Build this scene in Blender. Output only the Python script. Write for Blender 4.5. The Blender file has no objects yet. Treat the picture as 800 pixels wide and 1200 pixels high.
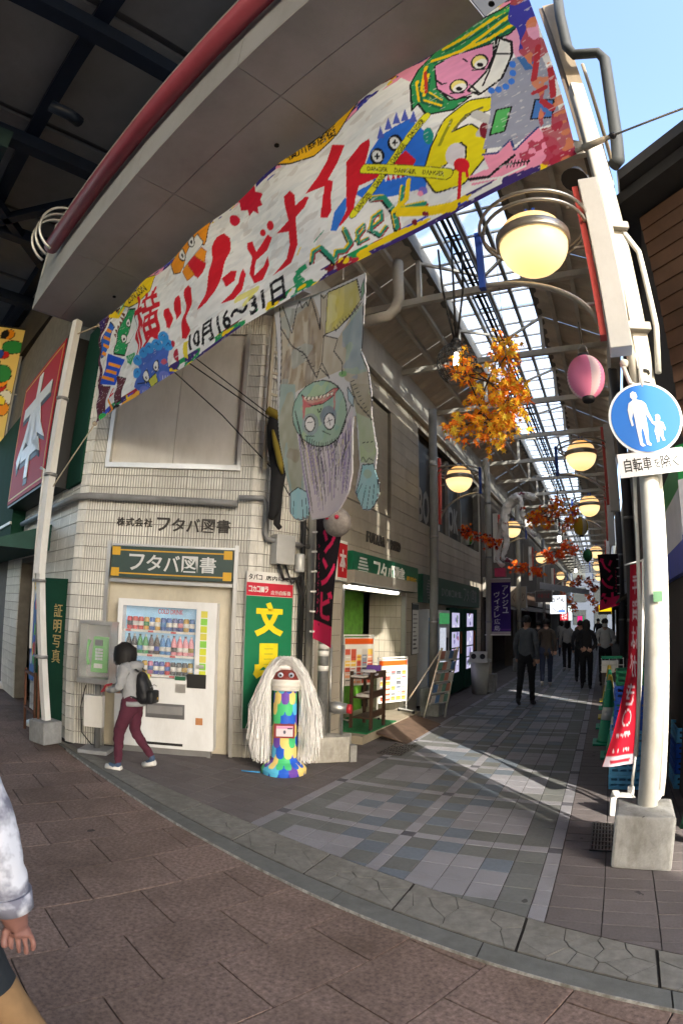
import bpy, bmesh, math, random
import numpy as np
from mathutils import Matrix, Vector
random.seed(7); rng = np.random.default_rng(7)
sc = bpy.context.scene
COL = sc.collection
R = math.radians
# ---------------------------------------------------------------- camera (wide, slightly barrel-distorting lens)
YAW, PITCH, ROLL, FPX, KD, HCAM = 0.4656, 0.1916, 0.0245, 653.43, -0.0518, 1.65
cam = bpy.data.cameras.new('camera'); cam_o = bpy.data.objects.new('camera', cam); COL.objects.link(cam_o); sc.camera = cam_o
cam.type = 'PANO'; cam.panorama_type = 'FISHEYE_LENS_POLYNOMIAL'
cam.sensor_fit = 'AUTO'; cam.sensor_width = 36; cam.sensor_height = 24
_f = FPX * .03
cam.fisheye_fov = R(180)
cam.fisheye_polynomial_k0 = 0; cam.fisheye_polynomial_k1 = -1 / _f; cam.fisheye_polynomial_k2 = 0
cam.fisheye_polynomial_k3 = -KD / _f ** 3; cam.fisheye_polynomial_k4 = 0
cam.clip_start = .05; cam.clip_end = 2000
CROT = Matrix.Rotation(YAW, 3, 'Z') @ Matrix.Rotation(PITCH, 3, 'X') @ Matrix(((1, 0, 0), (0, 0, -1), (0, 1, 0))) @ Matrix.Rotation(ROLL, 3, 'Z')
cam_o.matrix_world = Matrix.Translation((0, 0, HCAM)) @ CROT.to_4x4()
# ---------------------------------------------------------------- sky, sun, exposure
SUN_EL, SUN_AZ = R(27), math.atan2(.684, -.73)            # azimuth measured from +Y towards +X
w = bpy.data.worlds.new('World'); sc.world = w; w.use_nodes = True
nt = w.node_tree; nt.nodes.clear()
sky = nt.nodes.new('ShaderNodeTexSky'); sky.sky_type = 'NISHITA'; sky.sun_disc = False
sky.sun_elevation = SUN_EL; sky.sun_rotation = SUN_AZ; sky.altitude = 50; sky.air_density = 1.0; sky.dust_density = 2.5; sky.ozone_density = 1.5
bg = nt.nodes.new('ShaderNodeBackground'); bg.inputs["Strength"].default_value = .15
wo = nt.nodes.new('ShaderNodeOutputWorld'); nt.links.new(sky.outputs[0], bg.inputs[0]); nt.links.new(bg.outputs[0], wo.inputs[0])
sun = bpy.data.lights.new('sun', 'SUN'); sun.energy = 2.0; sun.angle = R(.5); sun.color = (1, .92, .80)
so = bpy.data.objects.new('sun', sun); COL.objects.link(so)
sd = Vector((math.sin(SUN_AZ) * math.cos(SUN_EL), math.cos(SUN_AZ) * math.cos(SUN_EL), math.sin(SUN_EL)))
so.rotation_euler = sd.to_track_quat('Z', 'Y').to_euler(); so.location = sd * 60
sc.view_settings.view_transform = 'Standard'; sc.view_settings.look = 'None'; sc.view_settings.gamma = 1; sc.view_settings.use_curve_mapping = False
sc.view_settings.exposure = 2.3
sc.cycles.use_denoising = True; sc.cycles.denoiser = 'OPENIMAGEDENOISE'
sc.cycles.max_bounces = 8; sc.cycles.diffuse_bounces = 5; sc.cycles.transparent_max_bounces = 12
sc.cycles.sample_clamp_indirect = 6
# ---------------------------------------------------------------- measuring helpers (photo pixel -> ray -> point on a known plane)
def ray(x, y):
    dx, dy = x - 400, 600 - y
    r = math.hypot(dx, dy) + 1e-9; u = r / FPX; th = u + KD * u ** 3
    return CROT @ Vector((math.sin(th) * dx / r, math.sin(th) * dy / r, -math.cos(th)))
CAMP = Vector((0, 0, HCAM))
def onZ(x, y, z=0): d = ray(x, y); return CAMP + d * ((z - HCAM) / d.z)
def onX(x, y, X): d = ray(x, y); return CAMP + d * (X / d.x)
def onY(x, y, Y): d = ray(x, y); return CAMP + d * (Y / d.y)
def onV(x, y, a, b):
    d = ray(x, y); n = Vector((-(b[1] - a[1]), b[0] - a[0])); t = (n.x * a[0] + n.y * a[1]) / (n.x * d.x + n.y * d.y); return CAMP + d * t
def hz(x, y, xy): d = ray(x, y); return HCAM + d.z * math.hypot(xy[0], xy[1]) / math.hypot(d.x, d.y)
# ---------------------------------------------------------------- materials
def S(*c):
    if len(c) == 1: h = c[0]; c = (h >> 16 & 255, h >> 8 & 255, h & 255)
    return tuple(((v / 255) / 12.92 if v / 255 <= .04045 else ((v / 255 + .055) / 1.055) ** 2.4) for v in c)
MATS = {}
def mat(name, col=(.5, .5, .5), rough=.6, metal=0, var=.12, scale=6, bump=.0, bscale=60, dirt=0, dscale=1.2, emit=0, ecol=None, trans=0, alpha=1, spec=.4, island=0, spots=0):
    if name in MATS: return MATS[name]
    m = bpy.data.materials.new(name); m.use_nodes = True; N = m.node_tree.nodes; L = m.node_tree.links
    b = N['Principled BSDF']
    b.inputs['Roughness'].default_value = rough; b.inputs['Metallic'].default_value = metal
    b.inputs['Specular IOR Level'].default_value = spec
    if trans: b.inputs['Transmission Weight'].default_value = trans; b.inputs['IOR'].default_value = 1.1
    if alpha < 1: b.inputs['Alpha'].default_value = alpha
    tc = N.new('ShaderNodeTexCoord')
    src = None
    if var or dirt or island:
        no = N.new('ShaderNodeTexNoise'); no.inputs['Scale'].default_value = scale; no.inputs['Detail'].default_value = 6; no.inputs['Roughness'].default_value = .65
        L.new(tc.outputs['Object'], no.inputs['Vector'])
        mx = N.new('ShaderNodeMix'); mx.data_type = 'RGBA'
        mr = N.new('ShaderNodeMapRange'); mr.inputs['From Min'].default_value = .25; mr.inputs['From Max'].default_value = .75
        L.new(no.outputs['Fac'], mr.inputs['Value']); L.new(mr.outputs[0], mx.inputs['Factor'])
        mx.inputs[6].default_value = (*[max(0, c * (1 - var)) for c in col], 1); mx.inputs[7].default_value = (*[min(1, c * (1 + var)) for c in col], 1)
        src = mx.outputs[2]
        if island:
            oi = N.new('ShaderNodeObjectInfo'); hs = N.new('ShaderNodeHueSaturation')
            m2 = N.new('ShaderNodeMapRange'); m2.inputs['To Min'].default_value = 1 - island; m2.inputs['To Max'].default_value = 1 + island
            L.new(oi.outputs['Random'], m2.inputs['Value']); L.new(m2.outputs[0], hs.inputs['Value']); L.new(src, hs.inputs['Color']); src = hs.outputs[0]
        if dirt:
            n2 = N.new('ShaderNodeTexNoise'); n2.inputs['Scale'].default_value = dscale; n2.inputs['Detail'].default_value = 8; n2.inputs['Roughness'].default_value = .7
            mp = N.new('ShaderNodeMapping'); mp.inputs['Scale'].default_value = (1, 1, .35); geo = N.new('ShaderNodeNewGeometry')
            L.new(geo.outputs['Position'], mp.inputs['Vector']); L.new(mp.outputs[0], n2.inputs['Vector'])
            r2 = N.new('ShaderNodeMapRange'); r2.inputs['From Min'].default_value = .44; r2.inputs['From Max'].default_value = .70; r2.inputs['To Max'].default_value = dirt
            L.new(n2.outputs['Fac'], r2.inputs['Value'])
            m3 = N.new('ShaderNodeMix'); m3.data_type = 'RGBA'; L.new(r2.outputs[0], m3.inputs['Factor']); L.new(src, m3.inputs[6])
            m3.inputs[7].default_value = (col[0] * .35 + .01, col[1] * .33 + .008, col[2] * .28 + .005, 1); src = m3.outputs[2]
        if spots:            # gum and oil spots trodden into the surface
            vo = N.new('ShaderNodeTexVoronoi'); vo.inputs['Scale'].default_value = spots; g2 = N.new('ShaderNodeNewGeometry'); nz = N.new('ShaderNodeTexNoise'); nz.inputs['Scale'].default_value = 22; va = N.new('ShaderNodeVectorMath'); va.operation = 'MULTIPLY_ADD'; va.inputs[1].default_value = (.05, .05, .05)
            L.new(g2.outputs['Position'], nz.inputs['Vector']); L.new(nz.outputs['Color'], va.inputs[0]); L.new(g2.outputs['Position'], va.inputs[2]); L.new(va.outputs[0], vo.inputs['Vector'])
            sepc = N.new('ShaderNodeSeparateColor'); L.new(vo.outputs['Color'], sepc.inputs[0]); th = N.new('ShaderNodeMath'); th.operation = 'MULTIPLY'; th.inputs[1].default_value = .16; L.new(sepc.outputs[0], th.inputs[0])
            lt = N.new('ShaderNodeMath'); lt.operation = 'LESS_THAN'; L.new(vo.outputs['Distance'], lt.inputs[0]); sb_ = N.new('ShaderNodeMath'); sb_.operation = 'SUBTRACT'; sb_.inputs[1].default_value = .05; L.new(th.outputs[0], sb_.inputs[0]); L.new(sb_.outputs[0], lt.inputs[1])
            f6 = N.new('ShaderNodeMath'); f6.operation = 'MULTIPLY'; f6.inputs[1].default_value = .7; L.new(lt.outputs[0], f6.inputs[0])
            m6 = N.new('ShaderNodeMix'); m6.data_type = 'RGBA'; L.new(f6.outputs[0], m6.inputs['Factor']); L.new(src, m6.inputs[6]); m6.inputs[7].default_value = (.02, .02, .02, 1); src = m6.outputs[2]
        L.new(src, b.inputs['Base Color'])
    else: b.inputs['Base Color'].default_value = (*col, 1)
    if bump:
        nb = N.new('ShaderNodeTexNoise'); nb.inputs['Scale'].default_value = bscale; nb.inputs['Detail'].default_value = 4
        L.new(tc.outputs['Object'], nb.inputs['Vector'])
        bp = N.new('ShaderNodeBump'); bp.inputs['Strength'].default_value = bump; bp.inputs['Distance'].default_value = .01
        L.new(nb.outputs['Fac'], bp.inputs['Height']); L.new(bp.outputs[0], b.inputs['Normal'])
    if emit:
        b.inputs['Emission Color'].default_value = (*(ecol or col), 1); b.inputs['Emission Strength'].default_value = emit
    MATS[name] = m; return m
def vcmat(name, rough=.8, trans=0, emit=0, bump=.15):
    m = bpy.data.materials.new(name); m.use_nodes = True; N = m.node_tree.nodes; L = m.node_tree.links; b = N['Principled BSDF']
    a = N.new('ShaderNodeVertexColor'); a.layer_name = 'paint'; L.new(a.outputs[0], b.inputs['Base Color']); b.inputs['Roughness'].default_value = rough; b.inputs['Specular IOR Level'].default_value = .25
    if bump:
        tc = N.new('ShaderNodeTexCoord'); nb = N.new('ShaderNodeTexNoise'); nb.inputs['Scale'].default_value = 5; nb.inputs['Detail'].default_value = 3; L.new(tc.outputs['Object'], nb.inputs['Vector'])
        bp = N.new('ShaderNodeBump'); bp.inputs['Strength'].default_value = bump; bp.inputs['Distance'].default_value = .05; L.new(nb.outputs['Fac'], bp.inputs['Height']); L.new(bp.outputs[0], b.inputs['Normal'])
    if trans:
        t = N.new('ShaderNodeBsdfTranslucent'); L.new(a.outputs[0], t.inputs['Color']); ms = N.new('ShaderNodeMixShader'); ms.inputs[0].default_value = trans
        L.new(b.outputs[0], ms.inputs[1]); L.new(t.outputs[0], ms.inputs[2]); L.new(ms.outputs[0], N['Material Output'].inputs['Surface'])
    if emit: L.new(a.outputs[0], b.inputs['Emission Color']); b.inputs['Emission Strength'].default_value = emit
    return m
# ---------------------------------------------------------------- mesh builder
class MB:
    def __init__(s, M=None): s.v = []; s.f = []; s.mi = []; s.M = M; s.cur = 0; s.sm = []; s.smooth = False
    def add(s, vs, fs):
        o = len(s.v); s.v += [tuple(v) for v in vs]
        for f in fs: s.f.append(tuple(i + o for i in f)); s.mi.append(s.cur); s.sm.append(s.smooth)
        return s
    def box(s, x0, x1, y0, y1, z0, z1):
        return s.add([(x, y, z) for x in (x0, x1) for y in (y0, y1) for z in (z0, z1)], [(0, 1, 3, 2), (4, 6, 7, 5), (0, 4, 5, 1), (2, 3, 7, 6), (0, 2, 6, 4), (1, 5, 7, 3)])
    def bar(s, p, q, w, h=None, up=(0, 0, 1)):
        p, q = Vector(p), Vector(q); h = h or w; d = (q - p).normalized(); u = Vector(up)
        if abs(d.dot(u)) > .98: u = Vector((0, 1, 0))
        a = d.cross(u).normalized(); b = a.cross(d).normalized()
        vs = [pt + a * (i * w / 2) + b * (j * h / 2) for pt in (p, q) for i, j in ((-1, -1), (1, -1), (1, 1), (-1, 1))]
        return s.add(vs, [(0, 3, 2, 1), (4, 5, 6, 7), (0, 1, 5, 4), (1, 2, 6, 5), (2, 3, 7, 6), (3, 0, 4, 7)])
    def tube(s, pts, r, n=10, cap=True):
        pts = [Vector(p) for p in pts]; k = len(pts); rs = r if isinstance(r, (list, tuple)) else [r] * k
        vs = []; t0 = (pts[1] - pts[0]).normalized(); a = t0.orthogonal().normalized()
        for i, p in enumerate(pts):
            t = (pts[min(i + 1, k - 1)] - pts[max(i - 1, 0)]).normalized()
            a = (a - t * a.dot(t)); a = a.normalized() if a.length > 1e-6 else t.orthogonal().normalized(); b = t.cross(a)
            for j in range(n): an = 2 * math.pi * j / n; vs.append(p + (a * math.cos(an) + b * math.sin(an)) * rs[i])
        fs = [(i * n + j, i * n + (j + 1) % n, (i + 1) * n + (j + 1) % n, (i + 1) * n + j) for i in range(k - 1) for j in range(n)]
        sm = s.smooth; s.smooth = True; o = len(s.v); s.add(vs, fs); s.smooth = sm
        if cap:
            s.f.append(tuple(o + j for j in reversed(range(n)))); s.mi.append(s.cur); s.sm.append(False)
            s.f.append(tuple(o + (k - 1) * n + j for j in range(n))); s.mi.append(s.cur); s.sm.append(False)
        return s
    def lathe(s, prof, c=(0, 0, 0), n=20, axis='z', sx=1, sy=1):
        vs = []
        for r, z in prof:
            for j in range(n):
                a = 2 * math.pi * j / n; x, y = r * math.cos(a) * sx, r * math.sin(a) * sy
                vs.append((c[0] + x, c[1] + y, c[2] + z) if axis == 'z' else ((c[0] + x, c[1] + z, c[2] + y) if axis == 'y' else (c[0] + z, c[1] + x, c[2] + y)))
        k = len(prof); fs = [(i * n + j, i * n + (j + 1) % n, (i + 1) * n + (j + 1) % n, (i + 1) * n + j) for i in range(k - 1) for j in range(n)]
        sm = s.smooth; s.smooth = True; o = len(s.v); s.add(vs, fs); s.smooth = sm
        if prof[0][0] > 1e-4: s.f.append(tuple(o + j for j in reversed(range(n)))); s.mi.append(s.cur); s.sm.append(False)
        if prof[-1][0] > 1e-4: s.f.append(tuple(o + (k - 1) * n + j for j in range(n))); s.mi.append(s.cur); s.sm.append(False)
        return s
    def ball(s, c, r, n=14, sz=1, sx=1, sy=1):
        return s.lathe([(max(1e-5, r * math.sin(math.pi * i / (n // 2 + 2))), -r * sz * math.cos(math.pi * i / (n // 2 + 2))) for i in range(n // 2 + 3)], c, n, 'z', sx, sy)
    def prism(s, poly, z0, z1):
        n = len(poly); vs = [(x, y, z0) for x, y in poly] + [(x, y, z1) for x, y in poly]
        return s.add(vs, [tuple(reversed(range(n))), tuple(range(n, 2 * n))] + [(i, (i + 1) % n, n + (i + 1) % n, n + i) for i in range(n)])
    def mesh(s, name):
        me = bpy.data.meshes.new(name)
        vs = [tuple(s.M @ Vector(v)) for v in s.v] if s.M else s.v
        me.from_pydata(vs, [], s.f); me.polygons.foreach_set('use_smooth', s.sm)
        if any(s.mi): me.polygons.foreach_set('material_index', s.mi)
        return me
    def build(s, name, m, parent=None, bevel=0):
        me = s.mesh(name)
        bm = bmesh.new(); bm.from_mesh(me); bmesh.ops.recalc_face_normals(bm, faces=bm.faces)
        if bevel: bmesh.ops.bevel(bm, geom=[e for e in bm.edges if not e.smooth or (len(e.link_faces) == 2 and e.calc_face_angle(0) > .6)], offset=bevel, segments=2, affect='EDGES', profile=.6, clamp_overlap=True)
        bm.to_mesh(me); bm.free()
        return link(name, me, m, parent)
def link(name, me, m, parent=None):
    o = bpy.data.objects.new(name, me); COL.objects.link(o)
    if not me.materials:
        for x in (m if isinstance(m, (list, tuple)) else [m]): me.materials.append(x)
    if parent: set_parent(o, parent)
    return o
WLOC = {}
def set_parent(o, parent):
    # meshes are written in world metres; keep them there under an Empty that stands at the base of the thing
    o.parent = parent
    root = parent
    while root.parent: root = root.parent
    if not root.get('_local') and parent is root: o.location = o.location - root.location
def thing(name, label, cat, loc=(0, 0, 0), group=None, local=False):
    o = bpy.data.objects.new(name, None); o.empty_display_size = .1; COL.objects.link(o); o.location = loc
    o['label'] = label; o['category'] = cat
    if group: o['group'] = group
    if local: o['_local'] = 1
    return o
def tag(o, label, cat, group=None):
    o['label'] = label; o['category'] = cat
    if group: o['group'] = group
    return o
def struct(o, kind='structure', label=None):
    o['kind'] = kind
    if label: o['label'] = label
    return o
def copy_tree(o, loc=None, label=None, parent=None):
    c = o.copy(); COL.objects.link(c)
    if parent is not None: c.parent = parent
    if loc is not None: c.location = loc
    if label: c['label'] = label
    for ch in o.children: copy_tree(ch, parent=c)
    return c
def frame(p, ang=0, tilt=0):      # local x along wall, y out of the wall (towards viewer is -y), z up
    return Matrix.Translation(Vector(p)) @ Matrix.Rotation(ang, 4, 'Z') @ Matrix.Rotation(tilt, 4, 'X')
# ---------------------------------------------------------------- text as geometry
TC = {}
TMP = bpy.data.scenes.new('scratch')            # small scene in which lettering and figures are turned into meshes
def scratch_eval(o, fn):
    TMP.collection.objects.link(o)
    with bpy.context.temp_override(scene=TMP, view_layer=TMP.view_layers[0]):
        dg = bpy.context.evaluated_depsgraph_get(); r = fn(o.evaluated_get(dg))
    return r
def text_geo(body, bold=0.0, line=1.0, res=2):
    k = (body, bold, line)
    if k in TC: return TC[k]
    cu = bpy.data.curves.new('t', 'FONT'); cu.body = body; cu.offset = bold; cu.space_line = line; cu.resolution_u = res; cu.align_x = 'CENTER'
    o = bpy.data.objects.new('t', cu)
    def grab(e):
        me = e.to_mesh(); me.calc_loop_triangles(); v = np.array([q.co[:2] for q in me.vertices]) if me.vertices else np.zeros((0, 2)); t = [tuple(q.vertices) for q in me.loop_triangles]; e.to_mesh_clear(); return v, t
    v, t = scratch_eval(o, grab); bpy.data.objects.remove(o); bpy.data.curves.remove(cu)
    if len(v):
        v -= v.min(0); v /= np.maximum(v.max(0), 1e-6)
    TC[k] = (v, t); return TC[k]
def text_on(body, M, x0, x1, z0, z1, m, parent, name='lettering', bold=0.0, depth=.004, line=1.0, y=0):
    # lettering standing proud of the local plane y (its front towards -y)
    v, t = text_geo(body, bold, line)
    mb = MB(M); n = len(v); pts = [(x0 + (x1 - x0) * a, z0 + (z1 - z0) * b) for a, b in v]
    mb.add([(a, y, b) for a, b in pts] + [(a, y - depth, b) for a, b in pts], [(i, j, k) for i, j, k in t] + [(n + i, n + j, n + k) for i, j, k in t])
    ed = {}
    for i, j, k in t:
        for a, b in ((i, j), (j, k), (k, i)):
            ed[(a, b)] = 1
    mb.add([(a, y, b) for a, b in pts] + [(a, y - depth, b) for a, b in pts], [(a, b, n + b, n + a) for a, b in ed if (b, a) not in ed])
    return link(name, mb.mesh(name), m, parent)
def text_chars(body, M, x0, x1, z0, z1, m, parent, **k):      # one object for each letter
    n = len(body); w = (x1 - x0) / n
    for i, ch in enumerate(body):
        if ch != ' ': text_on(ch, M, x0 + i * w + .06 * w, x0 + (i + .94) * w, z0, z1, m, parent, 'letter', **k)
# ---------------------------------------------------------------- painted cloth / print: colours carried by a fine grid
def vnoise(U, V, f, seed=0):
    r = np.random.default_rng(seed); g = r.random((64, 64)); x = (U * f) % 64; y = (V * f) % 64
    i = np.floor(x).astype(int) % 64; j = np.floor(y).astype(int) % 64; fx = x - np.floor(x); fy = y - np.floor(y)
    fx = fx * fx * (3 - 2 * fx); fy = fy * fy * (3 - 2 * fy); i2 = (i + 1) % 64; j2 = (j + 1) % 64
    return (g[j, i] * (1 - fx) + g[j, i2] * fx) * (1 - fy) + (g[j2, i] * (1 - fx) + g[j2, i2] * fx) * fy
class Sheet:
    def __init__(s, U, V, base=(1, 1, 1)):
        s.U, s.V = U, V; s.c = np.empty(U.shape + (3,)); s.c[:] = base; s.ax, s.ay = None, None
    def _put(s, m, col, a=1, blend=None):
        if blend is not None: a = a * blend
        if np.isscalar(a): s.c[m] = s.c[m] * (1 - a) + np.array(col) * a
        else: s.c[m] = s.c[m] * (1 - a[m][:, None]) + np.array(col) * a[m][:, None]
    def inside(s, pts):
        x, y = s.U, s.V; p = np.array(pts, float); m = np.zeros(x.shape, bool)
        bb = (x >= p[:, 0].min()) & (x <= p[:, 0].max()) & (y >= p[:, 1].min()) & (y <= p[:, 1].max())
        xb, yb = x[bb], y[bb]; ins = np.zeros(xb.shape, bool); j = len(p) - 1
        for i in range(len(p)):
            xi, yi, xj, yj = *p[i], *p[j]
            if yi != yj: ins ^= ((yi > yb) != (yj > yb)) & (xb < (xj - xi) * (yb - yi) / (yj - yi) + xi)
            j = i
        m[bb] = ins; return m
    def poly(s, pts, col, a=1, outline=None, ow=.01):
        s._put(s.inside(pts), col, a)
        if outline is not None: s.stroke(list(pts) + [pts[0]], ow, outline)
        return s
    def stroke(s, pts, wd, col, a=1):
        p = np.array(pts, float); W = wd if hasattr(wd, '__len__') else [wd] * len(p); mw = max(W)
        bb = (s.U >= p[:, 0].min() - mw) & (s.U <= p[:, 0].max() + mw) & (s.V >= p[:, 1].min() - mw) & (s.V <= p[:, 1].max() + mw)
        x, y = s.U[bb], s.V[bb]; hit = np.zeros(x.shape, bool)
        for i in range(len(p) - 1):
            d = p[i + 1] - p[i]; L2 = d @ d + 1e-12; t = np.clip(((x - p[i, 0]) * d[0] + (y - p[i, 1]) * d[1]) / L2, 0, 1)
            hit |= np.hypot(x - p[i, 0] - t * d[0], y - p[i, 1] - t * d[1]) < (W[i] + (W[i + 1] - W[i]) * t) / 2
        m = np.zeros(s.U.shape, bool); m[bb] = hit; s._put(m, col, a); return s
    def ell(s, cx, cy, rx, ry, col, rot=0, a=1, outline=None, ow=.01):
        c, sn = math.cos(rot), math.sin(rot); dx, dy = s.U - cx, s.V - cy; X = dx * c + dy * sn; Y = -dx * sn + dy * c
        if outline is not None: s._put((X / (rx + ow)) ** 2 + (Y / (ry + ow)) ** 2 < 1, outline)
        s._put((X / rx) ** 2 + (Y / ry) ** 2 < 1, col, a); return s
    def text(s, body, x0, x1, y0, y1, col, bold=.0, line=1.0, shear=0, fn=None, a=1):
        v, t = text_geo(body, bold, line); m = np.zeros(s.U.shape, bool)
        P = np.stack([x0 + (x1 - x0) * v[:, 0] + shear * (v[:, 1] - .5) * (y1 - y0), y0 + (y1 - y0) * v[:, 1]], 1)
        if fn: P = np.array([fn(*q) for q in P])
        if not len(P): return s
        lo, hi = P.min(0), P.max(0); BBm = (s.U >= lo[0]) & (s.U <= hi[0]) & (s.V >= lo[1]) & (s.V <= hi[1]); xs, ys = s.U[BBm], s.V[BBm]; hit = np.zeros(xs.shape, bool)
        for tri in t:
            q = P[list(tri)]; lo, hi = q.min(0), q.max(0)
            k = np.nonzero((xs >= lo[0]) & (xs <= hi[0]) & (ys >= lo[1]) & (ys <= hi[1]))[0]
            if not len(k): continue
            x, y = xs[k], ys[k]; d = lambda a, b: (b[0] - a[0]) * (y - a[1]) - (b[1] - a[1]) * (x - a[0])
            e0, e1, e2 = d(q[0], q[1]), d(q[1], q[2]), d(q[2], q[0]); hit[k] |= ((e0 >= 0) & (e1 >= 0) & (e2 >= 0)) | ((e0 <= 0) & (e1 <= 0) & (e2 <= 0))
        m[BBm] = hit
        s._put(m, col, a); return s
    def blotch(s, m, col, f=6, th=.55, a=1, seed=0, fx=1, fy=1):
        n = vnoise(s.U * fx, s.V * fy, f, seed) * .65 + vnoise(s.U * fx, s.V * fy, f * 2.7, seed + 1) * .35
        s._put(m & (n > th), col, a); return s
    def build(s, name, X, m, parent=None, keep=None):
        nv, nu = s.U.shape; idx = np.arange(nv * nu).reshape(nv, nu)
        q = np.stack([idx[:-1, :-1], idx[:-1, 1:], idx[1:, 1:], idx[1:, :-1]], -1).reshape(-1, 4)
        if keep is not None:
            k = keep[:-1, :-1] & keep[:-1, 1:] & keep[1:, 1:] & keep[1:, :-1]; q = q[k.reshape(-1)]
        V = X.reshape(-1, 3); C = s.c.reshape(-1, 3)
        if keep is not None:
            used = np.unique(q); re = -np.ones(len(V), int); re[used] = np.arange(len(used)); V = V[used]; C = C[used]; q = re[q]
        me = bpy.data.meshes.new(name); me.vertices.add(len(V)); me.vertices.foreach_set('co', V.astype(np.float32).reshape(-1))
        me.loops.add(q.size); me.loops.foreach_set('vertex_index', q.astype(np.int32).reshape(-1)); me.polygons.add(len(q))
        me.polygons.foreach_set('loop_start', np.arange(0, q.size, 4, dtype=np.int32)); me.polygons.foreach_set('loop_total', np.full(len(q), 4, np.int32))
        me.update(calc_edges=True); me.polygons.foreach_set('use_smooth', np.ones(len(q), bool))
        at = me.color_attributes.new('paint', 'FLOAT_COLOR', 'POINT'); at.data.foreach_set('color', np.concatenate([np.clip(C, 0, 1), np.ones((len(C), 1))], 1).astype(np.float32).reshape(-1))
        return link(name, me, m, parent)
def sheet_on(M, x0, x1, z0, z1, nx, nz, base=(1, 1, 1), y=0, wave=None):
    U, V = np.meshgrid(np.linspace(x0, x1, nx), np.linspace(z0, z1, nz)); s = Sheet(U, V, base)
    Yw = np.full(U.shape, float(y)) + (wave(U, V) if wave else 0); A = np.array(M)
    s.X = np.stack([U, Yw, V], -1) @ A[:3, :3].T + A[:3, 3]
    return s
PRINT = vcmat('printed_paper', .6, bump=0); CLOTH = vcmat('painted_cloth', .85, trans=.18); PRINTLIT = vcmat('lit_print', .5, emit=1.0, bump=0); GLOSSP = vcmat('printed_board', .35, bump=.04)
# ================================================================ GROUND
JOINT = mat('paving_joint', (.045, .04, .036), .95, var=.3)
gr = MB().box(-90, 90, -60, 160, -.5, -.1).build('ground', mat('asphalt', (.05, .05, .05), .9, var=.25, scale=9, bump=.3))
struct(gr)
_xi = np.array([-5.55, -4.52, -3.59, -2.61, -1.46, -.31, .06, .48]); _yi = np.array([4.13, 4.01, 3.81, 3.62, 3.3, 2.98, 2.87, 2.76])
_xo = np.array([-5.25, -3.54, -2.6, -1.93, -1.35, -.76, -.33, .08, .44]); _yo = np.array([3.91, 3.43, 3.11, 2.9, 2.76, 2.57, 2.46, 2.4, 2.32])
_pi, _po = np.polyfit(_xi, _yi, 2), np.polyfit(_xo, _yo, 2)
yin = lambda x: float(np.polyval(_pi, max(x, -5.9)) if x < 1.2 else np.polyval(_pi, 1.2) - .22 * (x - 1.2))
yout = lambda x: min(float(np.polyval(_po, max(x, -5.9)) if x < 1.2 else np.polyval(_po, 1.2) - .22 * (x - 1.2)), yin(x) - .06)
# road of brown slabs
road = MB().box(-14, 9, -9, 7, -.09, -.028).build('road', mat('road_joint', (.085, .066, .056), .95, var=.3)); struct(road)
BROWN = mat('brown_granite_paver', (.225, .16, .133), .9, var=.6, scale=42, bump=.35, bscale=260, dirt=.7, dscale=1.5, island=.13, spec=.25, spots=2.2)
def slab_mesh(name, L, W, t, bev):
    mb = MB(); mb.box(-L / 2, L / 2, -W / 2, W / 2, -t, 0); me = mb.mesh(name)
    bm = bmesh.new(); bm.from_mesh(me); bmesh.ops.recalc_face_normals(bm, faces=bm.faces)
    bmesh.ops.bevel(bm, geom=[e for e in bm.edges if all(v.co.z > -1e-6 for v in e.verts)], offset=bev, segments=1, affect='EDGES'); bm.to_mesh(me); bm.free(); return me
ex, ey = Vector((.9397, -.342, 0)), Vector((.342, .9397, 0)); PW, PL = .432, .57
sm = slab_mesh('paver', PW - .007, PL - .007, .01, .0015); sm.materials.append(BROWN)
def wallA_y(x): return 4.215 - (x + 5.66) * .353
nslab = 0; rest = MB()
for i in range(-26, 14):
    for j in range(-10, 16):
        wq = -2.137 + (i + .5) * PW; lq = .725 + (.285 if i % 2 else 0) + (j + .5) * PL
        c = ex * wq + ey * lq
        lim = (yout(c.x) if c.x > -5.7 else wallA_y(c.x)) + .28
        if c.y > lim or c.y < -2.5 or c.x < -11 or c.x > 3.5: continue
        d = Vector((c.x, c.y, -HCAM)); dc = CROT.transposed() @ d.normalized(); ang = math.acos(max(-1, min(1, -dc.z)))
        if ang < R(64) and nslab < 298:
            o = link('paver', sm, BROWN, road); o.location = (c.x, c.y, -.018 + random.uniform(-.0012, .0012)); o.rotation_euler = (random.uniform(-.002, .002), random.uniform(-.002, .002), math.atan2(ex.y, ex.x)); nslab += 1
        else: rest.M = None; rest.add([tuple(Matrix.Translation((c.x, c.y, -.018)) @ Matrix.Rotation(math.atan2(ex.y, ex.x), 4, 'Z') @ v.co) for v in sm.vertices], [tuple(p.vertices) for p in sm.polygons])
o = rest.build('paver_field', BROWN, road); struct(o, 'stuff')
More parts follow.
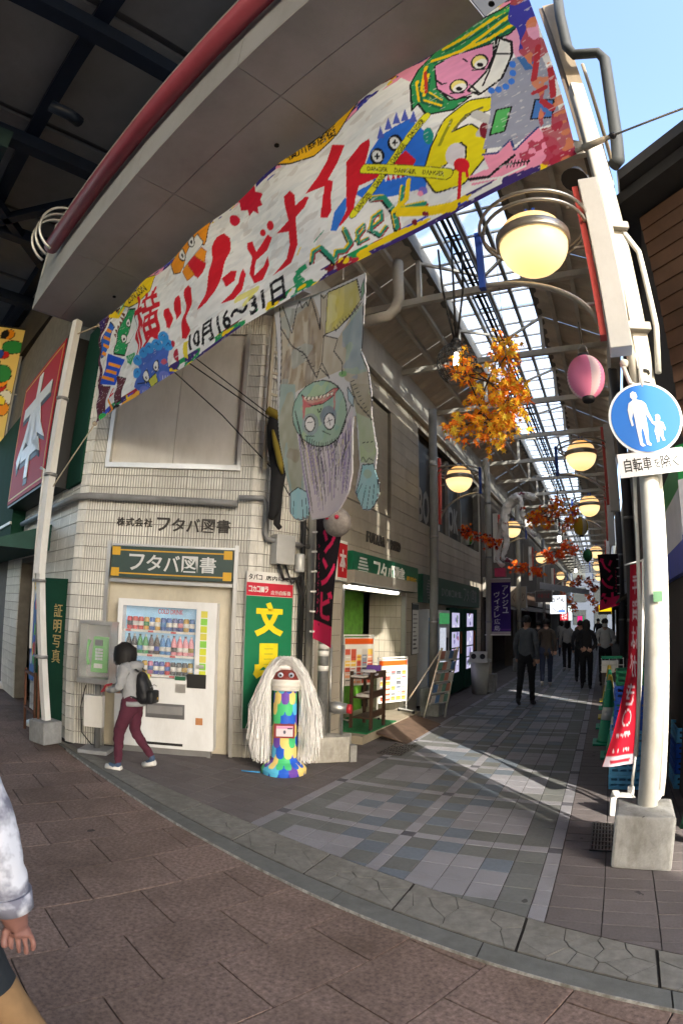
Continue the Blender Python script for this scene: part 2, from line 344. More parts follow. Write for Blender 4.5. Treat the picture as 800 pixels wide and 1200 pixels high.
# kerb: gutter strip outside, crazed stone band inside
def strip(x0, x1, fa, fb, n, z0, z1):
    mb = MB(); xs = np.linspace(x0, x1, n); vs = []
    for x in xs: vs += [(x, fa(x), z1), (x, fb(x), z1), (x, fa(x), z0), (x, fb(x), z0)]
    fs = []
    for k in range(n - 1):
        a, b = 4 * k, 4 * k + 4; fs += [(a, b, b + 1, a + 1), (a, a + 2, b + 2, b), (a + 1, b + 1, b + 3, a + 3)]
    fs += [(0, 1, 3, 2), (4 * n - 4, 4 * n - 2, 4 * n - 1, 4 * n - 3)]
    return mb.add(vs, fs)
kerb = strip(-6.0, 4.5, yout, yin, 60, -.08, -.006).build('kerb', JOINT); struct(kerb)
KC = mat('kerb_concrete', (.205, .20, .18), .85, var=.3, scale=14, bump=.3, bscale=140, dirt=.5, dscale=1.6, spots=3)
KG = mat('gutter_concrete', (.15, .155, .145), .85, var=.2, scale=10, bump=.3, bscale=120, dirt=.4, dscale=2)
ymid = lambda x: yout(x) + .30 * (yin(x) - yout(x))
x = -5.9
while x < 4.4:
    L = .9; strip(x + .004, x + L - .004, yout, lambda q: ymid(q) - .012, 8, -.05, .0).build('gutter_stone', KG, kerb); x += L
EDGE = mat('worn_white_edge', (.36, .36, .34), .9, var=.6, scale=30, dirt=1.0, dscale=9)
strip(-5.4, 4.4, lambda q: yout(q) - .008, lambda q: yout(q) - .001, 80, -.05, -.001).build('kerb_edge', EDGE, kerb)
def clip_poly(P, a, b):          # keep the side of the bisector of a,b that is nearer to a
    m = (a + b) / 2; n = b - a; out = []
    for i in range(len(P)):
        p, q = P[i], P[(i + 1) % len(P)]; dp, dq = (p - m) @ n, (q - m) @ n
        if dp <= 0: out.append(p)
        if dp * dq < 0: out.append(p + (q - p) * dp / (dp - dq))
    return out
def shrink(P, g):
    c = np.mean(P, 0); return [c + (p - c) * max(.5, 1 - g / (np.linalg.norm(p - c) + 1e-6)) for p in P]
bx = [-5.8, -5.2, -4.55, -3.85, -3.12, -2.42, -1.72, -1.05, -.33, .35, 1.05, 1.8, 2.6, 3.5, 4.4]
for a, b in zip(bx[:-1], bx[1:]):
    a += .006; b -= .006
    if b < -2.5 or a > 1.6: strip(a, b, ymid, lambda q: yin(q) - .008, 8, -.05, .003).build('kerb_stone', KC, kerb); continue
    quad = [np.array((q, ymid(q))) for q in np.linspace(a, b, 4)] + [np.array((q, yin(q) - .008)) for q in np.linspace(b, a, 4)]
    seeds = []
    for i in range(7):
        for j in range(3):
            if random.random() < .28: continue
            q = a + (b - a) * (i + .5 + random.uniform(-.45, .45)) / 7; seeds.append(np.array((q, ymid(q) + (yin(q) - ymid(q)) * (j + .5 + random.uniform(-.45, .45)) / 3)))
    for i, s0 in enumerate(seeds):
        P = quad
        for j, s1 in enumerate(seeds):
            if i != j and len(P) > 2: P = clip_poly(P, s0, s1)
        if len(P) < 3: continue
        P = shrink(P, .0035)
        mb = MB(); mb.prism([tuple(p) for p in P], -.03, .003 + random.uniform(-.0012, .0012)); mb.build('paving_stone', KC, kerb)
# arcade pavement: patterned tiles
AX, AY = -1.382, 4.008
pave = MB().prism([(-6.0, 4.3), (-5.55, 4.13)] + [(q, yin(q)) for q in np.linspace(-5.3, 4.4, 30)] + [(9, 1), (9, 70), (-4.5, 70), (-4.5, 6)], -.05, -.007).build('pavement', JOINT); struct(pave)
side = MB().prism([(-5.5, 4.17)] + [(q, yin(q) + .01) for q in np.linspace(-5.2, 4.3, 30)] + [(4.3, 12), (-4.4, 12), (-4.4, 5.6)], -.04, -.0055).build('side_pavement', JOINT); struct(side)
TM = {'l': mat('pale_speckled_tile', (.26, .26, .285), .8, var=.28, scale=220, bump=.3, bscale=260, dirt=.4, dscale=1.3, island=.09, spots=3.5),
      'g': mat('green_grey_tile', (.148, .156, .152), .75, var=.12, scale=30, bump=.15, bscale=160, dirt=.4, dscale=1.3, island=.1, spots=3.5),
      'b': mat('blue_grey_tile', (.142, .17, .205), .75, var=.12, scale=30, bump=.15, bscale=160, dirt=.3, dscale=1.3, island=.1),
      'd': mat('dark_accent_tile', (.09, .09, .105), .8, var=.2, scale=30, island=.1),
      'p': mat('mauve_grey_paver', (.145, .128, .128), .8, var=.18, scale=60, bump=.2, bscale=200, dirt=.5, dscale=1.1, island=.1, spots=3.2)}
TMESH = {}
def clipped(x0, x1, y0, y1):       # what is left of a tile behind the kerb line, as a polygon
    a, b = yin(x0) + .004, yin(x1) + .004
    if a <= y0 and b <= y0: return None
    P = [np.array(p, float) for p in ((x0, y0), (x1, y0), (x1, y1), (x0, y1))]; f = lambda p: p[1] - (a + (b - a) * (p[0] - x0) / (x1 - x0)); out = []
    for i in range(4):
        p, q = P[i], P[(i + 1) % 4]; fp_, fq = f(p), f(q)
        if fp_ >= 0: out.append(tuple(p))
        if fp_ * fq < 0: out.append(tuple(p + (q - p) * fp_ / (fp_ - fq)))
    return out
def tile_mesh(L, W, k):
    key = (round(L, 3), round(W, 3), k)
    if key not in TMESH: me = slab_mesh('tile', L - .006, W - .006, .006, .002); me.materials.append(TM[k]); TMESH[key] = me
    return TMESH[key]
seq = [(-.05, .05, None)] + [(.05 + .2 * i, .25 + .2 * i, i) for i in range(5)]
cols = []
for k in (-1, 0):
    for a, b, i in seq: cols.append((AX + 1.1 * k + a, AX + 1.1 * k + b, (None if i is None else (4 - i if k == -1 else i))))
cols.append((AX + 1.05, AX + 1.15, None))
# tiles numbered outwards from the middle line: 0 next to it, 4 at the border
def kind(ci, rj, h):
    if ci is None and rj is None: return 'd'
    if ci is None or rj is None: return 'l'
    r2 = rj if rj <= 2 else 4 - rj
    if ci == 4: return 'g'
    if ci == 0: return 'gbgbg'[rj]
    if r2 == 0: return 'gbggg'[ci]
    return 'b' if h < .13 else 'l'
rowsY = []
for k in range(-3, 44):
    for a, b, i in seq: rowsY.append((AY + 1.1 * k + a, AY + 1.1 * k + b, i))
tfar = {k: MB() for k in TM}; ntile = 0
for (y0, y1, rj) in rowsY:
    for (x0, x1, ci) in cols:
        cx, cy = (x0 + x1) / 2, (y0 + y1) / 2
        k = kind(ci, rj, random.random()); yy0 = y0; cp = clipped(x0 + .003, x1 - .003, y0 + .003, y1 - .003)
        if cp is not None:
            if len(cp) > 2: MB().prism(cp, -.006, .0).build('tile', TM[k], pave); ntile += 1
            continue
        hgt = random.uniform(-.0008, .0008)
        if ntile < 290:
            o = link('tile', tile_mesh(x1 - x0, y1 - yy0, k), TM[k], pave); o.location = (cx, (yy0 + y1) / 2, hgt); ntile += 1
        else:
            tfar[k].add([tuple(v.co + Vector((cx, (yy0 + y1) / 2, hgt))) for v in tile_mesh(x1 - x0, y1 - yy0, k).vertices], [tuple(p.vertices) for p in tile_mesh(x1 - x0, y1 - yy0, k).polygons])
for k, mb in tfar.items():
    if mb.v: struct(mb.build('tile_field', TM[k], pave), 'stuff')
# mauve pavers left and right of the pattern
fp = MB(); npv = 0
for side_x0, side_x1, n in ((-5.6, AX - 1.15, 11), (AX + 1.15, 1.9, 7)):
    wq = (side_x1 - side_x0) / n
    for r in range(0, 190):
        y0 = 2.4 + r * .152; y1 = y0 + .152
        for c in range(n):
            x0 = side_x0 + c * wq; x1 = x0 + wq
            if side_x0 < -3 and y1 > 6.3 and x0 < -3.6: continue
            a = y0; cp = clipped(x0 + .003, x1 - .003, y0 + .003, y1 - .003)
            if y0 > 26: continue
            if cp is not None:
                if len(cp) > 2 and x0 < 1.3: MB().prism(cp, -.005, .0).build('paver', TM['p'], side); npv += 1
                continue
            h = random.uniform(-.001, .001); me = tile_mesh(wq, y1 - a, 'p'); p = Vector(((x0 + x1) / 2, (a + y1) / 2, h))
            if npv < 285 and y0 < 6.2: o = link('paver', me, TM['p'], side); o.location = p; npv += 1
            else: fp.add([tuple(v.co + p) for v in me.vertices], [tuple(q.vertices) for q in me.polygons])
struct(fp.build('paver_field', TM['p'], side), 'stuff')
# ================================================================ WALL BUILDERS
def cells(L, z0, z1, ops):
    ss = sorted({0, L, *[max(0, min(L, o[k])) for o in ops for k in (0, 1)]}); zs = sorted({z0, z1, *[max(z0, min(z1, o[k])) for o in ops for k in (2, 3)]})
    out = []
    for a, b in zip(ss[:-1], ss[1:]):
        run = None
        for c, d in zip(zs[:-1], zs[1:]):
            hole = any(o[0] < (a + b) / 2 < o[1] and o[2] < (c + d) / 2 < o[3] for o in ops)
            if hole: run = None
            elif run: run[3] = d
            else: run = [a, b, c, d]; out.append(run)
    return out
def wall_part(name, M, L, z0, z1, ops, m, parent, thick=.2, y=0):
    mb = MB(M)
    for a, b, c, d in cells(L, z0, z1, ops): mb.box(a, b, y, y + thick, c, d)
    return mb.build(name, m, parent)
RIB = {}
def rib_tile(W, H, ribs, m, depth=.013):
    k = (W, H, ribs, m.name)
    if k in RIB: return RIB[k]
    mb = MB(); g = .004; w2 = W / 2 - g / 2; h2 = H / 2 - g
    xs = []; p = 2 * w2 / max(ribs, 1)
    if ribs:
        for i in range(ribs):
            a = -w2 + i * p; xs += [(a + p * .10, -depth), (a + p * .68, -depth), (a + p * .74, -depth * .15), (a + p * .96, -depth * .15)]
    else: xs = [(-w2, -depth), (w2, -depth)]
    xs = [(-w2, .002)] + xs + [(w2, .002)]
    n = len(xs); mb.add([(x, y, -h2) for x, y in xs] + [(x, y, h2) for x, y in xs], [(i, i + 1, n + i + 1, n + i) for i in range(n - 1)])
    if ribs: mb.mi = [1 if (i % 4 in (2, 3, 0) and 2 < i < n - 2) else 0 for i in range(n - 1)]
    mb.add([(-w2, .002, -h2), (w2, .002, -h2), (w2, -depth, -h2), (-w2, -depth, -h2), (-w2, .002, h2), (w2, .002, h2), (w2, -depth, h2), (-w2, -depth, h2)], [(0, 1, 2, 3), (7, 6, 5, 4)])
    me = mb.mesh('tile'); me.materials.append(m)
    if ribs: me.materials.append(GROOVE)
    RIB[k] = me; return me
def tile_wall(parent, M, L, z0, z1, ops, W, H, ribs, m, bond=True):
    n = 0; rot = M.to_euler(); nz = int(round((z1 - z0) / H)); H = (z1 - z0) / nz
    for r in range(nz):
        c, d = z0 + r * H, z0 + (r + 1) * H; zm = (c + d) / 2
        seg = [(0, L)]
        for o in ops:
            if o[2] < zm < o[3]:
                seg = [s for a, b in seg for s in ((a, min(b, o[0])), (max(a, o[1]), b)) if s[1] - s[0] > .03]
        for a, b in seg:
            k = max(1, int(round((b - a) / W))); wq = (b - a) / k
            for i in range(k):
                s = a + (i + .5) * wq
                o = link('tile', rib_tile(W, round(H, 4), ribs, m), m, parent)
                # tile meshes are local: put them on the wall in world space
                p = M @ Vector((s, -.001 + random.uniform(-.0012, .0012), zm)); root = parent
                while root.parent: root = root.parent
                o.location = p if o.parent is not root else p - root.location
                o.rotation_euler = rot; o.scale = (wq / W, 1, 1); n += 1
    return n
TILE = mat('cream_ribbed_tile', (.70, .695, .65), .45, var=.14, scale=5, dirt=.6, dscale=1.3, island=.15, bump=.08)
GROOVE = mat('tile_groove_shade', (.44, .435, .40), .8, var=.2, scale=5, dirt=.5, dscale=1.5); GROUT = mat('tile_grout', (.16, .15, .13), .95, var=.25)  # grooves get a darker copy of the tile colour to deepen their shade
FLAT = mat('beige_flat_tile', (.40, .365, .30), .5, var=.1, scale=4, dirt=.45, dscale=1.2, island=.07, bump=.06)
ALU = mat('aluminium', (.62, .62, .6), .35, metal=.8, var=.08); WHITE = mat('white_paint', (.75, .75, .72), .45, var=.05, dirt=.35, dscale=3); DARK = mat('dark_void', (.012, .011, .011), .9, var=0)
GREY = mat('grey_metal', (.28, .28, .28), .45, metal=.5, var=.12); PVC = mat('grey_pipe', (.24, .245, .25), .5, var=.12, dirt=.4, dscale=5)
CONC = mat('rough_concrete', (.30, .305, .30), .9, var=.25, scale=9, bump=.6, bscale=30, dirt=.7, dscale=5, spots=9)
BLACK = mat('black_plastic', (.015, .015, .016), .5, var=.1); DKGREEN = mat('dark_green_paint', (.012, .055, .035), .8, var=.12, dirt=.3, spec=.08)
GOLD = mat('yellow_paint', (.62, .36, .03), .5, var=.05); SILV = mat('silver_letters', (.66, .68, .68), .4, metal=.2, var=.05)
GLASS = mat('shop_glass', (.04, .045, .045), .06, spec=.8, var=0)
# ================================================================ CORNER BUILDING (book shop)
PA, PB, PC = Vector((-5.66, 4.215, 0)), Vector((-3.77, 5.30, 0)), Vector((-3.42, 6.05, 0))
XD = -3.3
bld = thing('corner_building', 'cream tiled corner building of the book shop at the left of the arcade mouth', 'building', (-4.6, 6, 0))
FA = frame((-13.66, 4.215 + 8 * .353, 0), math.atan2(-.353, 1)); LA = 8 * math.hypot(1, .353)
FB = frame(PA, math.atan2(PB.y - PA.y, PB.x - PA.x)); LB = (PB - PA).length
FC = frame(PB, math.atan2(PC.y - PB.y, PC.x - PB.x)); LC = (PC - PB).length
FD = frame((XD, 6.2, 0), R(90))
sA = lambda x: (x + 13.66) * math.hypot(1, .353)      # arc length on wall A from world x
WT = 5.5
# wall B with the niche of the drink machine and the boarded window
opB = [(.40, 1.97, -.1, 2.44), (.27, 1.93, 3.40, 5.25)]
wB = wall_part('wall', FB, LB, 0, WT, opB, GROUT, bld)
tile_wall(wB, FB, LB, .0, WT, opB, .45, .149, 13, TILE)
mb = MB(FB); mb.box(.40, 1.97, .10, .19, 0, 2.44); mb.box(.37, .40, .2, .6, 0, 2.44); mb.box(1.97, 2.0, .2, .6, 0, 2.44); mb.box(.40, 1.97, .2, .6, 2.44, 2.5)
mb.build('niche', mat('cream_board', (.55, .51, .41), .6, var=.1, dirt=.5), bld)
fr = MB(FB); fr.box(.385, .43, -.03, .03, 0, 2.46); fr.box(1.94, 1.985, -.03, .03, 0, 2.46); fr.box(.44, 1.93, -.025, .03, 1.97, 2.01); fr.build('door_frame', ALU, bld)
mb = MB(FB); mb.box(.30, 1.09, .035, .06, 3.42, 5.24); mb.box(1.096, 1.90, .037, .06, 3.42, 5.24); bp = mb.build('window_board', mat('pale_board', (.66, .635, .58), .45, var=.06, scale=2, dirt=.5, dscale=.8), bld)
mb = MB(FB); mb.box(.25, .30, -.05, .05, 3.36, 5.27); mb.box(1.90, 1.95, -.05, .05, 3.36, 5.27); mb.box(.301, 1.899, -.06, .05, 3.36, 3.42); mb.build('frame', ALU, bp)
wC = wall_part('wall', FC, LC + .12, 0, WT, [], GROUT, bld); tile_wall(wC, FC, LC + .1, 0, WT, [], .42, .149, 12, TILE)
# rounded corner tiles between the faces
for P, a0, a1 in ((PA, FA.to_euler().z, FB.to_euler().z), (PB, FB.to_euler().z, FC.to_euler().z)):
    am = (a0 + a1) / 2; Mx = frame(P, am); 
    for r in range(37):
        o = link('corner_tile', rib_tile(.16, .149, 0, TILE, .012), TILE, bld); o.location = (Mx @ Vector((0, .006, (r + .5) * .1486))) - bld.location; o.rotation_euler = (0, 0, am)
# wall A (street side) with a doorway
opA = [(sA(-8.75), sA(-7.6), -.1, 2.3)]
wA = wall_part('wall', FA, LA, 0, 9, opA, GROUT, bld); tile_wall(wA, FA @ Matrix.Translation((sA(-9.9), 0, 0)), LA - sA(-9.9), 0, 5.5, [(opA[0][0] - sA(-9.9), opA[0][1] - sA(-9.9), -.1, 2.35), (sA(-9.9) - sA(-9.9), sA(-6.0) - sA(-9.9), 3.25, 5.6)], .5, .149, 12, TILE)
mb = MB(FA); mb.box(sA(-8.75), sA(-7.6), .5, .55, 0, 2.35); mb.build('doorway', GLASS, bld)
mb = MB(FA)
for x in (-8.7, -8.2, -7.68): mb.box(sA(x), sA(x) + .05, .38, .5, 0, 2.35)
mb.build('door_frame', GREY, bld)
# wall D along the arcade
DS = lambda y: y - 6.2
opD = [(DS(6.62), DS(9.12), .0, 2.12), (DS(6.5), DS(8.35), 3.32, 5.15), (DS(9.75), DS(14.6), -.1, 1.95), (DS(9.75), DS(14.9), 3.45, 5.4)]
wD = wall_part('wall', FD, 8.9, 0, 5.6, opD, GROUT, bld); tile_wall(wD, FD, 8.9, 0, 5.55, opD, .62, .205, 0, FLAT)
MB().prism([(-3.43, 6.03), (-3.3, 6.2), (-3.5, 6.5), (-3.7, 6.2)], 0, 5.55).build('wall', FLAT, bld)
# porch: recess behind the shop door
mb = MB(); mb.box(-4.35, -4.25, 6.3, 9.3, 0, 2.3); mb.box(-4.25, -3.5, 6.5, 6.6, 0, 2.3); mb.box(-4.25, -3.1, 6.6, 9.14, 2.13, 2.3); mb.build('porch', mat('porch_wall', (.3, .28, .24), .7), bld)
pw = MB(); pw.box(-3.95, -3.38, 9.045, 9.055, .1, 2.12); pw = pw.build('porch_wall', GROUT, bld)
for r in range(10):
    for c in range(6):
        o = link('tile', rib_tile(.098, .2, 0, FLAT, .006), FLAT, pw); o.location = (-3.9 + c * .1, 9.045, .2 + r * .2)
MB().box(-4.3, -2.98, 6.7, 9.08, -.02, .11).build('step', mat('step_stone', (.33, .29, .22), .8, var=.15, dirt=.4), bld, .01)
for fx0, fy0 in ((-3.36, 9.06), (-3.36, 6.63), (-3.9, 6.62)): MB().box(fx0, fx0 + .08, fy0, fy0 + .055, .11, 2.12).build('door_jamb', ALU, bld)
dr = MB(); dr.box(-3.93, -3.9, 6.75, 7.55, .14, 2.08); dr = dr.build('glass_door', GLASS, bld)
MB().box(-3.95, -3.88, 6.7, 6.75, .12, 2.1).box(-3.95, -3.88, 7.55, 7.6, .12, 2.1).box(-3.94, -3.885, 6.751, 7.549, 1.0, 1.05).build('frame', ALU, dr)
gp = MB(); gp.box(-4.0, -3.98, 7.62, 8.85, .11, 2.12); gp.build('green_curtain', mat('green_film', (.10, .30, .03), .5, var=.4, scale=9), bld)
# shutter windows upstairs (arcade side)
ub = MB()
for k in range(36): z = 3.34 + k * .05; ub.bar((-3.36, 6.52, z), (-3.36, 8.33, z), .03, .045)
ub.build('roller_shutter', mat('shutter_beige', (.42, .38, .3), .5, var=.06), bld)
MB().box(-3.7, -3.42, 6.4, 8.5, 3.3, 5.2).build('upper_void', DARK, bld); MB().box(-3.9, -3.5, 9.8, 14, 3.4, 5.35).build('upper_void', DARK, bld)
wn = MB(); wn.box(-3.46, -3.44, 9.76, 14.89, 3.46, 5.39); wn = wn.build('window', mat('dim_glass', (.02, .02, .022), .35, spec=.25, var=0), bld)
for y in (9.95, 11.0, 12.1, 13.2): MB().box(-3.45, -3.36, y, y + .06, 3.45, 5.3).build('mullion', GREY, wn)
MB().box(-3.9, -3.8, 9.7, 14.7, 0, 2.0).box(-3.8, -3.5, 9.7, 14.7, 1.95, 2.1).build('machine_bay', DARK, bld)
# rest of the mass of the building behind its faces
mass = MB(); mass.prism([(-13.6, 7.3), (-5.75, 4.75), (-4.4, 5.55), (-4.5, 15), (-13.6, 15)], 0, 5.55); mass.prism([(-13.6, 7.1), (-5.9, 4.38), (-4.0, 5.5), (-3.6, 6.4), (-3.6, 15), (-13.6, 15)], 5.75, 11); mass.build('upper_storeys', mat('upper_render', (.2, .19, .17), .8), bld)
# ================================================================ ENTRANCE CANOPY
cd = Vector((.9524, -.3048, 0)); cn = Vector((-.3048, -.9524, 0))           # along the street / out towards the street
C0 = Vector((-6.45, 3.43, 0)); CL = 6.3
can = thing('entrance_canopy', 'long grey panelled canopy with a red pipe over the arcade mouth', 'canopy', (-3.3, 3.2, 5.5))
CF = Matrix(((cd.x, -cn.x, 0, C0.x), (cd.y, -cn.y, 0, C0.y), (0, 0, 1, 0), (0, 0, 0, 1)))   # local x along, y inwards, z up
PANEL = mat('grey_cladding', (.42, .43, .44), .5, metal=.2, var=.06, scale=1.5, dirt=.4, dscale=.8)
SOFF = mat('soffit_panel', (.42, .41, .40), .42, var=.07, scale=1.2, dirt=.45, dscale=.7, island=.04)
for k in range(4):
    a, b = k * CL / 4 + .003, (k + 1) * CL / 4 - .003
    MB(CF).box(a, b, 0, .3, 5.53, 5.965).build('fascia_panel', PANEL, can)
    MB(CF).box(a, b, .012, .32, 5.975, 6.95).build('fascia_panel', PANEL, can)
    MB(CF).box(a, b, .0, .42, 5.5, 5.527).build('soffit_panel', SOFF, can)
    MB(CF).box(a, b, .426, 1.95, 5.5, 5.527).build('soffit_panel', SOFF, can)
MB(CF).box(0, CL, .05, 1.95, 5.54, 5.6).box(0, CL, .35, 1.95, 5.6, 6.9).build('canopy_body', mat('canopy_body', (.1, .1, .1), .8), can)
for k in range(3): MB(CF).prism([(0.0, 1.955), (2.6, 1.955), (2.75, 2.6), (.2, 2.6)] if k == 0 else [(2.0 * k + .75, 1.955), (2.0 * k + 2.2, 1.955), (2.0 * k + 2.2, 2.1), (2.0 * k + .75, 2.1)], 5.503, 5.53).build('soffit_panel', SOFF, can)
MB(CF).tube([(.75, -.11, 6.02), (3, -.11, 6.02), (CL + .2, -.11, 6.02)], .095, 20).build('red_pipe', mat('red_pipe', (.34, .06, .09), .45, var=.1, dirt=.3, dscale=2), can)
for k in range(3):
    MB(CF).tube([(.85 + .15 * k, -.08 - .32 * math.cos(t), 6.05 + .34 * math.sin(t)) for t in np.linspace(R(-70), R(110), 22)], .017, 8).build('ring', ALU, can)
MB(CF).box(-.04, -.004, 0, 2.0, 5.5, 6.95).build('end_panel', PANEL, can)
rs = MB(CF)
for x, y in ((1.0, .8), (2.45, 1.5), (4.3, .75), (5.3, 1.4), (6.4, .8), (1.7, 1.75)): rs.lathe([(.022, -.012), (.022, 0)], (x, y, 5.5), 10)
struct(rs.build('soffit_bolts', DARK, can), 'stuff')
# ================================================================ ARCADE ROOF
roof = thing('arcade_roof', 'brown corrugated arcade roof with a glazed skylight along its middle', 'roof', (-1.4, 30, 5.5))
BRN = mat('brown_corrugated', (.55, .485, .40), .6, var=.12, scale=3, dirt=.35, dscale=1); STEEL = mat('cream_steel', (.50, .475, .42), .5, var=.1, dirt=.4, dscale=1.5)
Y0, Y1, BAY = 4.35, 58.0, 2.15
xl, xr = -3.25, .45
MB().box(xl - .08, xl + .06, Y0 + .6, Y1, 5.5, 6.1).build('eave_beam', STEEL, roof)
MB().box(xr - .06, xr + .1, Y0 + .0, Y1, 5.5, 6.1).build('eave_beam', STEEL, roof)
def corr(xa, za, xb, zb, y0, y1):
    mb = MB(); n = 24; vs = []; fs = []
    for i in range(n + 1):
        y = y0 + (y1 - y0) * i / n; o = .022 * (1 if (i // 2) % 2 else -1)
        vs += [(xa, y, za + o), (xb, y, zb + o)]
    return mb.add(vs, [(2 * i, 2 * i + 1, 2 * i + 3, 2 * i + 2) for i in range(n)])
nb = int((Y1 - Y0) / BAY)
glm = bpy.data.materials.new('wired_skylight_glass'); glm.use_nodes = True
_N = glm.node_tree.nodes; _L = glm.node_tree.links; _b = _N['Principled BSDF']; _b.inputs['Base Color'].default_value = (.8, .84, .86, 1); _b.inputs['Roughness'].default_value = .3
_t = _N.new('ShaderNodeBsdfTransparent'); _t.inputs[0].default_value = (.84, .87, .89, 1); _x = _N.new('ShaderNodeMixShader'); _x.inputs[0].default_value = .22
_d = _N.new('ShaderNodeBsdfTranslucent'); _d.inputs[0].default_value = (.9, .92, .93, 1); _L.new(_t.outputs[0], _x.inputs[1]); _L.new(_d.outputs[0], _x.inputs[2]); _L.new(_x.outputs[0], _N['Material Output'].inputs['Surface'])
for k in range(nb):
    a, b = Y0 + k * BAY + .003, Y0 + (k + 1) * BAY - .003
    corr(xl, 6.12, -2.12, 6.72, a, b).build('roof_panel', BRN, roof); corr(xr, 6.12, -.66, 6.72, a, b).build('roof_panel', BRN, roof)
    MB().box(-2.06, -1.42, a + .02, b - .02, 6.97, 6.98).build('pane', glm, roof); MB().box(-1.36, -.72, a + .02, b - .02, 6.975, 6.985).build('pane', glm, roof)
    tb = MB(); tb.bar((xl + .06, a, 6.0), (xr - .06, a, 6.0), .07, .1); tb = tb.build('tie_beam', STEEL, roof)
    MB().bar((-2.12, a, 6.05), (-2.12, a, 6.7), .06).build('strut', STEEL, tb); MB().bar((-.66, a, 6.05), (-.66, a, 6.7), .06).build('strut', STEEL, tb)
    if k < 12:
        MB().bar((-2.12, a, 6.66), (-1.39, a + BAY / 2, 6.95), .04).build('brace', STEEL, tb); MB().bar((-.66, a, 6.66), (-1.39, a + BAY / 2, 6.95), .04).build('brace', STEEL, tb)
    for q in (0, .25, .5, .75): MB().bar((-2.1, a + q * BAY, 6.94), (-.68, a + q * BAY, 6.945), .03).build('glazing_bar', GREY, roof)
for x, z in ((-2.12, 6.74), (-.66, 6.74)): MB().box(x - .05, x + .05, Y0, Y1, z - .04, z + .25).build('skylight_curb', mat('curb_steel', (.16, .15, .13), .6), roof)
for x, z in ((-2.75, 6.33), (-2.4, 6.5), (-.02, 6.33), (-.4, 6.5), (-1.39, 6.93), (-1.75, 6.92), (-1.05, 6.925)): MB().bar((x, Y0, z), (x, Y1, z), .06, .09).build('purlin', STEEL if abs(x + 1.39) > .6 else GREY, roof)
gut = MB(); gut.box(xl - .5, xl - .08, Y0 + 1, Y1, 5.98, 6.06); gut.build('gutter', STEEL, roof)
MB().box(xl - 0.1, xr + .1, Y0 - .06, Y0 - .005, 6.0, 6.1).build('front_beam', STEEL, roof)
# service ladder / cable rack under the skylight
lad = thing('cable_ladder', 'dark steel cable ladder hung under the skylight glazing', 'cable ladder', (-1.42, 20, 6.4))
for x in (-1.52, -1.30): MB().bar((x, 5.2, 6.42), (x, 50, 6.42), .02, .055).build('rail', BLACK, lad)
for i in range(60): MB().bar((-1.5, 5.4 + i * .38, 6.42), (-1.32, 5.4 + i * .38, 6.42), .018).build('rung', BLACK, lad)
struct(MB().tube([(-1.45, 5.2, 6.45), (-1.43, 20, 6.46), (-1.45, 50, 6.45)], .03, 6).tube([(-1.38, 5.2, 6.455), (-1.37, 50, 6.45)], .022, 6).build('cables', BLACK, lad), 'stuff')
# rain pipe crossing under the left roof
rp = onY(465, 315, 6.1)
pipe = tag(MB().tube([onY(425, 378, 6.0), onY(455, 370, 6.05), onY(463, 362, 6.1), onY(467, 350, 6.1), onY(466, 318, 6.1), onY(466, 308, 6.15)], .075, 14).build('drain_pipe', STEEL), 'thick cream drain pipe bending under the roof behind the zombie cut-out', 'pipe')
# ================================================================ LEFT SHOPS DEEPER IN
shopmats = [mat('shop_render_%d' % i, c, .7, var=.12, dirt=.4) for i, c in enumerate([(.10, .085, .07), (.08, .075, .07), (.12, .11, .1), (.07, .06, .05), (.14, .13, .115)])]
def shopfront(name, label, y0, y1, right, m, sm, i):
    X = xr + .32 if right else XD + .02; sgn = 1 if right else -1
    t = thing(name, label, 'shop', (X, (y0 + y1) / 2, 0), 'shops along the arcade')
    def bx(n, xa, xb, ya, yb, z0, z1, mm, p=t): return MB().box(*sorted((X + sgn * xa, X + sgn * xb)), ya, yb, z0, z1).build(n, mm, p)
    bx('wall', 0, .3, y0 + .02, y1 - .02, 2.75, 5.5, m)
    for q in (y0 + .02, y1 - .32): bx('pier', 0, .3, q, q + .3, 0, 2.75, m)
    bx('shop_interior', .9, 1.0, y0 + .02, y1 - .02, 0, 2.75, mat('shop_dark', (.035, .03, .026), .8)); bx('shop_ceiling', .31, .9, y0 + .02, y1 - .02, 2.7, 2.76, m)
    bx('fascia', -.08, -.005, y0 + .1, y1 - .1, 2.3, 2.85, sm)
    aw = MB(); aw.add([(X - sgn * .01, y0 + .2, 2.25), (X - sgn * .01, y1 - .2, 2.25), (X - sgn * .5, y1 - .2, 2.0), (X - sgn * .5, y0 + .2, 2.0), (X - sgn * .01, y0 + .2, 2.21), (X - sgn * .01, y1 - .2, 2.21), (X - sgn * .5, y1 - .2, 1.97), (X - sgn * .5, y0 + .2, 1.97)], [(0, 1, 2, 3), (7, 6, 5, 4), (3, 2, 6, 7), (0, 3, 7, 4), (1, 5, 6, 2)])
    aw.build('awning', shopmats[(i + 2) % 5], t)
    for q in range(3):
        ya = y0 + .5 + q * (y1 - y0 - 1) / 3; wnd = bx('window', .02, .05, ya, ya + .8, 3.5, 4.8, GLASS); bx('frame', -.01, .019, ya - .05, ya, 3.45, 4.85, GREY, wnd)
    return t
nm = ['dark shopfront past the white litter bin on the left', 'shopfront behind the white noodle sign on the left', 'narrow brown shopfront beyond the noodle sign', 'grey shopfront in the far left of the arcade', 'last shopfront on the left before daylight']
ys = [15.2, 21, 28, 36, 46, 57.5]
for i in range(5): shopfront('shopfront', nm[i], ys[i] + .0, ys[i + 1] - .02, False, shopmats[i], [mat('fascia_cream', (.45, .43, .38), .5), mat('fascia_brown', (.1, .06, .04), .6), mat('fascia_white', (.5, .5, .48), .5)][i % 3], i)
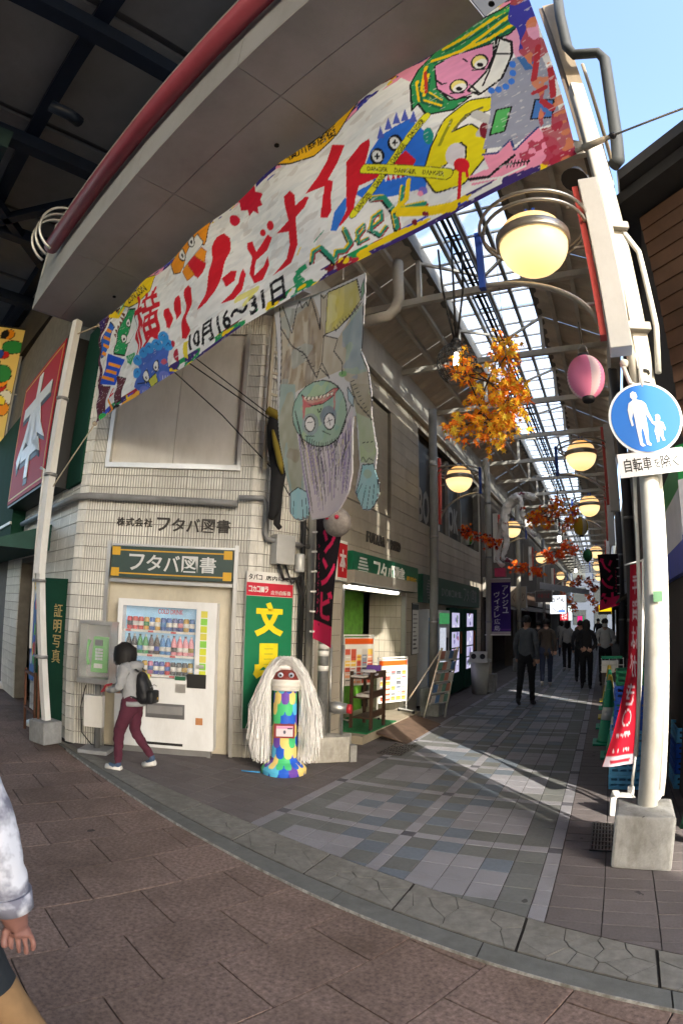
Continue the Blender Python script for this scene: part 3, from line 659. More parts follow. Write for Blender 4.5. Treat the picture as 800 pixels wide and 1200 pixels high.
nm = ['dark shopfront behind the traffic cones on the right', 'dim shopfront past the cones on the right', 'shopfront under the far right lamps', 'last shopfront on the right before daylight']
ys = [9.5, 16, 25, 38, 57]
for i in range(4): shopfront('shopfront', nm[i], ys[i], ys[i + 1] - .02, True, shopmats[(i + 3) % 5], [mat('fascia_dark', (.05, .045, .05), .5), mat('fascia_navy', (.03, .04, .09), .5)][i % 2], i + 1)
# far end: street in daylight with a pale building
fe = thing('far_building', 'pale building across the street at the bright far end of the arcade', 'building', (-1, 72, 0))
MB().box(-14, 12, 72, 74, 0, 14).build('wall', mat('far_wall', (.06, .075, .10), .7), fe)
for i in range(7):
    for k in range(4):
        o = MB().box(-9 + i * 2.6, -7.4 + i * 2.6, 71.92, 71.99, 1 + k * 2.8, 2.8 + k * 2.8).build('window', GLASS, fe)
# ================================================================ RIGHT CORNER BUILDING
rb = thing('brown_sided_house', 'house with dark brown lap siding at the right edge behind the white pole', 'house', (1.6, 6, 0))
SID = mat('brown_siding', (.11, .06, .038), .55, var=.2, scale=5, dirt=.3, dscale=2, island=.1)
RC = Vector((.74, 4.68, 0)); ra = math.atan2(-.66, .75); RF = frame(RC, ra); RL = 2.6
MB(RF).box(0, RL, .03, .5, 0, 5.35).build('wall', mat('siding_back', (.03, .02, .015), .9), rb)
for k in range(18): MB(RF).add([(0, .028, 2.45 + k * .16), (RL, .028, 2.45 + k * .16), (RL, -.002, 2.45 + k * .16), (0, -.002, 2.45 + k * .16), (0, .028, 2.606 + k * .16), (RL, .028, 2.606 + k * .16), (RL, .012, 2.606 + k * .16), (0, .012, 2.606 + k * .16)], [(0, 1, 2, 3), (4, 7, 6, 5), (2, 1, 5, 6), (3, 2, 6, 7), (0, 3, 7, 4)]).build('siding_board', SID, rb)
MB(RF).box(-.1, RL, -.25, .6, 5.38, 5.5).build('eave', mat('eave_black', (.03, .03, .032), .6), rb)
MB().box(.76, 1.0, 4.75, 9.45, 2.45, 5.3).build('side_wall', mat('dark_side_wall', (.05, .045, .042), .8), rb)  # near-black base colour all over
MB().prism([(.6, 4.3), (3.5, 1.8), (4, 2.5), (1.3, 9.5), (.6, 9.5)], 5.51, 5.62).build('roof', mat('roof_black', (.025, .025, .028), .6), rb)
MB(RF).box(0, RL, -.01, .02, 0, .95).build('timber_dado', mat('timber_dado', (.06, .035, .022), .6, var=.25, scale=8), rb)
MB(RF).box(-.02, RL, -.06, .0, .95, 1.02).build('window_sill', ALU, rb); MB(RF).box(.1, RL, .0, .02, 1.02, 1.95).build('window', GLASS, rb)
MB(RF).box(.1, .16, -.03, .01, 1.02, 1.95).build('window_frame', ALU, rb); MB(RF).box(0, RL, -.04, .02, 1.95, 2.0).build('window_frame', GREY, rb)
MB().box(.76, .95, 4.78, 9.4, 0, 2.4).build('shop_side', mat('shop_side', (.045, .035, .03), .8), rb)
MB(RF).box(0, RL, -.12, -.01, 0, .28).build('plinth', CONC, rb)
# coloured sign boards on it
sg = thing('shop_sign_band', 'white and blue sign band with green top on the brown house', 'sign', (.9, 4.6, 2.4))
MB(RF).box(-.02, RL, -.10, -.02, 2.72, 3.0).build('green_band', mat('sign_green', (.02, .28, .06), .4), sg)
MB(RF).box(-.02, RL, -.11, -.02, 2.28, 2.717).build('white_band', mat('sign_white', (.7, .7, .74), .4), sg); MB(RF).box(-.02, RL, -.115, -.02, 2.02, 2.277).build('blue_band', mat('sign_blue', (.03, .07, .42), .4), sg)
MB().box(.70, .755, 4.75, 7.2, 2.72, 3.0).build('green_band', MATS['sign_green'], sg); MB().box(.69, .755, 4.75, 7.2, 2.28, 2.717).build('white_band', MATS['sign_white'], sg); MB().box(.685, .755, 4.75, 7.2, 2.02, 2.277).build('blue_band', MATS['sign_blue'], sg)
# ================================================================ OVERHEAD RAILWAY DECK AND AN ADDED BLOCK BEHIND THE VIEWER
via = thing('elevated_deck', 'dark elevated deck with blue girders and pale ceiling panels above the street', 'bridge', (-8, 1, 8.5))
BLU = mat('navy_girder', (.012, .022, .045), .5, var=.15, dirt=.3)
CPAN = mat('deck_panel', (.42, .42, .41), .8, var=.1, scale=1, dirt=.4, dscale=.4)
VF = frame((-7.0, 3.76, 0), math.atan2(-.32, 1))
for i in range(-4, 5):
    for j in range(-4, 3):
        if i > 1 : continue
        MB(VF).box(i * 2.6 + .05, i * 2.6 + 2.5, j * 1.6 - .9, j * 1.6 + .64, 9.3, 9.36).build('ceiling_panel', CPAN, via)
MB().prism([(-24, 10.9), (-5.95, 4.5), (-3.6, 4.3), (2.468, 1.65), (20.88, -18), (-24, -18)], 9.4, 10.2).build('deck_slab', mat('deck_slab', (.25, .25, .25), .9), via)  # unseen outer reach shaped to shade the street, its edge along the sun
for j in range(-4, 4): MB(VF).box(-12, 5.2, j * 1.6 - .14 - .88, j * 1.6 - .88 + .1, 8.85, 9.29).build('girder', BLU, via)
for i in (-3, -2, -1, 0, 1, 2): MB(VF).box(i * 2.6 - .12, i * 2.6 + .1, -8, 4.3, 8.6, 8.84).build('cross_girder', BLU, via)
for a, b in (((-1.6, -1.9, 8.7), (1.3, -4.5, 8.7)), ((-3.4, .6, 8.7), (-.4, -2.3, 8.7)), ((.6, 1.6, 8.7), (-2.4, -.8, 8.7))): MB(VF).bar(a, b, .16).build('brace', BLU, via)
MB(VF).tube([(1.2, -.9, 8.5), (1.25, -.6, 8.45), (1.1, -.4, 8.55)], .09, 10).build('drain_elbow', BLU, via)
MB(VF).box(-.35, .25, -1.6, -1.2, 8.25, 8.6).build('junction_box', mat('teal_box', (.02, .05, .055), .5), via)
MB(VF).box(-12, -1.5, .9, 4.2, 7.4, 8.6).build('side_wall', mat('dark_brown_concrete', (.045, .038, .03), .9, var=.3, scale=2), via)  # dark brown base colour with random mottling
for x, y in ((-8, -9.6), (1.2, -10.2), (8, -11)): MB(VF).box(x, x + .9, y, y + .9, 0, 9.3).build('pier', CONC, via)

ob = thing('added_horizon_block', 'added low pale block behind the viewer that cuts the glow at the horizon', 'building', (-8, -11, 0))  # unseen block, added to keep low sky glow off the walls
MB().box(-24, 7.2, -14, -8.5, 0, 5.6).build('wall', mat('horizon_block_wall', (.42, .42, .42), .8), ob)

nbx = thing('neighbour_building', 'dark grey building next along the street at the far left edge', 'building', (-20, 10, 0)); MB().prism([(-13.7, 7.04), (-13.7, 9), (-40, 18), (-40, 16.3)], 0, 10).build('wall', mat('neighbour_wall', (.1, .1, .1), .8), nbx)
# ================================================================ PAINTED BANNER
BA, BB = (-5.6, 4.05), (.1, 2.2); bd = Vector((BB[0] - BA[0], BB[1] - BA[1], 0)).normalized()
def uvB(x, y): q = onV(x, y, BA, BB); return ((q.x - BA[0]) * bd.x + (q.y - BA[1]) * bd.y, q.z)
def reg(ox, oy, k): return lambda P: [uvB(ox + x / k, oy + y / k) for x, y in P]
g1, g2, g3, g4 = reg(105, 330, 5.333), reg(190, 190, 5), reg(310, 110, 5), reg(420, 0, 3.077)
Lb = 6.03; NU, NV = 820, 210
tq = np.linspace(0, 1, NU); dist = np.hypot(BA[0] + bd.x * tq * Lb, BA[1] + bd.y * tq * Lb); cum = np.concatenate([[0], np.cumsum(dist[:-1])]); uu = cum / cum[-1] * Lb
vv = np.linspace(0, 1, NV)
T, Vn = np.meshgrid(uu, vv)
U = np.where(True, T, 0) + np.clip(1 - T / .9, 0, 1) * (.38 - .45 * Vn); bot = 3.79 + .015 * np.sin(T * 2.1) + .04 * (T / Lb) ** 2; top = 5.30 + .028 * np.abs(np.sin(T * 2.6 + 1)) + .12 * np.clip((T - 3.2) / 2.8, 0, 1)
V = bot + (top - bot) * Vn
bn = Sheet(U, V, S(234, 234, 232)); full = np.ones(U.shape, bool)
RED, BLK, YEL, GRN, BLUc, PNK, WHT, PUR, ORG, MAR = S(208, 28, 44), S(22, 20, 24), S(236, 204, 20), S(32, 150, 86), S(42, 104, 205), S(236, 150, 178), S(232, 232, 228), S(62, 44, 110), S(240, 150, 34), S(120, 26, 44)
bn.blotch(full, S(176, 160, 150), 5, .68, .3, 3, 1, 2.2); bn.blotch(full, S(200, 206, 210), 7, .64, .3, 9, .6, 1.6)
edge_t = (V > top - .10); edge_b = (V < bot + .09)
for m, cols_, sd_ in ((edge_b, [PUR, YEL, S(180, 40, 60), GRN, WHT, S(60, 80, 200), MAR, YEL, PUR], 20), (edge_t, [MAR, PUR, YEL, S(50, 60, 170), PNK, WHT, S(60, 40, 60)], 60)):
    for i, c in enumerate(cols_): bn.blotch(m & (np.abs(V - np.where(m, V, 0)) < 1), c, 3.2, .64, 1, sd_ + i * 2, 1.0, 3.0)
bn.blotch(V < bot + .035, PUR, 1.3, .55, 1, 90); bn.blotch(V > top - .05, S(50, 40, 120), 1.6, .6, 1, 95)
P = lambda g, pts, c, **k: bn.poly(g(pts), c, **k)
def E(g, x, y, rx, ry, c, rot=0, **k):
    a = np.array(g([(x + rx * math.cos(t) * math.cos(rot) - ry * math.sin(t) * math.sin(rot), y + rx * math.cos(t) * math.sin(rot) + ry * math.sin(t) * math.cos(rot)) for t in np.linspace(0, 6.283, 20, endpoint=False)])); return bn.poly([tuple(q) for q in a], c, **k)
def K(g, pts, wpx, c, **k):
    q = g(pts); ref = g([(pts[0][0], pts[0][1] - wpx / 2), (pts[0][0], pts[0][1] + wpx / 2)]); return bn.stroke(q, abs(ref[0][1] - ref[1][1]), c, **k)
def TX(g, body, tl, tr, br, bl, c, bold=0):
    A = np.array(g([tl, tr, br, bl]))
    bn.text(body, 0, 1, 0, 1, c, bold, fn=lambda a, b: tuple((A[3] * (1 - a) + A[2] * a) * (1 - b) + (A[0] * (1 - a) + A[1] * a) * b))
# ---- left end
P(g1, [(20, 240), (140, 205), (85, 330), (72, 480), (75, 640), (95, 700), (60, 880), (10, 890), (30, 600)], S(88, 42, 66))
P(g1, [(60, 240), (120, 215), (90, 300), (65, 330)], PUR)
P(g1, [(128, 250), (150, 285), (95, 470), (78, 480), (70, 440), (85, 370)], BLUc, outline=BLK, ow=.015)
for k in range(4): P(g1, [(112 - k * 10, 290 + k * 48), (140 - k * 10, 305 + k * 48), (135 - k * 10, 325 + k * 48), (106 - k * 10, 310 + k * 48)], ORG)
P(g1, [(120, 450), (200, 480), (185, 560), (150, 645), (65, 640), (85, 560)], S(30, 80, 200))
for k in range(3): P(g1, [(115 - k * 18, 500 + k * 42), (185 - k * 18, 520 + k * 42), (182 - k * 18, 540 + k * 42), (108 - k * 18, 520 + k * 42)], ORG)
P(g1, [(165, 590), (215, 600), (195, 740), (158, 765)], S(96, 44, 56), outline=BLK, ow=.012); P(g1, [(78, 650), (122, 650), (88, 815), (48, 800)], S(96, 44, 56))
P(g1, [(115, 670), (165, 655), (150, 760), (105, 740)], S(220, 215, 215)); K(g1, [(140, 670), (130, 720), (150, 700)], 14, RED)
E(g1, 170, 800, 28, 35, BLK); K(g1, [(95, 850), (140, 800), (120, 740)], 18, ORG); K(g1, [(200, 770), (260, 720), (300, 690)], 26, S(235, 175, 60)); K(g1, [(210, 780), (270, 745)], 8, BLK); E(g1, 78, 845, 28, 26, S(50, 180, 80))
K(g1, [(50, 890), (110, 870), (140, 840)], 12, WHT)
for k in range(6): P(g1, [(205 - k * 9, 195 + k * 26), (180 - k * 6, 185 + k * 28), (198 - k * 9, 220 + k * 26)], S(110, 62, 40))
P(g1, [(232, 168), (275, 165), (288, 205), (262, 290), (235, 370), (200, 455), (150, 450), (150, 405), (163, 330), (195, 230)], GRN, outline=BLK, ow=.02)
P(g1, [(278, 195), (285, 280), (240, 375), (212, 388), (208, 335), (248, 262)], WHT, outline=BLK, ow=.01)
for x, y in ((230, 252), (193, 348)): E(g1, x, y, 15, 26, WHT, outline=BLK, ow=.012); E(g1, x, y + 4, 6, 9, BLK)
P(g1, [(205, 460), (265, 435), (280, 455), (255, 520), (225, 500)], S(52, 160, 100))
for k in range(3): K(g1, [(218 + k * 14, 495), (225 + k * 14, 455)], 5, WHT)
P(g1, [(170, 200), (215, 120), (225, 150), (165, 225)], S(110, 190, 110)); K(g1, [(130, 215), (170, 215), (215, 150), (290, 30)], 16, YEL)
P(g1, [(205, 150), (240, 90), (300, 60), (360, -20), (420, -40), (380, 60), (310, 125), (240, 158)], YEL, outline=BLK, ow=.012); TX(g1, 'ZON ZON', (225, 108), (350, 25), (368, 55), (245, 140), BLK, .02)
TX(g1, '横', (275, 110), (440, 40), (475, 380), (285, 465), RED, .014)
K(g1, [(410, 45), (405, 100)], 24, RED); K(g1, [(300, 300), (298, 460)], 18, RED)
P(g1, [(487, 180), (512, 170), (528, 235), (518, 300), (492, 290), (480, 220)], RED); P(g1, [(545, 105), (567, 88), (582, 110), (572, 200), (548, 243), (538, 190)], RED)
P(g1, [(603, 50), (628, 25), (652, 48), (640, 130), (612, 230), (625, 300), (600, 355), (572, 355), (585, 270), (605, 150)], RED)
P(g1, [(292, 500), (330, 470), (480, 400), (505, 440), (500, 560), (440, 640), (300, 680), (280, 660), (310, 560)], S(72, 104, 190))
for a, b in ((300, 490), (345, 445), (390, 420), (440, 400), (480, 350), (290, 570), (500, 400)): E(g1, a, b, 30, 34, S(60, 150, 220)); K(g1, [(a - 12, b), (a, b - 14), (a + 10, b)], 5, S(30, 60, 140))
for x, y, rx, ry in ((363, 592, 20, 36), (430, 530, 18, 34)): E(g1, x, y, rx, ry, WHT, outline=BLK, ow=.015); E(g1, x, y + 12, 6, 9, BLK)
P(g1, [(372, 620), (425, 575), (425, 625), (380, 660)], S(205, 205, 80), outline=BLK, ow=.01)
for x0, y0 in ((340, 690), (470, 600)): E(g1, x0, y0, 34, 40, S(112, 124, 205)); [K(g1, [(x0 - 15 + 14 * k, y0 + 25), (x0 - 13 + 14 * k, y0 - 12)], 5, WHT) for k in range(3)]
K(g1, [(305, 640), (360, 632)], 6, BLK); E(g1, 550, 460, 14, 40, S(170, 40, 60)); E(g1, 525, 390, 10, 22, S(190, 40, 60)); E(g1, 480, 505, 18, 18, S(190, 90, 110)); P(g1, [(590, 380), (620, 370), (610, 480), (590, 470)], S(225, 205, 60))
# ---- orange creature and ZO-N-BI-NA-I-TO in red brush strokes
P(g2, [(52, 600), (110, 490), (200, 400), (278, 335), (290, 365), (268, 440), (255, 490), (215, 470), (140, 590), (120, 652), (60, 652)], S(240, 152, 34), outline=BLK, ow=.014)
P(g2, [(225, 428), (248, 470), (235, 500), (140, 630), (130, 600), (148, 545)], WHT, outline=BLK, ow=.01)
for x, y in ((125, 545), (187, 470)): E(g2, x, y, 19, 34, WHT, outline=BLK, ow=.014); E(g2, x + 3, y + 6, 6, 12, BLK)
P(g2, [(160, 605), (205, 548), (262, 590), (252, 650), (225, 688), (190, 664)], RED)
P(g2, [(203, 552), (240, 503), (276, 530), (256, 592)], ORG, outline=S(170, 80, 20), ow=.008); P(g2, [(133, 645), (165, 600), (197, 662), (152, 697)], ORG, outline=S(170, 80, 20), ow=.008)
st = [(510 + (62 + (26 if k % 2 else 0) + 8 * math.sin(k * 5)) * math.cos(k * .349) * .95, 215 + (66 + (30 if k % 2 else 0)) * math.sin(k * .349)) for k in range(18)]; P(g2, st, S(205, 24, 54)); E(g2, 410, 335, 28, 32, S(205, 24, 54))
P(g2, [(318, 440), (355, 412), (390, 440), (385, 520), (352, 640), (312, 760), (265, 830), (213, 870), (250, 790), (288, 650), (300, 520)], RED)
P(g2, [(390, 632), (420, 628), (418, 690), (375, 732), (343, 680)], RED); P(g2, [(452, 610), (477, 650), (456, 740), (410, 800), (338, 828), (400, 765), (440, 700)], RED)
P(g2, [(478, 462), (508, 452), (525, 512), (598, 412), (622, 430), (590, 505), (527, 562), (522, 655), (575, 600), (600, 538), (607, 590), (570, 680), (520, 703), (497, 650), (500, 540), (480, 500)], RED); E(g2, 570, 402, 18, 20, RED); E(g2, 618, 362, 22, 28, RED)
P(g3, [(112, 600), (150, 568), (177, 592), (182, 655), (245, 603), (264, 610), (240, 665), (182, 725), (187, 800), (192, 880), (150, 985), (30, 1060), (118, 960), (140, 880), (135, 803), (55, 808), (135, 738), (113, 640)], RED)
P(g3, [(388, 292), (467, 298), (425, 400), (372, 505), (402, 512), (396, 620), (402, 690), (380, 733), (338, 732), (345, 640), (356, 543), (243, 588), (310, 490), (360, 390)], RED)
# blue creature behind TO
P(g4, [(30, 600), (50, 550), (90, 500), (140, 470), (200, 440), (245, 480), (275, 520), (262, 600), (245, 680), (120, 712), (20, 720), (-10, 700), (60, 660)], S(44, 112, 214))
for a, b, c_ in ((90, 480, 15), (120, 450, 10), (150, 430, 20), (180, 420, 15), (210, 425, 10)): P(g4, [(a - 14, b + 30), (a, b - 16), (a + 14, b + 26)], S(84, 98, 190))
P(g3, [(398, 808), (420, 700), (482, 612), (498, 640), (472, 740), (432, 812)], S(52, 120, 215)); P(g3, [(585, 560), (640, 540), (700, 590), (620, 600)], S(44, 112, 214))
P(g3, [(480, 400), (570, 300), (625, 273), (628, 310), (592, 430), (582, 462), (740, 425), (700, 485), (560, 545), (540, 620), (530, 690), (470, 765), (440, 792), (490, 690), (485, 560)], RED)
P(g4, [(110, 610), (180, 552), (216, 585), (180, 640), (110, 655)], RED); 
for k in range(6): P(g4, [(95 + k * 18, 640 - k * 4), (112 + k * 18, 640 - k * 4), (104 + k * 18, 662 - k * 4)], WHT)
for x, y in ((75, 570), (142, 525)): E(g4, x, y, 23, 25, WHT, outline=BLK, ow=.02); K(g4, [(x - 8, y), (x + 8, y)], 5, BLK); K(g4, [(x, y - 9), (x, y + 9)], 5, BLK)
# yellow 6
p6 = [(455, 372), (400, 385), (340, 445), (298, 535), (270, 620), (300, 662), (370, 640), (425, 570), (425, 510), (390, 482), (345, 510), (312, 575)]
K(g4, p6, 58, BLK); K(g4, p6, 48, S(228, 214, 24)); K(g4, [(440, 385), (390, 415), (345, 480)], 9, S(120, 115, 60)); E(g4, 352, 560, 30, 42, S(215, 210, 215), rot=.5); K(g4, [(420, 410), (470, 430), (440, 480)], 26, S(190, 190, 190)); K(g4, [(340, 440), (300, 530)], 10, S(150, 150, 30))
E(g4, 375, 600, 28, 26, RED); K(g4, [(372, 600), (362, 715)], 11, RED); K(g4, [(390, 600), (395, 640)], 8, RED); E(g4, 262, 500, 18, 30, S(30, 140, 130)); E(g4, 452, 470, 16, 30, MAR)
# script word at the bottom
def script(g, pts, w_):
    K(g, [(x - w_ * .35, y + w_ * .3) for x, y in pts], w_ * 1.3, BLK); K(g, [(x + w_ * .45, y + w_ * .35) for x, y in pts], w_ * .8, S(170, 36, 50)); K(g, [(x - w_ * .5, y - w_ * .4) for x, y in pts], w_ * .7, YEL); K(g, pts, w_, S(40, 138, 112))
script(g3, [(282, 985), (290, 930), (340, 905), (385, 950), (420, 985), (430, 930), (480, 925), (515, 880), (480, 800)], 20)
script(g3, [(545, 860), (590, 800), (590, 770), (550, 810), (560, 880), (610, 850)], 14); script(g3, [(620, 800), (690, 740), (690, 690), (640, 730), (625, 800), (680, 830), (715, 780)], 16)
script(g4, [(55, 720), (95, 715), (130, 760), (140, 820)], 14); script(g4, [(165, 680), (155, 740), (140, 760), (190, 745), (240, 735)], 13); K(g4, [(185, 655), (175, 720), (130, 760)], 16, YEL); K(g4, [(150, 765), (260, 760), (340, 745)], 30, YEL); E(g4, 200, 800, 10, 12, MAR); E(g4, 240, 770, 12, 8, MAR); E(g4, 235, 690, 16, 14, S(120, 110, 200)); E(g4, 225, 700, 10, 10, PNK)
# pink girl with green hair
P(g4, [(600, 40), (640, 30), (650, 150), (560, 200), (520, 120)], S(226, 160, 190)); P(g4, [(130, 270), (230, 215), (330, 130), (360, 140), (240, 240), (190, 300)], PNK); P(g4, [(270, 140), (380, 70), (400, 80), (300, 150)], S(225, 120, 150))
P(g4, [(450, 540), (470, 420), (470, 330), (545, 200), (640, 170), (690, 280), (720, 430), (650, 450), (560, 520)], S(150, 154, 172))
hair = [(205, 410), (193, 310), (215, 250), (260, 190), (300, 150), (400, 95), (520, 40), (600, -15), (625, 0), (610, 60), (540, 120), (430, 160), (320, 205), (285, 270), (285, 320), (330, 365), (400, 345), (345, 400), (255, 425), (225, 385)]
P(g4, hair, S(44, 142, 84), outline=BLK, ow=.016)
for pts in ([(215, 300), (230, 370), (300, 390)], [(240, 240), (235, 330), (300, 370)], [(260, 215), (360, 180), (470, 110), (580, 40)], [(300, 170), (420, 110), (560, 30)], [(330, 190), (460, 140), (590, 70)], [(250, 270), (245, 350)]):
    K(g4, pts, 10, YEL); K(g4, [(x + 8, y + 8) for x, y in pts], 7, S(28, 96, 70))
K(g4, [(240, 260), (250, 340)], 8, S(190, 60, 40)); K(g4, [(500, 60), (590, 20)], 9, S(70, 180, 90))
P(g4, [(270, 235), (330, 195), (430, 165), (480, 150), (475, 240), (430, 320), (350, 362), (285, 325)], S(228, 150, 190), outline=BLK, ow=.012)
P(g4, [(495, 130), (545, 145), (545, 185), (505, 270), (430, 335), (390, 322), (450, 250), (480, 190)], WHT, outline=BLK, ow=.02)
for a, b in (((480, 185), (540, 185)), ((395, 300), (430, 330)), ((505, 135), (440, 300))): K(g4, [a, b], 5, BLK)
for x, y in ((428, 215), (358, 308)): E(g4, x, y, 30, 24, S(236, 222, 130), rot=-.5, outline=BLK, ow=.014); E(g4, x + 4, y + 6, 25, 15, WHT, rot=-.5); E(g4, x + 2, y + 10, 11, 8, BLK); K(g4, [(x - 25, y + 30), (x + 18, y + 24)], 5, BLK)
K(g4, [(370, 205), (385, 215)], 4, BLK); K(g4, [(280, 290), (300, 305), (315, 300)], 5, BLK)
for x, y in ((545, 220), (545, 250), (540, 280), (520, 300), (495, 312), (470, 318)): E(g4, x, y, 12, 12, S(60, 120, 215))
P(g4, [(625, 345), (692, 345), (690, 410), (612, 420)], S(70, 120, 190), outline=BLK, ow=.012); P(g4, [(490, 390), (542, 375), (522, 470), (472, 487)], S(84, 176, 96), outline=BLK, ow=.012); P(g4, [(560, 195), (630, 190), (640, 230), (590, 240)], S(64, 110, 170))
P(g4, [(640, 448), (660, 475), (700, 490), (745, 545), (640, 600), (500, 650), (410, 672), (400, 640), (470, 610), (450, 560), (500, 550), (545, 500), (560, 540), (605, 480)], PNK)
K(g4, [(640, 450), (560, 540), (545, 500), (500, 552), (450, 560)], 7, S(40, 60, 120)); K(g4, [(400, 650), (470, 640), (560, 560)], 10, BLK); K(g4, [(410, 660), (520, 640), (600, 600)], 7, WHT); K(g4, [(530, 595), (615, 580)], 5, BLK)
for k in range(7): K(g4, [(535 + k * 12, 605 - k * 2), (540 + k * 12, 582 - k * 2)], 4, BLK)
rm = (U > Lb - .10 - .1 * vnoise(U, V, 9, 5)); bn.blotch(rm, S(170, 60, 76), 6, .45, .9, 40); bn.blotch(rm, S(210, 130, 90), 9, .6, .9, 44); bn.blotch(rm & (V > 4.9), S(60, 60, 160), 5, .45, 1, 48); bn.blotch((U > Lb - .3) & (V < 4.2), S(170, 40, 66), 9, .7, .9, 52)
for a, b in (((640, 160), (620, 270)), ((650, 350), (690, 380)), ((620, 320), (660, 300)), ((680, 230), (690, 330))): K(g4, [a, b], 16, S(176, 50, 60))
# upper ribbon with the street's name
P(g3, [(120, 325), (200, 270), (330, 175), (470, 60), (475, 100), (400, 185), (200, 310)], S(110, 24, 46))
P(g3, [(-40, 470), (0, 425), (60, 380), (150, 330), (280, 265), (400, 175), (460, 110), (475, 60), (575, -20), (590, 15), (520, 100), (420, 230), (280, 360), (150, 410), (60, 425)], S(240, 184, 24), outline=BLK, ow=.018)
TX(g3, '横川商店街', (125, 335), (400, 178), (418, 235), (140, 398), BLK, .02)
# date, hazard tape
TX(g2, '10月16～31日', (150, 1000), (700, 650), (722, 800), (165, 1118), BLK, .03)
K(g2, [(430, 800), (540, 740)], 40, S(224, 214, 60), a=.75); K(g2, [(480, 830), (520, 770)], 30, S(232, 224, 110), a=.8)
P(g2, [(790, 640), (840, 690), (780, 740), (760, 680)], S(40, 150, 100)); P(g3, [(170, 1040), (240, 995), (250, 1020), (200, 1060)], S(40, 150, 100)); K(g3, [(300, 870), (355, 810)], 9, S(60, 150, 120)); K(g3, [(190, 940), (210, 900)], 9, YEL)
def tape(p, q, wpx, n):
    K(g4, [p, q], wpx + 4, BLK); K(g4, [p, q], wpx, S(226, 222, 40)); p, q = np.array(p, float), np.array(q, float); d = (q - p); L_ = np.linalg.norm(d); d /= L_; nn = np.array((d[1], -d[0]))
    for k in range(n):
        a = p + d * L_ * (k + .12) / n; b = p + d * L_ * (k + .88) / n; h = wpx * .32
        TX(g4, 'DANGER', tuple(a + nn * h), tuple(b + nn * h), tuple(b - nn * h), tuple(a - nn * h), BLK, .02)
tape((-12, 775), (252, 432), 27, 4); tape((24, 612), (325, 632), 25, 3)
stk = vnoise(U * .5 + V * .35, V * 1.0 - U * .3, 26, 71) * .5 + vnoise(U * .6, V * 2.6, 17, 73) * .5; bn.c *= (.89 + .20 * stk)[..., None]; lo_ = bn.c.max(-1) < .5; bn._put(lo_ & (vnoise(U * .8, V * 3, 30, 77) > .83), S(226, 222, 220), .45)   # dry-brush streaks
sag = .03 * np.sin(T * 2.3) * np.sin(Vn * 3.1) + .012 * np.sin(Vn * 30 + np.sin(T * .9) * 1.8) * np.clip(np.sin(T * .8 + .5) + .5, 0, 1) + .016 * np.sin(T * 5.3 + Vn * 5) * (.4 + Vn)
nrm = Vector((-bd.y, bd.x, 0))
X = np.stack([BA[0] + bd.x * U + nrm.x * sag, BA[1] + bd.y * U + nrm.y * sag, V], -1)
banner = thing('painted_banner', 'hand-painted white banner with red brush letters and cartoon monsters across the arcade mouth', 'banner', (-2.8, 3.1, 3.8))
bn.build('cloth', X, CLOTH, banner)
ROPE = mat('rope', (.42, .36, .27), .9, var=.2)
def rope(name, pts, r=.008, p=None, sagz=0):
    a, b = Vector(pts[0]), Vector(pts[1]); q = [a.lerp(b, t) - Vector((0, 0, sagz * 4 * t * (1 - t))) for t in np.linspace(0, 1, 9)]; return MB().tube(q, r, 6).build(name, ROPE, p)
LP = Vector((-5.95, 3.88, 0))                                                            # top of the left pole
tl = Vector((BA[0] - .07 * bd.x, BA[1] - .07 * bd.y, 5.3)); bl = Vector((BA[0] + .38 * bd.x, BA[1] + .38 * bd.y, 3.79))
rope('rope', (tl, (LP.x, LP.y - .02, 5.12)), .01, banner); rope('rope', (bl, (LP.x + .12, LP.y - .03, 3.05)), .008, banner)
e0 = Vector((BA[0] + bd.x * Lb, BA[1] + bd.y * Lb, 3.85)); rope('rope', (e0, e0 + bd * .2), .014, banner); rope('rope', (e0 + bd * .2, e0 + bd * 1.9 + Vector((0, 0, -.02))), .006, banner)
MB().tube([e0 + bd * .04, e0 + bd * .16], [.02, .016], 10).build('knot', ROPE, banner); MB().ball(tl + Vector((-.03, 0, 0)), .035, 10).build('knot', ROPE, banner); MB().ball(bl + Vector((-.02, 0, -.01)), .03, 10).build('knot', ROPE, banner); MB().ball(e0 + bd * .2, .02, 10, .8).build('black_knot', BLACK, banner)
# ================================================================ ZOMBIE CUT-OUT hanging below the banner
zp = Vector((nrm.x, nrm.y, 0)) * .06
A2 = (BA[0] + zp.x, BA[1] + zp.y); B2 = (BB[0] + zp.x, BB[1] + zp.y)
def uvZ(x, y): q = onV(x, y, A2, B2); return ((q.x - A2[0]) * bd.x + (q.y - A2[1]) * bd.y, q.z)
out = [uvZ(*q) for q in [(322, 361), (324, 420), (327, 480), (330, 520), (338, 572), (337, 600), (342, 608), (350, 611), (357, 607), (359, 600), (361, 609), (380, 606), (396, 596), (408, 578), (414, 555), (416, 520), (417, 489), (420, 488), (423, 545), (415, 577), (421, 590), (424, 598), (434, 599), (442, 590), (447, 577), (447, 565), (443, 553), (447, 530), (441, 490), (440, 462), (434, 432), (423, 410), (425, 360), (428, 318)]]
o_ = np.array(out); uz = np.linspace(o_[:, 0].min() - .01, o_[:, 0].max() + .01, 190); vz = np.linspace(o_[:, 1].min() - .01, o_[:, 1].max() + .01, 330); UZ, VZ = np.meshgrid(uz, vz)
zs = Sheet(UZ, VZ, S(186, 184, 186)); bn_keep = bn; bn = zs
z5 = lambda P_: [uvZ(320 + x / 5.714, 310 + y / 5.714) for x, y in P_]; z6 = lambda P_: [uvZ(320 + x / 5.714, 450 + y / 5.714) for x, y in P_]
fz = np.ones(UZ.shape, bool); TAN, ZG, INK = S(150, 128, 98), S(140, 172, 150), S(38, 36, 40)
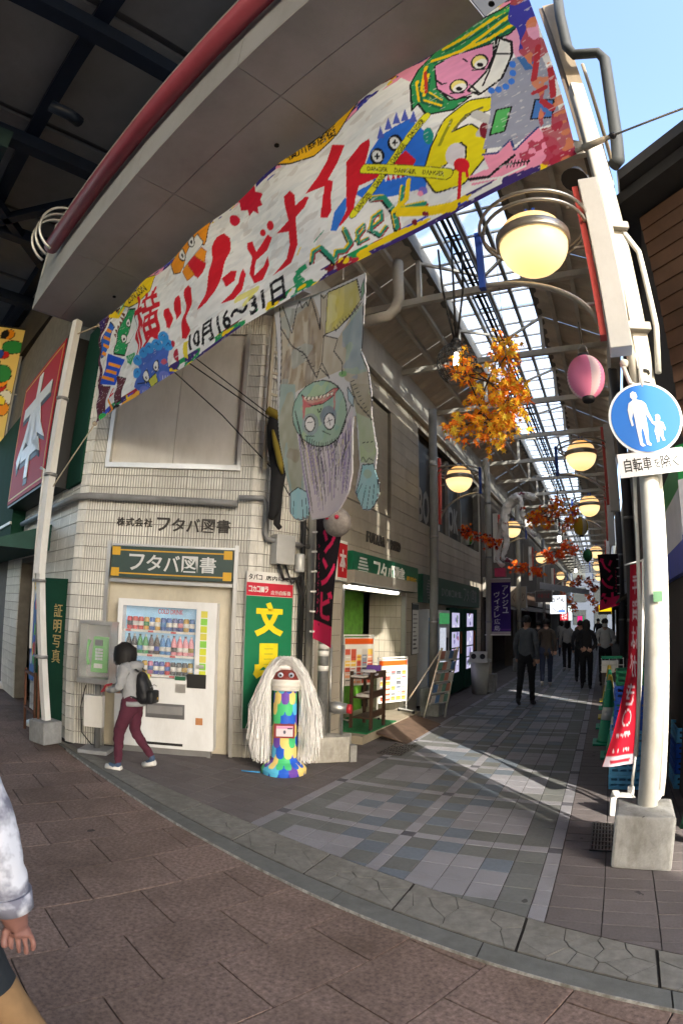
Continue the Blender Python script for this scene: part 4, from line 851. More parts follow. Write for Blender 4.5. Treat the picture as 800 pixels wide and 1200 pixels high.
P(z5, [(45, 290), (75, 300), (110, 460), (145, 290), (230, 220), (255, 250), (285, 420), (300, 190), (340, 190), (320, 460), (410, 480), (560, 240), (590, 270), (590, 600), (660, 760), (690, 960), (640, 1010), (560, 820), (480, 770), (450, 700), (280, 770), (150, 850), (60, 900), (45, 700)], S(160, 148, 126))
m = zs.inside(z5([(45, 290), (145, 290), (250, 210), (310, 420), (310, 640), (270, 770), (60, 900)])); zs.blotch(m, S(122, 98, 64), 5, .45, .75, 3, 2.5, .5); zs.blotch(m, S(92, 70, 44), 6, .66, .7, 7, 3, .5); zs.blotch(m, S(128, 142, 140), 5, .6, .6, 12)
P(z5, [(345, 175), (545, 95), (570, 230), (500, 320), (400, 420), (320, 450), (330, 300)], S(190, 176, 66), outline=INK, ow=.006); m = zs.inside(z5([(345, 175), (545, 95), (570, 230), (400, 420), (320, 450)])); zs.blotch(m, S(158, 148, 56), 6, .55, .6, 17, 2, .6); zs.blotch(m, S(206, 200, 120), 5, .62, .6, 19)
P(z5, [(500, 330), (575, 260), (590, 600), (640, 720), (560, 740), (470, 720), (480, 480)], S(132, 150, 132)); m = zs.inside(z5([(440, 440), (590, 260), (600, 640), (660, 800), (450, 740)])); zs.blotch(m, S(96, 132, 104), 5, .5, .7, 23, 2, .7); zs.blotch(m, S(110, 126, 150), 6, .62, .6, 27); P(z5, [(575, 150), (600, 90), (600, 170), (575, 230)], S(60, 130, 80), outline=INK, ow=.005); E(z5, 460, 730, 30, 22, S(90, 150, 70))
for pts in ([(320, 455), (400, 420), (490, 340), (580, 240)], [(50, 430), (110, 540), (190, 590), (240, 690), (275, 750)], [(310, 460), (408, 485), (385, 570), (450, 650), (455, 730)], [(65, 280), (110, 455), (145, 290), (165, 240), (180, 285), (205, 240), (215, 270), (235, 210), (285, 420), (298, 190), (315, 215), (340, 180)], [(310, 460), (305, 640), (275, 760)], [(305, 650), (365, 755), (300, 690)], [(590, 250), (590, 600), (650, 720), (690, 960)], [(47, 290), (50, 900)], [(350, 170), (550, 90), (570, 180)]): K(z5, pts, 6, INK)
for k in range(9): K(z5, [(380 + k * 20, 405 - k * 18), (395 + k * 20, 435 - k * 18)], 4, INK); K(z5, [(140 + k * 15, 560 + k * 20), (165 + k * 15, 550 + k * 20)], 4, INK)
# left arm, right arm, hands
P(z6, [(50, 0), (140, 0), (150, 240), (190, 500), (200, 700), (110, 720), (70, 560), (50, 300)], S(138, 140, 118)); m = zs.inside(z6([(50, 0), (140, 0), (190, 500), (200, 700), (110, 720), (50, 300)])); zs.blotch(m, S(120, 150, 150), 5, .52, .7, 31, 2, .6); zs.blotch(m, S(112, 96, 66), 6, .64, .7, 33)
P(z6, [(110, 730), (160, 690), (215, 720), (225, 800), (215, 890), (150, 910), (105, 890)], S(140, 190, 200), outline=INK, ow=.006)
P(z6, [(520, 0), (660, 10), (690, 250), (715, 470), (690, 540), (600, 530), (590, 300), (570, 200)], S(156, 168, 132)); m = zs.inside(z6([(575, 200), (690, 250), (715, 470), (600, 530)])); zs.blotch(m, S(164, 184, 128), 5, .5, .7, 35); m = zs.inside(z6([(520, 0), (660, 10), (690, 250), (575, 200)])); zs.blotch(m, S(140, 120, 92), 5, .42, .8, 36)
P(z6, [(610, 545), (690, 540), (720, 640), (728, 740), (660, 840), (590, 840), (550, 740), (585, 640)], S(140, 192, 196), outline=INK, ow=.006); E(z6, 645, 605, 30, 30, S(150, 160, 110), a=.6)
for x0, y0, x1, y1 in ((600, 670, 560, 740), (630, 680, 590, 820), (660, 680, 625, 840), (690, 670, 665, 830), (715, 640, 710, 740), (130, 780, 118, 890), (155, 770, 150, 900), (180, 770, 182, 890), (205, 760, 208, 880)): K(z6, [(x0, y0), (x1, y1)], 5, INK); E(z6, x1, y1 + 4, 8, 12, S(90, 96, 106))
# hair, head
P(z6, [(140, 220), (170, 350), (220, 520), (230, 890), (300, 900), (400, 860), (480, 770), (530, 640), (540, 420), (545, 180), (480, 250), (330, 400), (220, 370)], S(196, 184, 190))
r_ = random.Random(4)
for k in range(95):
    a = r_.random(); x0 = 160 + 380 * a; y0 = 250 + 150 * math.sin(math.pi * a) + r_.uniform(-30, 60); x1 = 225 + (300 * a) * (.9) + r_.uniform(-12, 12); y1 = r_.uniform(560, 870) - 150 * a * a
    K(z6, [(x0, y0), ((x0 + x1) / 2 + r_.uniform(-8, 8) + 18 * a, (y0 + y1) / 2), (x1, y1)], r_.uniform(3, 10), r_.choice([S(112, 84, 148), S(60, 56, 62), S(150, 130, 170), S(214, 206, 208), S(90, 84, 80), S(190, 180, 140), S(128, 100, 160)]), a=.85)
E(z6, 318, 195, 185, 225, S(136, 166, 140), outline=INK, ow=.008); m = zs.inside([tuple(q) for q in z6([(318 + 183 * math.cos(t), 195 + 222 * math.sin(t)) for t in np.linspace(0, 6.28, 30)])]); zs.blotch(m, S(110, 158, 146), 5, .5, .7, 41); zs.blotch(m, S(158, 178, 120), 6, .6, .6, 43)
P(z6, [(185, 70), (230, 105), (330, 75), (400, 25), (440, 25), (400, 80), (330, 130), (260, 145), (205, 130)], S(176, 52, 56), outline=INK, ow=.006); P(z6, [(200, 85), (240, 105), (330, 80), (395, 35), (410, 45), (330, 110), (250, 130), (210, 115)], S(190, 130, 110))
for k in range(8): x = 205 + k * 26; y = 100 - (k * 26 - 60) * .25 if k > 2 else 100; P(z6, [(x - 8, y - 14), (x + 14, y - 18), (x + 6, y + 8), (x - 6, y + 8)], S(224, 214, 196), outline=INK, ow=.003)
P(z6, [(190, 70), (195, 130), (200, 230), (212, 250), (212, 160), (260, 150), (220, 130)], S(190, 40, 50)); K(z6, [(408, 60), (412, 175)], 12, S(180, 50, 60))
E(z6, 250, 270, 55, 75, S(112, 122, 140), a=.7); E(z6, 370, 215, 58, 70, S(70, 76, 120), a=.7); 
for x, y, rx, ry in ((247, 268, 33, 52), (380, 250, 38, 55)): E(z6, x, y, rx, ry, S(226, 222, 220), outline=INK, ow=.008)
K(z6, [(230, 262), (262, 252)], 5, INK); K(z6, [(362, 255), (398, 240)], 5, INK); K(z6, [(372, 225), (385, 275)], 5, INK); K(z6, [(220, 350), (275, 350)], 5, INK); K(z6, [(330, 315), (385, 340)], 5, INK); K(z6, [(295, 170), (305, 190)], 8, INK); K(z6, [(318, 165), (312, 185)], 8, INK)
for k in range(14): a = k / 13; K(z6, [(230 + a * 200, 375 + 40 * math.sin(a * 3.1) - 20), (225 + a * 205, 410 + 40 * math.sin(a * 3.1))], 6, S(50, 48, 52))
for k in range(10): K(z6, [(148 + k * 5, 180 + k * 22), (165 + k * 6, 240 + k * 22)], 6, S(58, 54, 58)); K(z6, [(530 - k * 9, 150 + k * 22), (500 - k * 9, 230 + k * 22)], 7, S(58, 54, 58))
P(z6, [(500, 20), (550, 90), (550, 160), (510, 110)], S(150, 176, 186), outline=INK, ow=.005)
for k in range(11): K(z6, [(520 + k * 16, -10 + k * 26), (548 + k * 14, -20 + k * 26)], 5, INK)
K(z6, [(520, 0), (575, 130), (690, 250)], 6, INK); K(z6, [(600, 520), (615, 490), (640, 530), (660, 500), (690, 520)], 5, INK); K(z6, [(615, 400), (690, 395)], 3, INK)
stz = vnoise(UZ, VZ * .5, 30, 81); ink_ = zs.c.max(-1) < .06; w_ = np.where(ink_, 0, .10 + .22 * stz)[..., None]; zs.c = zs.c * (1 - w_) + np.array(S(206, 205, 202)) * w_   # thin washy paint on paper
keep = zs.inside(out); bn = bn_keep
bow = .025 * np.cos((UZ - uz.mean()) * 4) + .02 * np.sin(VZ * 4)
XZ = np.stack([A2[0] + bd.x * UZ + nrm.x * bow, A2[1] + bd.y * UZ + nrm.y * bow, VZ], -1)
zomb = thing('zombie_cutout', 'painted paper zombie with purple hair hanging upside down below the banner', 'cut-out', (-1.6, 2.8, 2.2))
zc = zs.build('paper', XZ, vcmat('painted_paper', .8, trans=.12), zomb, keep=keep)
md = zc.modifiers.new('thick', 'SOLIDIFY'); md.thickness = .006; md.offset = 1
for q in ((345, 352), (402, 328)): a = onV(*q, A2, B2); MB().tube([a, a + Vector((0, 0, .22))], .003, 5).build('string', WHITE, zomb)
# ================================================================ SIGNS AND FITTINGS ON THE CORNER BUILDING
def ws(F, x, y, off=0):          # photo point -> (distance along wall, height) on the wall plane, off metres in front of it
    a = F @ Vector((0, -off, 0)); b = F @ Vector((1, -off, 0)); q = onV(x, y, a, b); l = F.inverted() @ q; return l.x, l.z
def fbox(name, F, x0, x1, y0, y1, z0, z1, m, p=None, bevel=0): return MB(F).box(x0, x1, y0, y1, z0, z1).build(name, m, p, bevel)
def wthing(name, label, cat, F, s, y, z, group=None): return thing(name, label, cat, tuple(F @ Vector((s, y, z))), group)
# name board over the drink machine
t = wthing('name_board', 'dark green name board with silver letters over the drink machine', 'sign', FB, 1.2, 0, 2.0)
SGN = mat('slate_green_board', (.045, .075, .068), .4, var=.08)
fbox('panel', FB, .45, 1.93, -.03, .0, 2.03, 2.40, SGN, t); fbox('board_frame', FB, .435, 1.945, -.028, .012, 2.405, 2.43, ALU, t)
for x0, x1, z0, z1 in ((.49, 1.89, 2.345, 2.36), (.49, 1.89, 2.07, 2.085)): fbox('gold_line', FB, x0, x1, -.034, -.03, z0, z1, GOLD, t)
for a in (.455, 1.815):
    for c in (2.04, 2.29): fbox('gold_corner', FB, a, a + .10, -.0335, -.03, c, c + .10, GOLD, t)
text_chars('フタバ図書', FB, .66, 1.74, 2.12, 2.31, SILV, t, bold=.012, y=-.03, depth=.008)
t = wthing('wall_lettering', 'small dark metal company name letters on the tiles above the name board', 'lettering', FB, 1.2, 0, 2.6)
text_chars('株式会社', FB, .47, .93, 2.64, 2.745, mat('bronze_letters', (.05, .045, .04), .5), t, y=-.012, depth=.02, bold=.006); text_chars('フタバ図書', FB, .97, 1.88, 2.60, 2.76, MATS['bronze_letters'], t, y=-.012, depth=.02, bold=.012)
# pipes along the facade
tag(MB().tube([FA @ Vector((sA(-8.6), -.1, 2.95)), FA @ Vector((LA - .02, -.1, 2.97)), FB @ Vector((.12, -.1, 2.98)), FB @ Vector((1.75, -.1, 2.95)), FB @ Vector((1.95, -.1, 2.94))], .042, 12).build('conduit_pipe', PVC), 'grey conduit running along the tiles under the boarded window', 'pipe')
a = FC @ Vector((.1, -.08, 0)); tag(MB().tube([FB @ Vector((1.96, -.09, 3.02)), FC @ Vector((.02, -.09, 3.03)), FC @ Vector((.06, -.09, 2.98)), FC @ Vector((.07, -.09, 2.6)), FC @ Vector((.1, -.09, 2.55)), FC @ Vector((.75, -.09, 2.52))], .03, 10).build('elbow_pipe', PVC), 'grey pipe dropping beside the stationery sign', 'pipe')
# big red 本 sign on wall A, its green backing, poster box beyond it
t = wthing('book_sign', 'big red sign board with a white brush character on the street side', 'sign', FA, sA(-7.3), -.3, 3.2)
s0, s1 = sA(-8.75), sA(-6.35)
fbox('box', FA, s0, s1, -.36, -.02, 3.2, 5.4, BLACK, t); fbox('red_face', FA, s0 + .04, s1 - .04, -.375, -.361, 3.24, 5.36, mat('sign_red', (.42, .016, .022), .6, var=.05, spec=.15), t)
for x0, x1, z0, z1 in ((s0 + .10, s1 - .10, 3.30, 3.325), (s0 + .10, s1 - .10, 5.28, 5.305)): fbox('gold_line', FA, x0, x1, -.378, -.376, z0, z1, GOLD, t)
for x0 in (s0 + .10, s1 - .12): fbox('gold_line', FA, x0, x0 + .02, -.3785, -.376, 3.33, 5.27, GOLD, t)
text_on('本', FA, s0 + .33, s1 - .25, 3.4, 5.18, BLACK, t, 'shadow_character', bold=.03, y=-.377, depth=.004); text_on('本', FA, s0 + .4, s1 - .3, 3.5, 5.2, mat('letter_white', (.72, .72, .7), .4), t, bold=.02, y=-.383, depth=.01)
fbox('green_panel', FA, sA(-6.3), sA(-5.72), -.06, -.01, 3.18, 5.48, DKGREEN, t)
t = wthing('poster_box', 'projecting box with a yellow comic-style poster at the left edge', 'sign', FA, sA(-8.9), -.4, 4)
PF = frame(FA @ Vector((sA(-8.85), 0, 0)), FA.to_euler().z + R(90))          # runs out of the wall towards the street
PF = frame(FA @ Vector((sA(-12.3), -1.5, 0)), FA.to_euler().z + R(72))
q = sheet_on(PF, 0, 1.45, 5.2, 8.1, 60, 100, S(232, 206, 120), y=-.02)
for k in range(44):
    cx, cy = random.uniform(.1, 1.35), random.uniform(5.3, 8.0); q.ell(cx, cy, random.uniform(.08, .25), random.uniform(.1, .3), random.choice([S(200, 30, 30), S(240, 150, 20), S(30, 80, 180), S(240, 220, 60), S(40, 140, 70), S(20, 20, 24), S(230, 230, 220)]), random.uniform(0, 3), outline=S(20, 20, 20), ow=.015)
q.build('poster', q.X, GLOSSP, t); fbox('box', PF, 0, 1.45, -.01, .12, 5.15, 8.15, BLACK, t)
for x in (1.47, 1.6): fbox('rail', PF, x, x + .035, -.03, .03, 5.0, 8.3, GREY, t)
for z in (5.4, 6.4, 7.4): fbox('rung', PF, 1.506, 1.599, -.015, .015, z, z + .03, GREY, t)
t = wthing('green_wall_panel', 'dark green panelled front below the comic poster', 'panel', FA, sA(-9.4), -.1, 2.7); fbox('panel', FA, sA(-13.5), sA(-8.8), -.25, -.01, 2.75, 5.1, DKGREEN, t); fbox('rail', FA, sA(-12.5), sA(-8.8), -.28, -.251, 2.95, 3.0, WHITE, t)
# green awning over the street door
t = wthing('green_awning', 'dark green sloping awning over the street-side door', 'awning', FA, sA(-8), -.4, 2.4)
q0, q1 = sA(-12), sA(-6.95)
MB(FA).add([(q0, -.01, 2.78), (q1, -.01, 2.78), (q1, -.75, 2.5), (q0, -.75, 2.5), (q0, -.75, 2.38), (q1, -.75, 2.38), (q0, -.01, 2.4), (q1, -.01, 2.4)], [(0, 1, 2, 3), (3, 2, 5, 4), (1, 7, 5, 2), (0, 3, 4, 6), (6, 4, 5, 7)]).build('canvas', mat('green_canvas', (.02, .075, .06), .7, var=.15), t)
# photo booth sign panel
t = wthing('photo_sign', 'tall dark green panel with gold vertical letters beside the white pole', 'sign', FA, sA(-6.3), -.2, 0)
PNF = frame((-6.42, 4.26, 0), R(14)); fbox('panel', PNF, .0, .48, -.08, .08, .04, 1.98, DKGREEN, t, .01); text_on('証\n明\n写\n真', PNF, .28, .42, .92, 1.66, mat('dull_gold', (.42, .33, .14), .6), t, bold=.0, line=1.05, y=-.081, depth=.004)
t = wthing('door_poster', 'colourful posters taped inside the street-side doorway', 'poster', FA, sA(-7), -.05, .5)
q = sheet_on(FA, sA(-7.58), sA(-7.3), .5, 2.0, 24, 60, S(60, 110, 180), y=-.04)
for k in range(16): q.ell(random.uniform(sA(-7.56), sA(-7.32)), random.uniform(.55, 1.95), .07, .09, random.choice([S(220, 220, 220), S(210, 60, 60), S(40, 90, 190), S(90, 170, 90), S(240, 200, 60)]))
q.text('写真', sA(-7.56), sA(-7.33), 1.78, 1.95, WHT); q.build('poster', q.X, PRINT, t)
# white posts and rag beside it, with their weights
for i, (a, b, lab) in enumerate(((( 37, 630), (50, 848), 'thin white flag pole leaning beside the left entrance pole'),)):
    pa, pb = onZ(48, 862, .05), None
    t = thing('flag_stand', lab, 'flag stand', tuple(onZ(46, 866, 0)))
    base = onZ(44, 850, 0)
    MB().tube([base + Vector((0, 0, .1)), Vector((base.x - .12, base.y - .02, 2.6))], .014, 8).build('pole', WHITE, t); MB().lathe([(.16, 0), (.15, .06), (.05, .1), (.02, .13)], (base.x, base.y, 0), 16).build('water_base', WHITE, t)
    F = frame((base.x - .03, base.y - .02, 0), R(-10)); q = sheet_on(F, 0, .13, .75, 2.1, 10, 60, S(205, 205, 205), wave=lambda u, v: .03 * np.sin(v * 9) + .02 * np.sin(u * 30)); q.text('写', .02, .11, 1.7, 1.8, S(40, 60, 150)); q.build('rag', q.X, CLOTH, t)
b0 = onZ(8, 806, 0); t = thing('flag_stand', 'white flag stand base at the far left by the wall', 'flag stand', tuple(b0)); MB().lathe([(.2, 0), (.19, .08), (.07, .14), (.02, .17)], tuple(b0), 16).build('water_base', WHITE, t); MB().tube([b0 + Vector((0, 0, .1)), b0 + Vector((-.1, 0, 2.4))], .014, 8).build('pole', WHITE, t)
RUST = mat('rusty_steel', (.13, .055, .03), .8, var=.35, scale=20)
t = wthing('steel_rack', 'rusty brown steel rack standing by the green panel', 'rack', FA, sA(-5.9), -.3, 0)
for x, z in ((-5.78, 1.35), (-6.45, .8), (-5.95, .8)): MB(FA).tube([(sA(x), -.36, 0), (sA(x), -.36, z)], .018, 8).build('post', RUST, t)
for z in (.3, .76): MB(FA).bar((sA(-6.45), -.36, z), (sA(-5.95), -.36, z), .03).build('rail', RUST, t)
# ---------------------------------------------------------------- left entrance pole
t = thing('entrance_pole', 'white painted square steel pole on a concrete block at the left of the banner', 'pole', (-5.74, 3.98, 0))
MB().prism([(-5.97, 3.83), (-5.65, 3.83), (-5.67, 4.11), (-5.95, 4.11)], 0, .27).build('concrete_block', CONC, t, .02)
MB().bar((-5.80, 3.97, .26), (-5.97, 3.89, 2.1), .08).build('lower_pole', WHITE, t); MB().bar((-5.975, 3.885, 2.0), (-5.955, 3.88, 5.35), .10, .095).build('upper_pole', WHITE, t)
MB().tube([(-6.06, 3.88, 1.1), (-6.1, 3.87, 3.3), (-6.19, 3.87, 3.33)], .02, 8).build('thin_pipe', WHITE, t)
for z in (1.0, 1.9, 3.2, 4.2): MB().lathe([(.085, 0), (.085, .035)], (-5.965 + (.08 if z < 1.5 else 0), 3.885 + (.04 if z < 1.5 else 0), z), 10).build('band', GREY, t)
# ---------------------------------------------------------------- pay phone
t = wthing('pay_phone', 'green public phone in a glazed box on a steel stand by the wall', 'pay phone', FB, .3, -.3, 0)
PHF = FB @ Matrix.Translation((.42, -.26, 0)) @ Matrix.Diagonal((.70, .85, 1, 1))
fbox('base_plate', PHF, -.2, .3, -.2, .15, .0, .045, mat('base_grey', (.3, .31, .32), .6), t, .01)
MB(PHF).tube([(.05, 0, .045), (.05, 0, .85)], .05, 14).build('column', GREY, t); fbox('white_cabinet', PHF, -.13, .19, -.14, -.03, .30, .66, WHITE, t, .01)
fbox('tray', PHF, -.22, .32, -.22, .1, .80, .86, ALU, t, .008); fbox('back', PHF, -.22, .32, .06, .1, .86, 1.46, GREY, t); fbox('top', PHF, -.23, .33, -.2, .1, 1.461, 1.50, ALU, t)
for x in (-.22, .30): fbox('side_post', PHF, x, x + .02, -.2, .06, .86, 1.46, ALU, t)
fbox('pane', PHF, -.199, .299, -.2, -.194, .87, 1.455, mat('clear_glass', (.8, .85, .85), .03, alpha=.12, var=0), t)
PG = mat('phone_green', (.08, .42, .045), .4, var=.05); ph = MB(PHF); ph.add([(-.05, .05, .92), (.24, .05, .92), (.24, .05, 1.32), (-.05, .05, 1.32), (-.05, -.10, .92), (.24, -.10, .92), (.24, -.02, 1.32), (-.05, -.02, 1.32)], [(0, 1, 2, 3), (4, 7, 6, 5), (0, 4, 5, 1), (3, 2, 6, 7), (0, 3, 7, 4), (1, 5, 6, 2)]); ph = ph.build('phone_body', PG, t, .01)
MB(PHF).tube([(-.1, -.06, 1.0), (-.125, -.07, 1.08), (-.125, -.07, 1.2), (-.1, -.06, 1.28)], [.03, .018, .018, .032], 10).build('handset', PG, ph)
fbox('display', PHF, .0, .13, -.075, -.05, 1.22, 1.29, BLACK, ph); fbox('label_plate', PHF, .01, .15, -.1045, -.09, .97, 1.02, WHITE, ph)
for i in range(4):
    for j in range(3): fbox('key', PHF, .02 + j * .045, .05 + j * .045, -.09, -.06, 1.06 + i * .035, 1.085 + i * .035, SILV, ph)
MB(PHF).tube([(-.19, .05, .75), (-.24, -.02, .5), (-.22, 0, .2), (-.1, .1, .05), (.2, .15, .02)], .008, 6).build('cable', BLACK, t)
# ---------------------------------------------------------------- drink vending machine
VMW = mat('vending_white', (.76, .78, .79), .3, var=.03, dirt=.2, dscale=4); VB = mat('display_blue', (.30, .55, .78), .4, var=.3, scale=4, emit=.04)
def vending(name, label, F, W, H, D, group, rows, z0=.08):
    t = thing(name, label, 'vending machine', tuple(F @ Vector((W / 2, 0, 0))), group)
    wx1 = W * .80
    mb = MB(F)
    for a, b, c, d in cells(W, z0, H, [(.06, wx1, H * .5, H * .955)]): mb.box(a, b, 0, .16, c, d)
    mb.build('front_panel', VMW, t); fbox('cabinet', F, 0, W, .161, D, z0, H, VMW, t, .01); fbox('display_back', F, .06, wx1, .135, .159, H * .5, H * .955, VB, t)
    fbox('kick_plate', F, .03, W - .03, .04, .12, 0, z0, GREY, t)
    return t, wx1
VF_ = FB @ Matrix.Translation((.61, -.13, 0)); VW, VH = 1.17, 1.78
t, wx1 = vending('drink_machine', 'white drink vending machine with rows of cans and bottles in the wall niche', VF_, VW, VH, .225, 'vending machines', 3)
cols_ = [[(.5, .02, .03), (.5, .04, .03), (.55, .05, .03), (.55, .3, .03), (.03, .12, .4), (.6, .35, .04), (.03, .1, .35), (.03, .1, .35), (.04, .05, .2), (.04, .05, .2), (.5, .3, .03), (.03, .14, .4)], [(.02, .02, .025), (.02, .02, .025), (.02, .22, .05), (.02, .22, .05), (.05, .02, .03), (.05, .03, .02), (.04, .2, .5), (.04, .2, .5), (.7, .25, .3), (.7, .25, .3), (.7, .3, .35), (.7, .3, .35)], [(.7, .2, .02), (.55, .4, .05), (.05, .2, .45), (.5, .3, .02), (.4, .1, .2), (.03, .05, .3), (.03, .05, .3), (.45, .02, .02), (.02, .02, .02), (.02, .02, .02), (.02, .02, .03), (.35, .25, .03)]]
BM = {}
def bmat(c):
    if c not in BM: BM[c] = mat('drink_%d' % len(BM), c, .25, var=.05)
    return BM[c]
x0v, x1v = .09, wx1 - .03
for r, (zb, hb) in enumerate(((VH * .82, .15), (VH * .665, .225), (VH * .535, .15))):
    fbox('shelf', VF_, x0v - .025, x1v + .02, .05, .134, zb - .055, zb - .03, WHITE, t); 
    n = 12; wq = (x1v - x0v) / n
    for i in range(n):
        cx = x0v + (i + .5) * wq; c = cols_[r][i]
        if hb > .2: prof = [(.03, 0), (.034, .01), (.034, .12), (.03, .15), (.013, .195), (.013, .215)]
        else: prof = [(.028, 0), (.033, .008), (.033, .13), (.026, .148)]
        b = MB(VF_).lathe(prof, (cx, .09, zb - .029), 10).build('bottle' if hb > .2 else 'can', bmat(c), t)
        MB(VF_).lathe([(.0346, .04), (.0346, .09)] if hb > .2 else [(.0336, .045), (.0336, .095)], (cx, .09, zb - .029), 10).build('label_band', WHITE if (i + r) % 3 else bmat(cols_[(r + 1) % 3][i]), b)
        if hb > .2: MB(VF_).lathe([(.0135, .195), (.0135, .222)], (cx, .09, zb - .029), 8).build('cap', WHITE if i % 2 else BLACK, b)
        fbox('button', VF_, cx - .03, cx + .03, .035, .048, zb - .056, zb - .034, WHITE if i % 4 else mat('price_red', (.5, .05, .05), .4), t)
fbox('pane', VF_, .06, wx1, .012, .018, VH * .5, VH * .955, mat('vm_glass', (.9, .95, 1), .05, alpha=.08, var=0), t)
text_on('COLD DRINK', VF_, .45, .75, VH * .912, VH * .945, mat('red_print', (.5, .03, .05), .5), t, y=.134, depth=.002, bold=.02)
for k in range(9): fbox('sticker', VF_, wx1 + .055, wx1 + .13, -.004, -.0005, VH * .52 + k * .085, VH * .52 + k * .085 + .075, mat('sticker_%d' % (k % 3), [(.6, .65, .05), (.25, .6, .08), (.65, .6, .1)][k % 3], .5), t)
fbox('coin_panel', VF_, wx1 - .08, wx1 + .14, -.012, -.001, .80, .96, BLACK, t, .02); fbox('bill_slot', VF_, wx1 - .22, wx1 - .1, -.012, -.001, .88, .925, mat('slot_green', (.02, .12, .06), .4), t); fbox('card_reader', VF_, wx1 - .21, wx1 - .09, -.014, -.001, .74, .84, ALU, t); fbox('coin_return', VF_, wx1 + .02, wx1 + .11, -.016, -.001, 1.03, 1.07, ALU, t)
fbox('delivery_slot', VF_, .38, wx1 - .1, -.004, -.001, .43, .60, mat('slot_grey', (.12, .12, .125), .3), t); fbox('flap', VF_, .40, wx1 - .12, -.014, -.005, .48, .575, mat('flap_clear', (.55, .56, .56), .2, metal=.6), t)
fbox('notice', VF_, .3, .42, -.004, -.0005, .76, .93, mat('notice_yellow', (.6, .58, .1), .5), t); fbox('notice', VF_, .16, .29, -.004, -.0005, .74, .95, mat('notice_brown', (.35, .2, .08), .5), t); fbox('notice', VF_, wx1 + .03, wx1 + .11, -.004, -.0005, .38, .46, mat('notice_orange', (.45, .2, .08), .5), t); fbox('foot', VF_, VW - .07, VW - .03, .0, .05, 0, .08, GREY, t); fbox('foot', VF_, .03, .07, .0, .05, 0, .08, GREY, t); fbox('lower_vent', VF_, .38, VW - .35, -.003, -.001, .115, .145, BLACK, t)
# ---------------------------------------------------------------- stationery sign on wall C
t = wthing('stationery_sign', 'tall green sign with two big yellow characters under white and red bands', 'sign', FC, .3, 0, .3)
sl, _ = ws(FC, 289, 690, .03); sr, _ = ws(FC, 343, 690, .03)
fbox('board', FC, sl, sr, -.03, .0, .35, 2.17, WHITE, t); fbox('green_face', FC, sl, sr, -.034, -.031, .36, 1.885, mat('sign_green2', (.012, .19, .085), .4, var=.05), t); fbox('red_face', FC, sl, sr, -.034, -.031, 1.89, 2.04, mat('sign_red2', (.55, .025, .05), .4), t)
YL = mat('letter_yellow', (.85, .68, .02), .4); text_on('文', FC, sl + .12, sr - .12, 1.42, 1.82, YL, t, y=-.035, bold=.05); text_on('具', FC, sl + .12, sr - .12, .93, 1.34, YL, t, y=-.035, bold=.05)
text_on('タバコ', FC, sl + .02, sl + .2, 2.07, 2.14, BLACK, t, y=-.031, bold=.02); text_on('店内にて', FC, sl + .25, sr - .06, 2.075, 2.13, BLACK, t, y=-.031, bold=.02); text_chars('コカコーラ', FC, sl + .02, sl + .29, 1.93, 2.0, WHITE, t, y=-.035, bold=.03); text_chars('店外自販機', FC, sl + .32, sr - .03, 1.91, 1.96, WHITE, t, y=-.035, bold=.006)
# meter box, pipes and cables on wall C
t = wthing('meter_box', 'grey steel meter box with a cable duct above the stationery sign', 'meter box', FC, .55, -.1, 2.3)
mx, mz = ws(FC, 332, 648, .1); fbox('box', FC, mx - .13, mx + .13, -.16, -.02, 2.27, 2.62, mat('box_grey', (.42, .43, .42), .4), t, .01); MB(FC).lathe([(.05, 2.2), (.06, 2.22), (.06, 2.4), (.05, 2.42)], (mx + .24, -.1, 0), 14).build('canister', SILV, t)
struct(MB(FC).tube([(mx - .05, -.08, 2.27), (mx + .02, -.1, 2.1), (mx + .2, -.1, 2.12), (mx + .3, -.08, 1.9), (mx + .3, -.06, 1.2)], .02, 8).tube([(mx + .05, -.07, 2.27), (mx + .12, -.12, 2.05), (mx + .3, -.1, 2.2), (mx + .27, -.06, 3.0)], .016, 8).tube([(mx + .26, -.09, 2.2), (mx + .3, -.12, 2.02), (mx + .33, -.06, 1.6), (mx + .33, -.05, .4)], .018, 8).build('cable_bundle', BLACK, t), 'stuff')
for px_, m, r, z1, lab in ((352, BLACK, .03, 5.3, 'black down pipe right of the stationery sign'), (362, mat('cream_pipe', (.42, .41, .37), .5, var=.1, dirt=.3), .045, 5.4, 'cream down pipe behind the steel flag post')):
    s, _ = ws(FC, px_, 760, .1); tag(MB(FC).tube([(s, -.09, .0), (s, -.09, z1)], r, 12).build('down_pipe', m), lab, 'pipe')
BX = Vector((-2.95, 5.72, 0))
t = thing('flag_post', 'stickered galvanised post on a battered concrete block by the shop door', 'post', tuple(BX))
MB().prism([(-3.07, 5.5), (-2.74, 5.8), (-2.82, 6.02), (-3.15, 5.78)], 0, .30).build('concrete_block', mat('whitewashed_concrete', (.45, .44, .40), .9, var=.3, scale=6, bump=.6, bscale=30, dirt=.7, dscale=6), t, .015)
MB().prism([(-2.72, 5.78), (-2.66, 5.84), (-2.72, 5.9), (-2.78, 5.85)], 0, .2).build('stone', CONC, t, .01)
GALV = mat('galvanised', (.36, .37, .37), .4, metal=.7, var=.2, scale=18, dirt=.3, dscale=4); PX = Vector((-3.05, 5.70, 0))
MB().tube([PX + Vector((0, 0, .28)), PX + Vector((0, 0, 1.6)), PX + Vector((0, 0, 5.4))], .062, 16).build('pole', GALV, t)
for z in (1.05, 1.22, 1.3): MB().lathe([(.0635, 0), (.0635, .06)], (PX.x, PX.y, z), 16).build('sticker', WHITE, t)
t = thing('fire_inlet', 'steel fire hose inlet with a red cap beside the flag post', 'fire inlet', (-2.75, 5.95, .4))
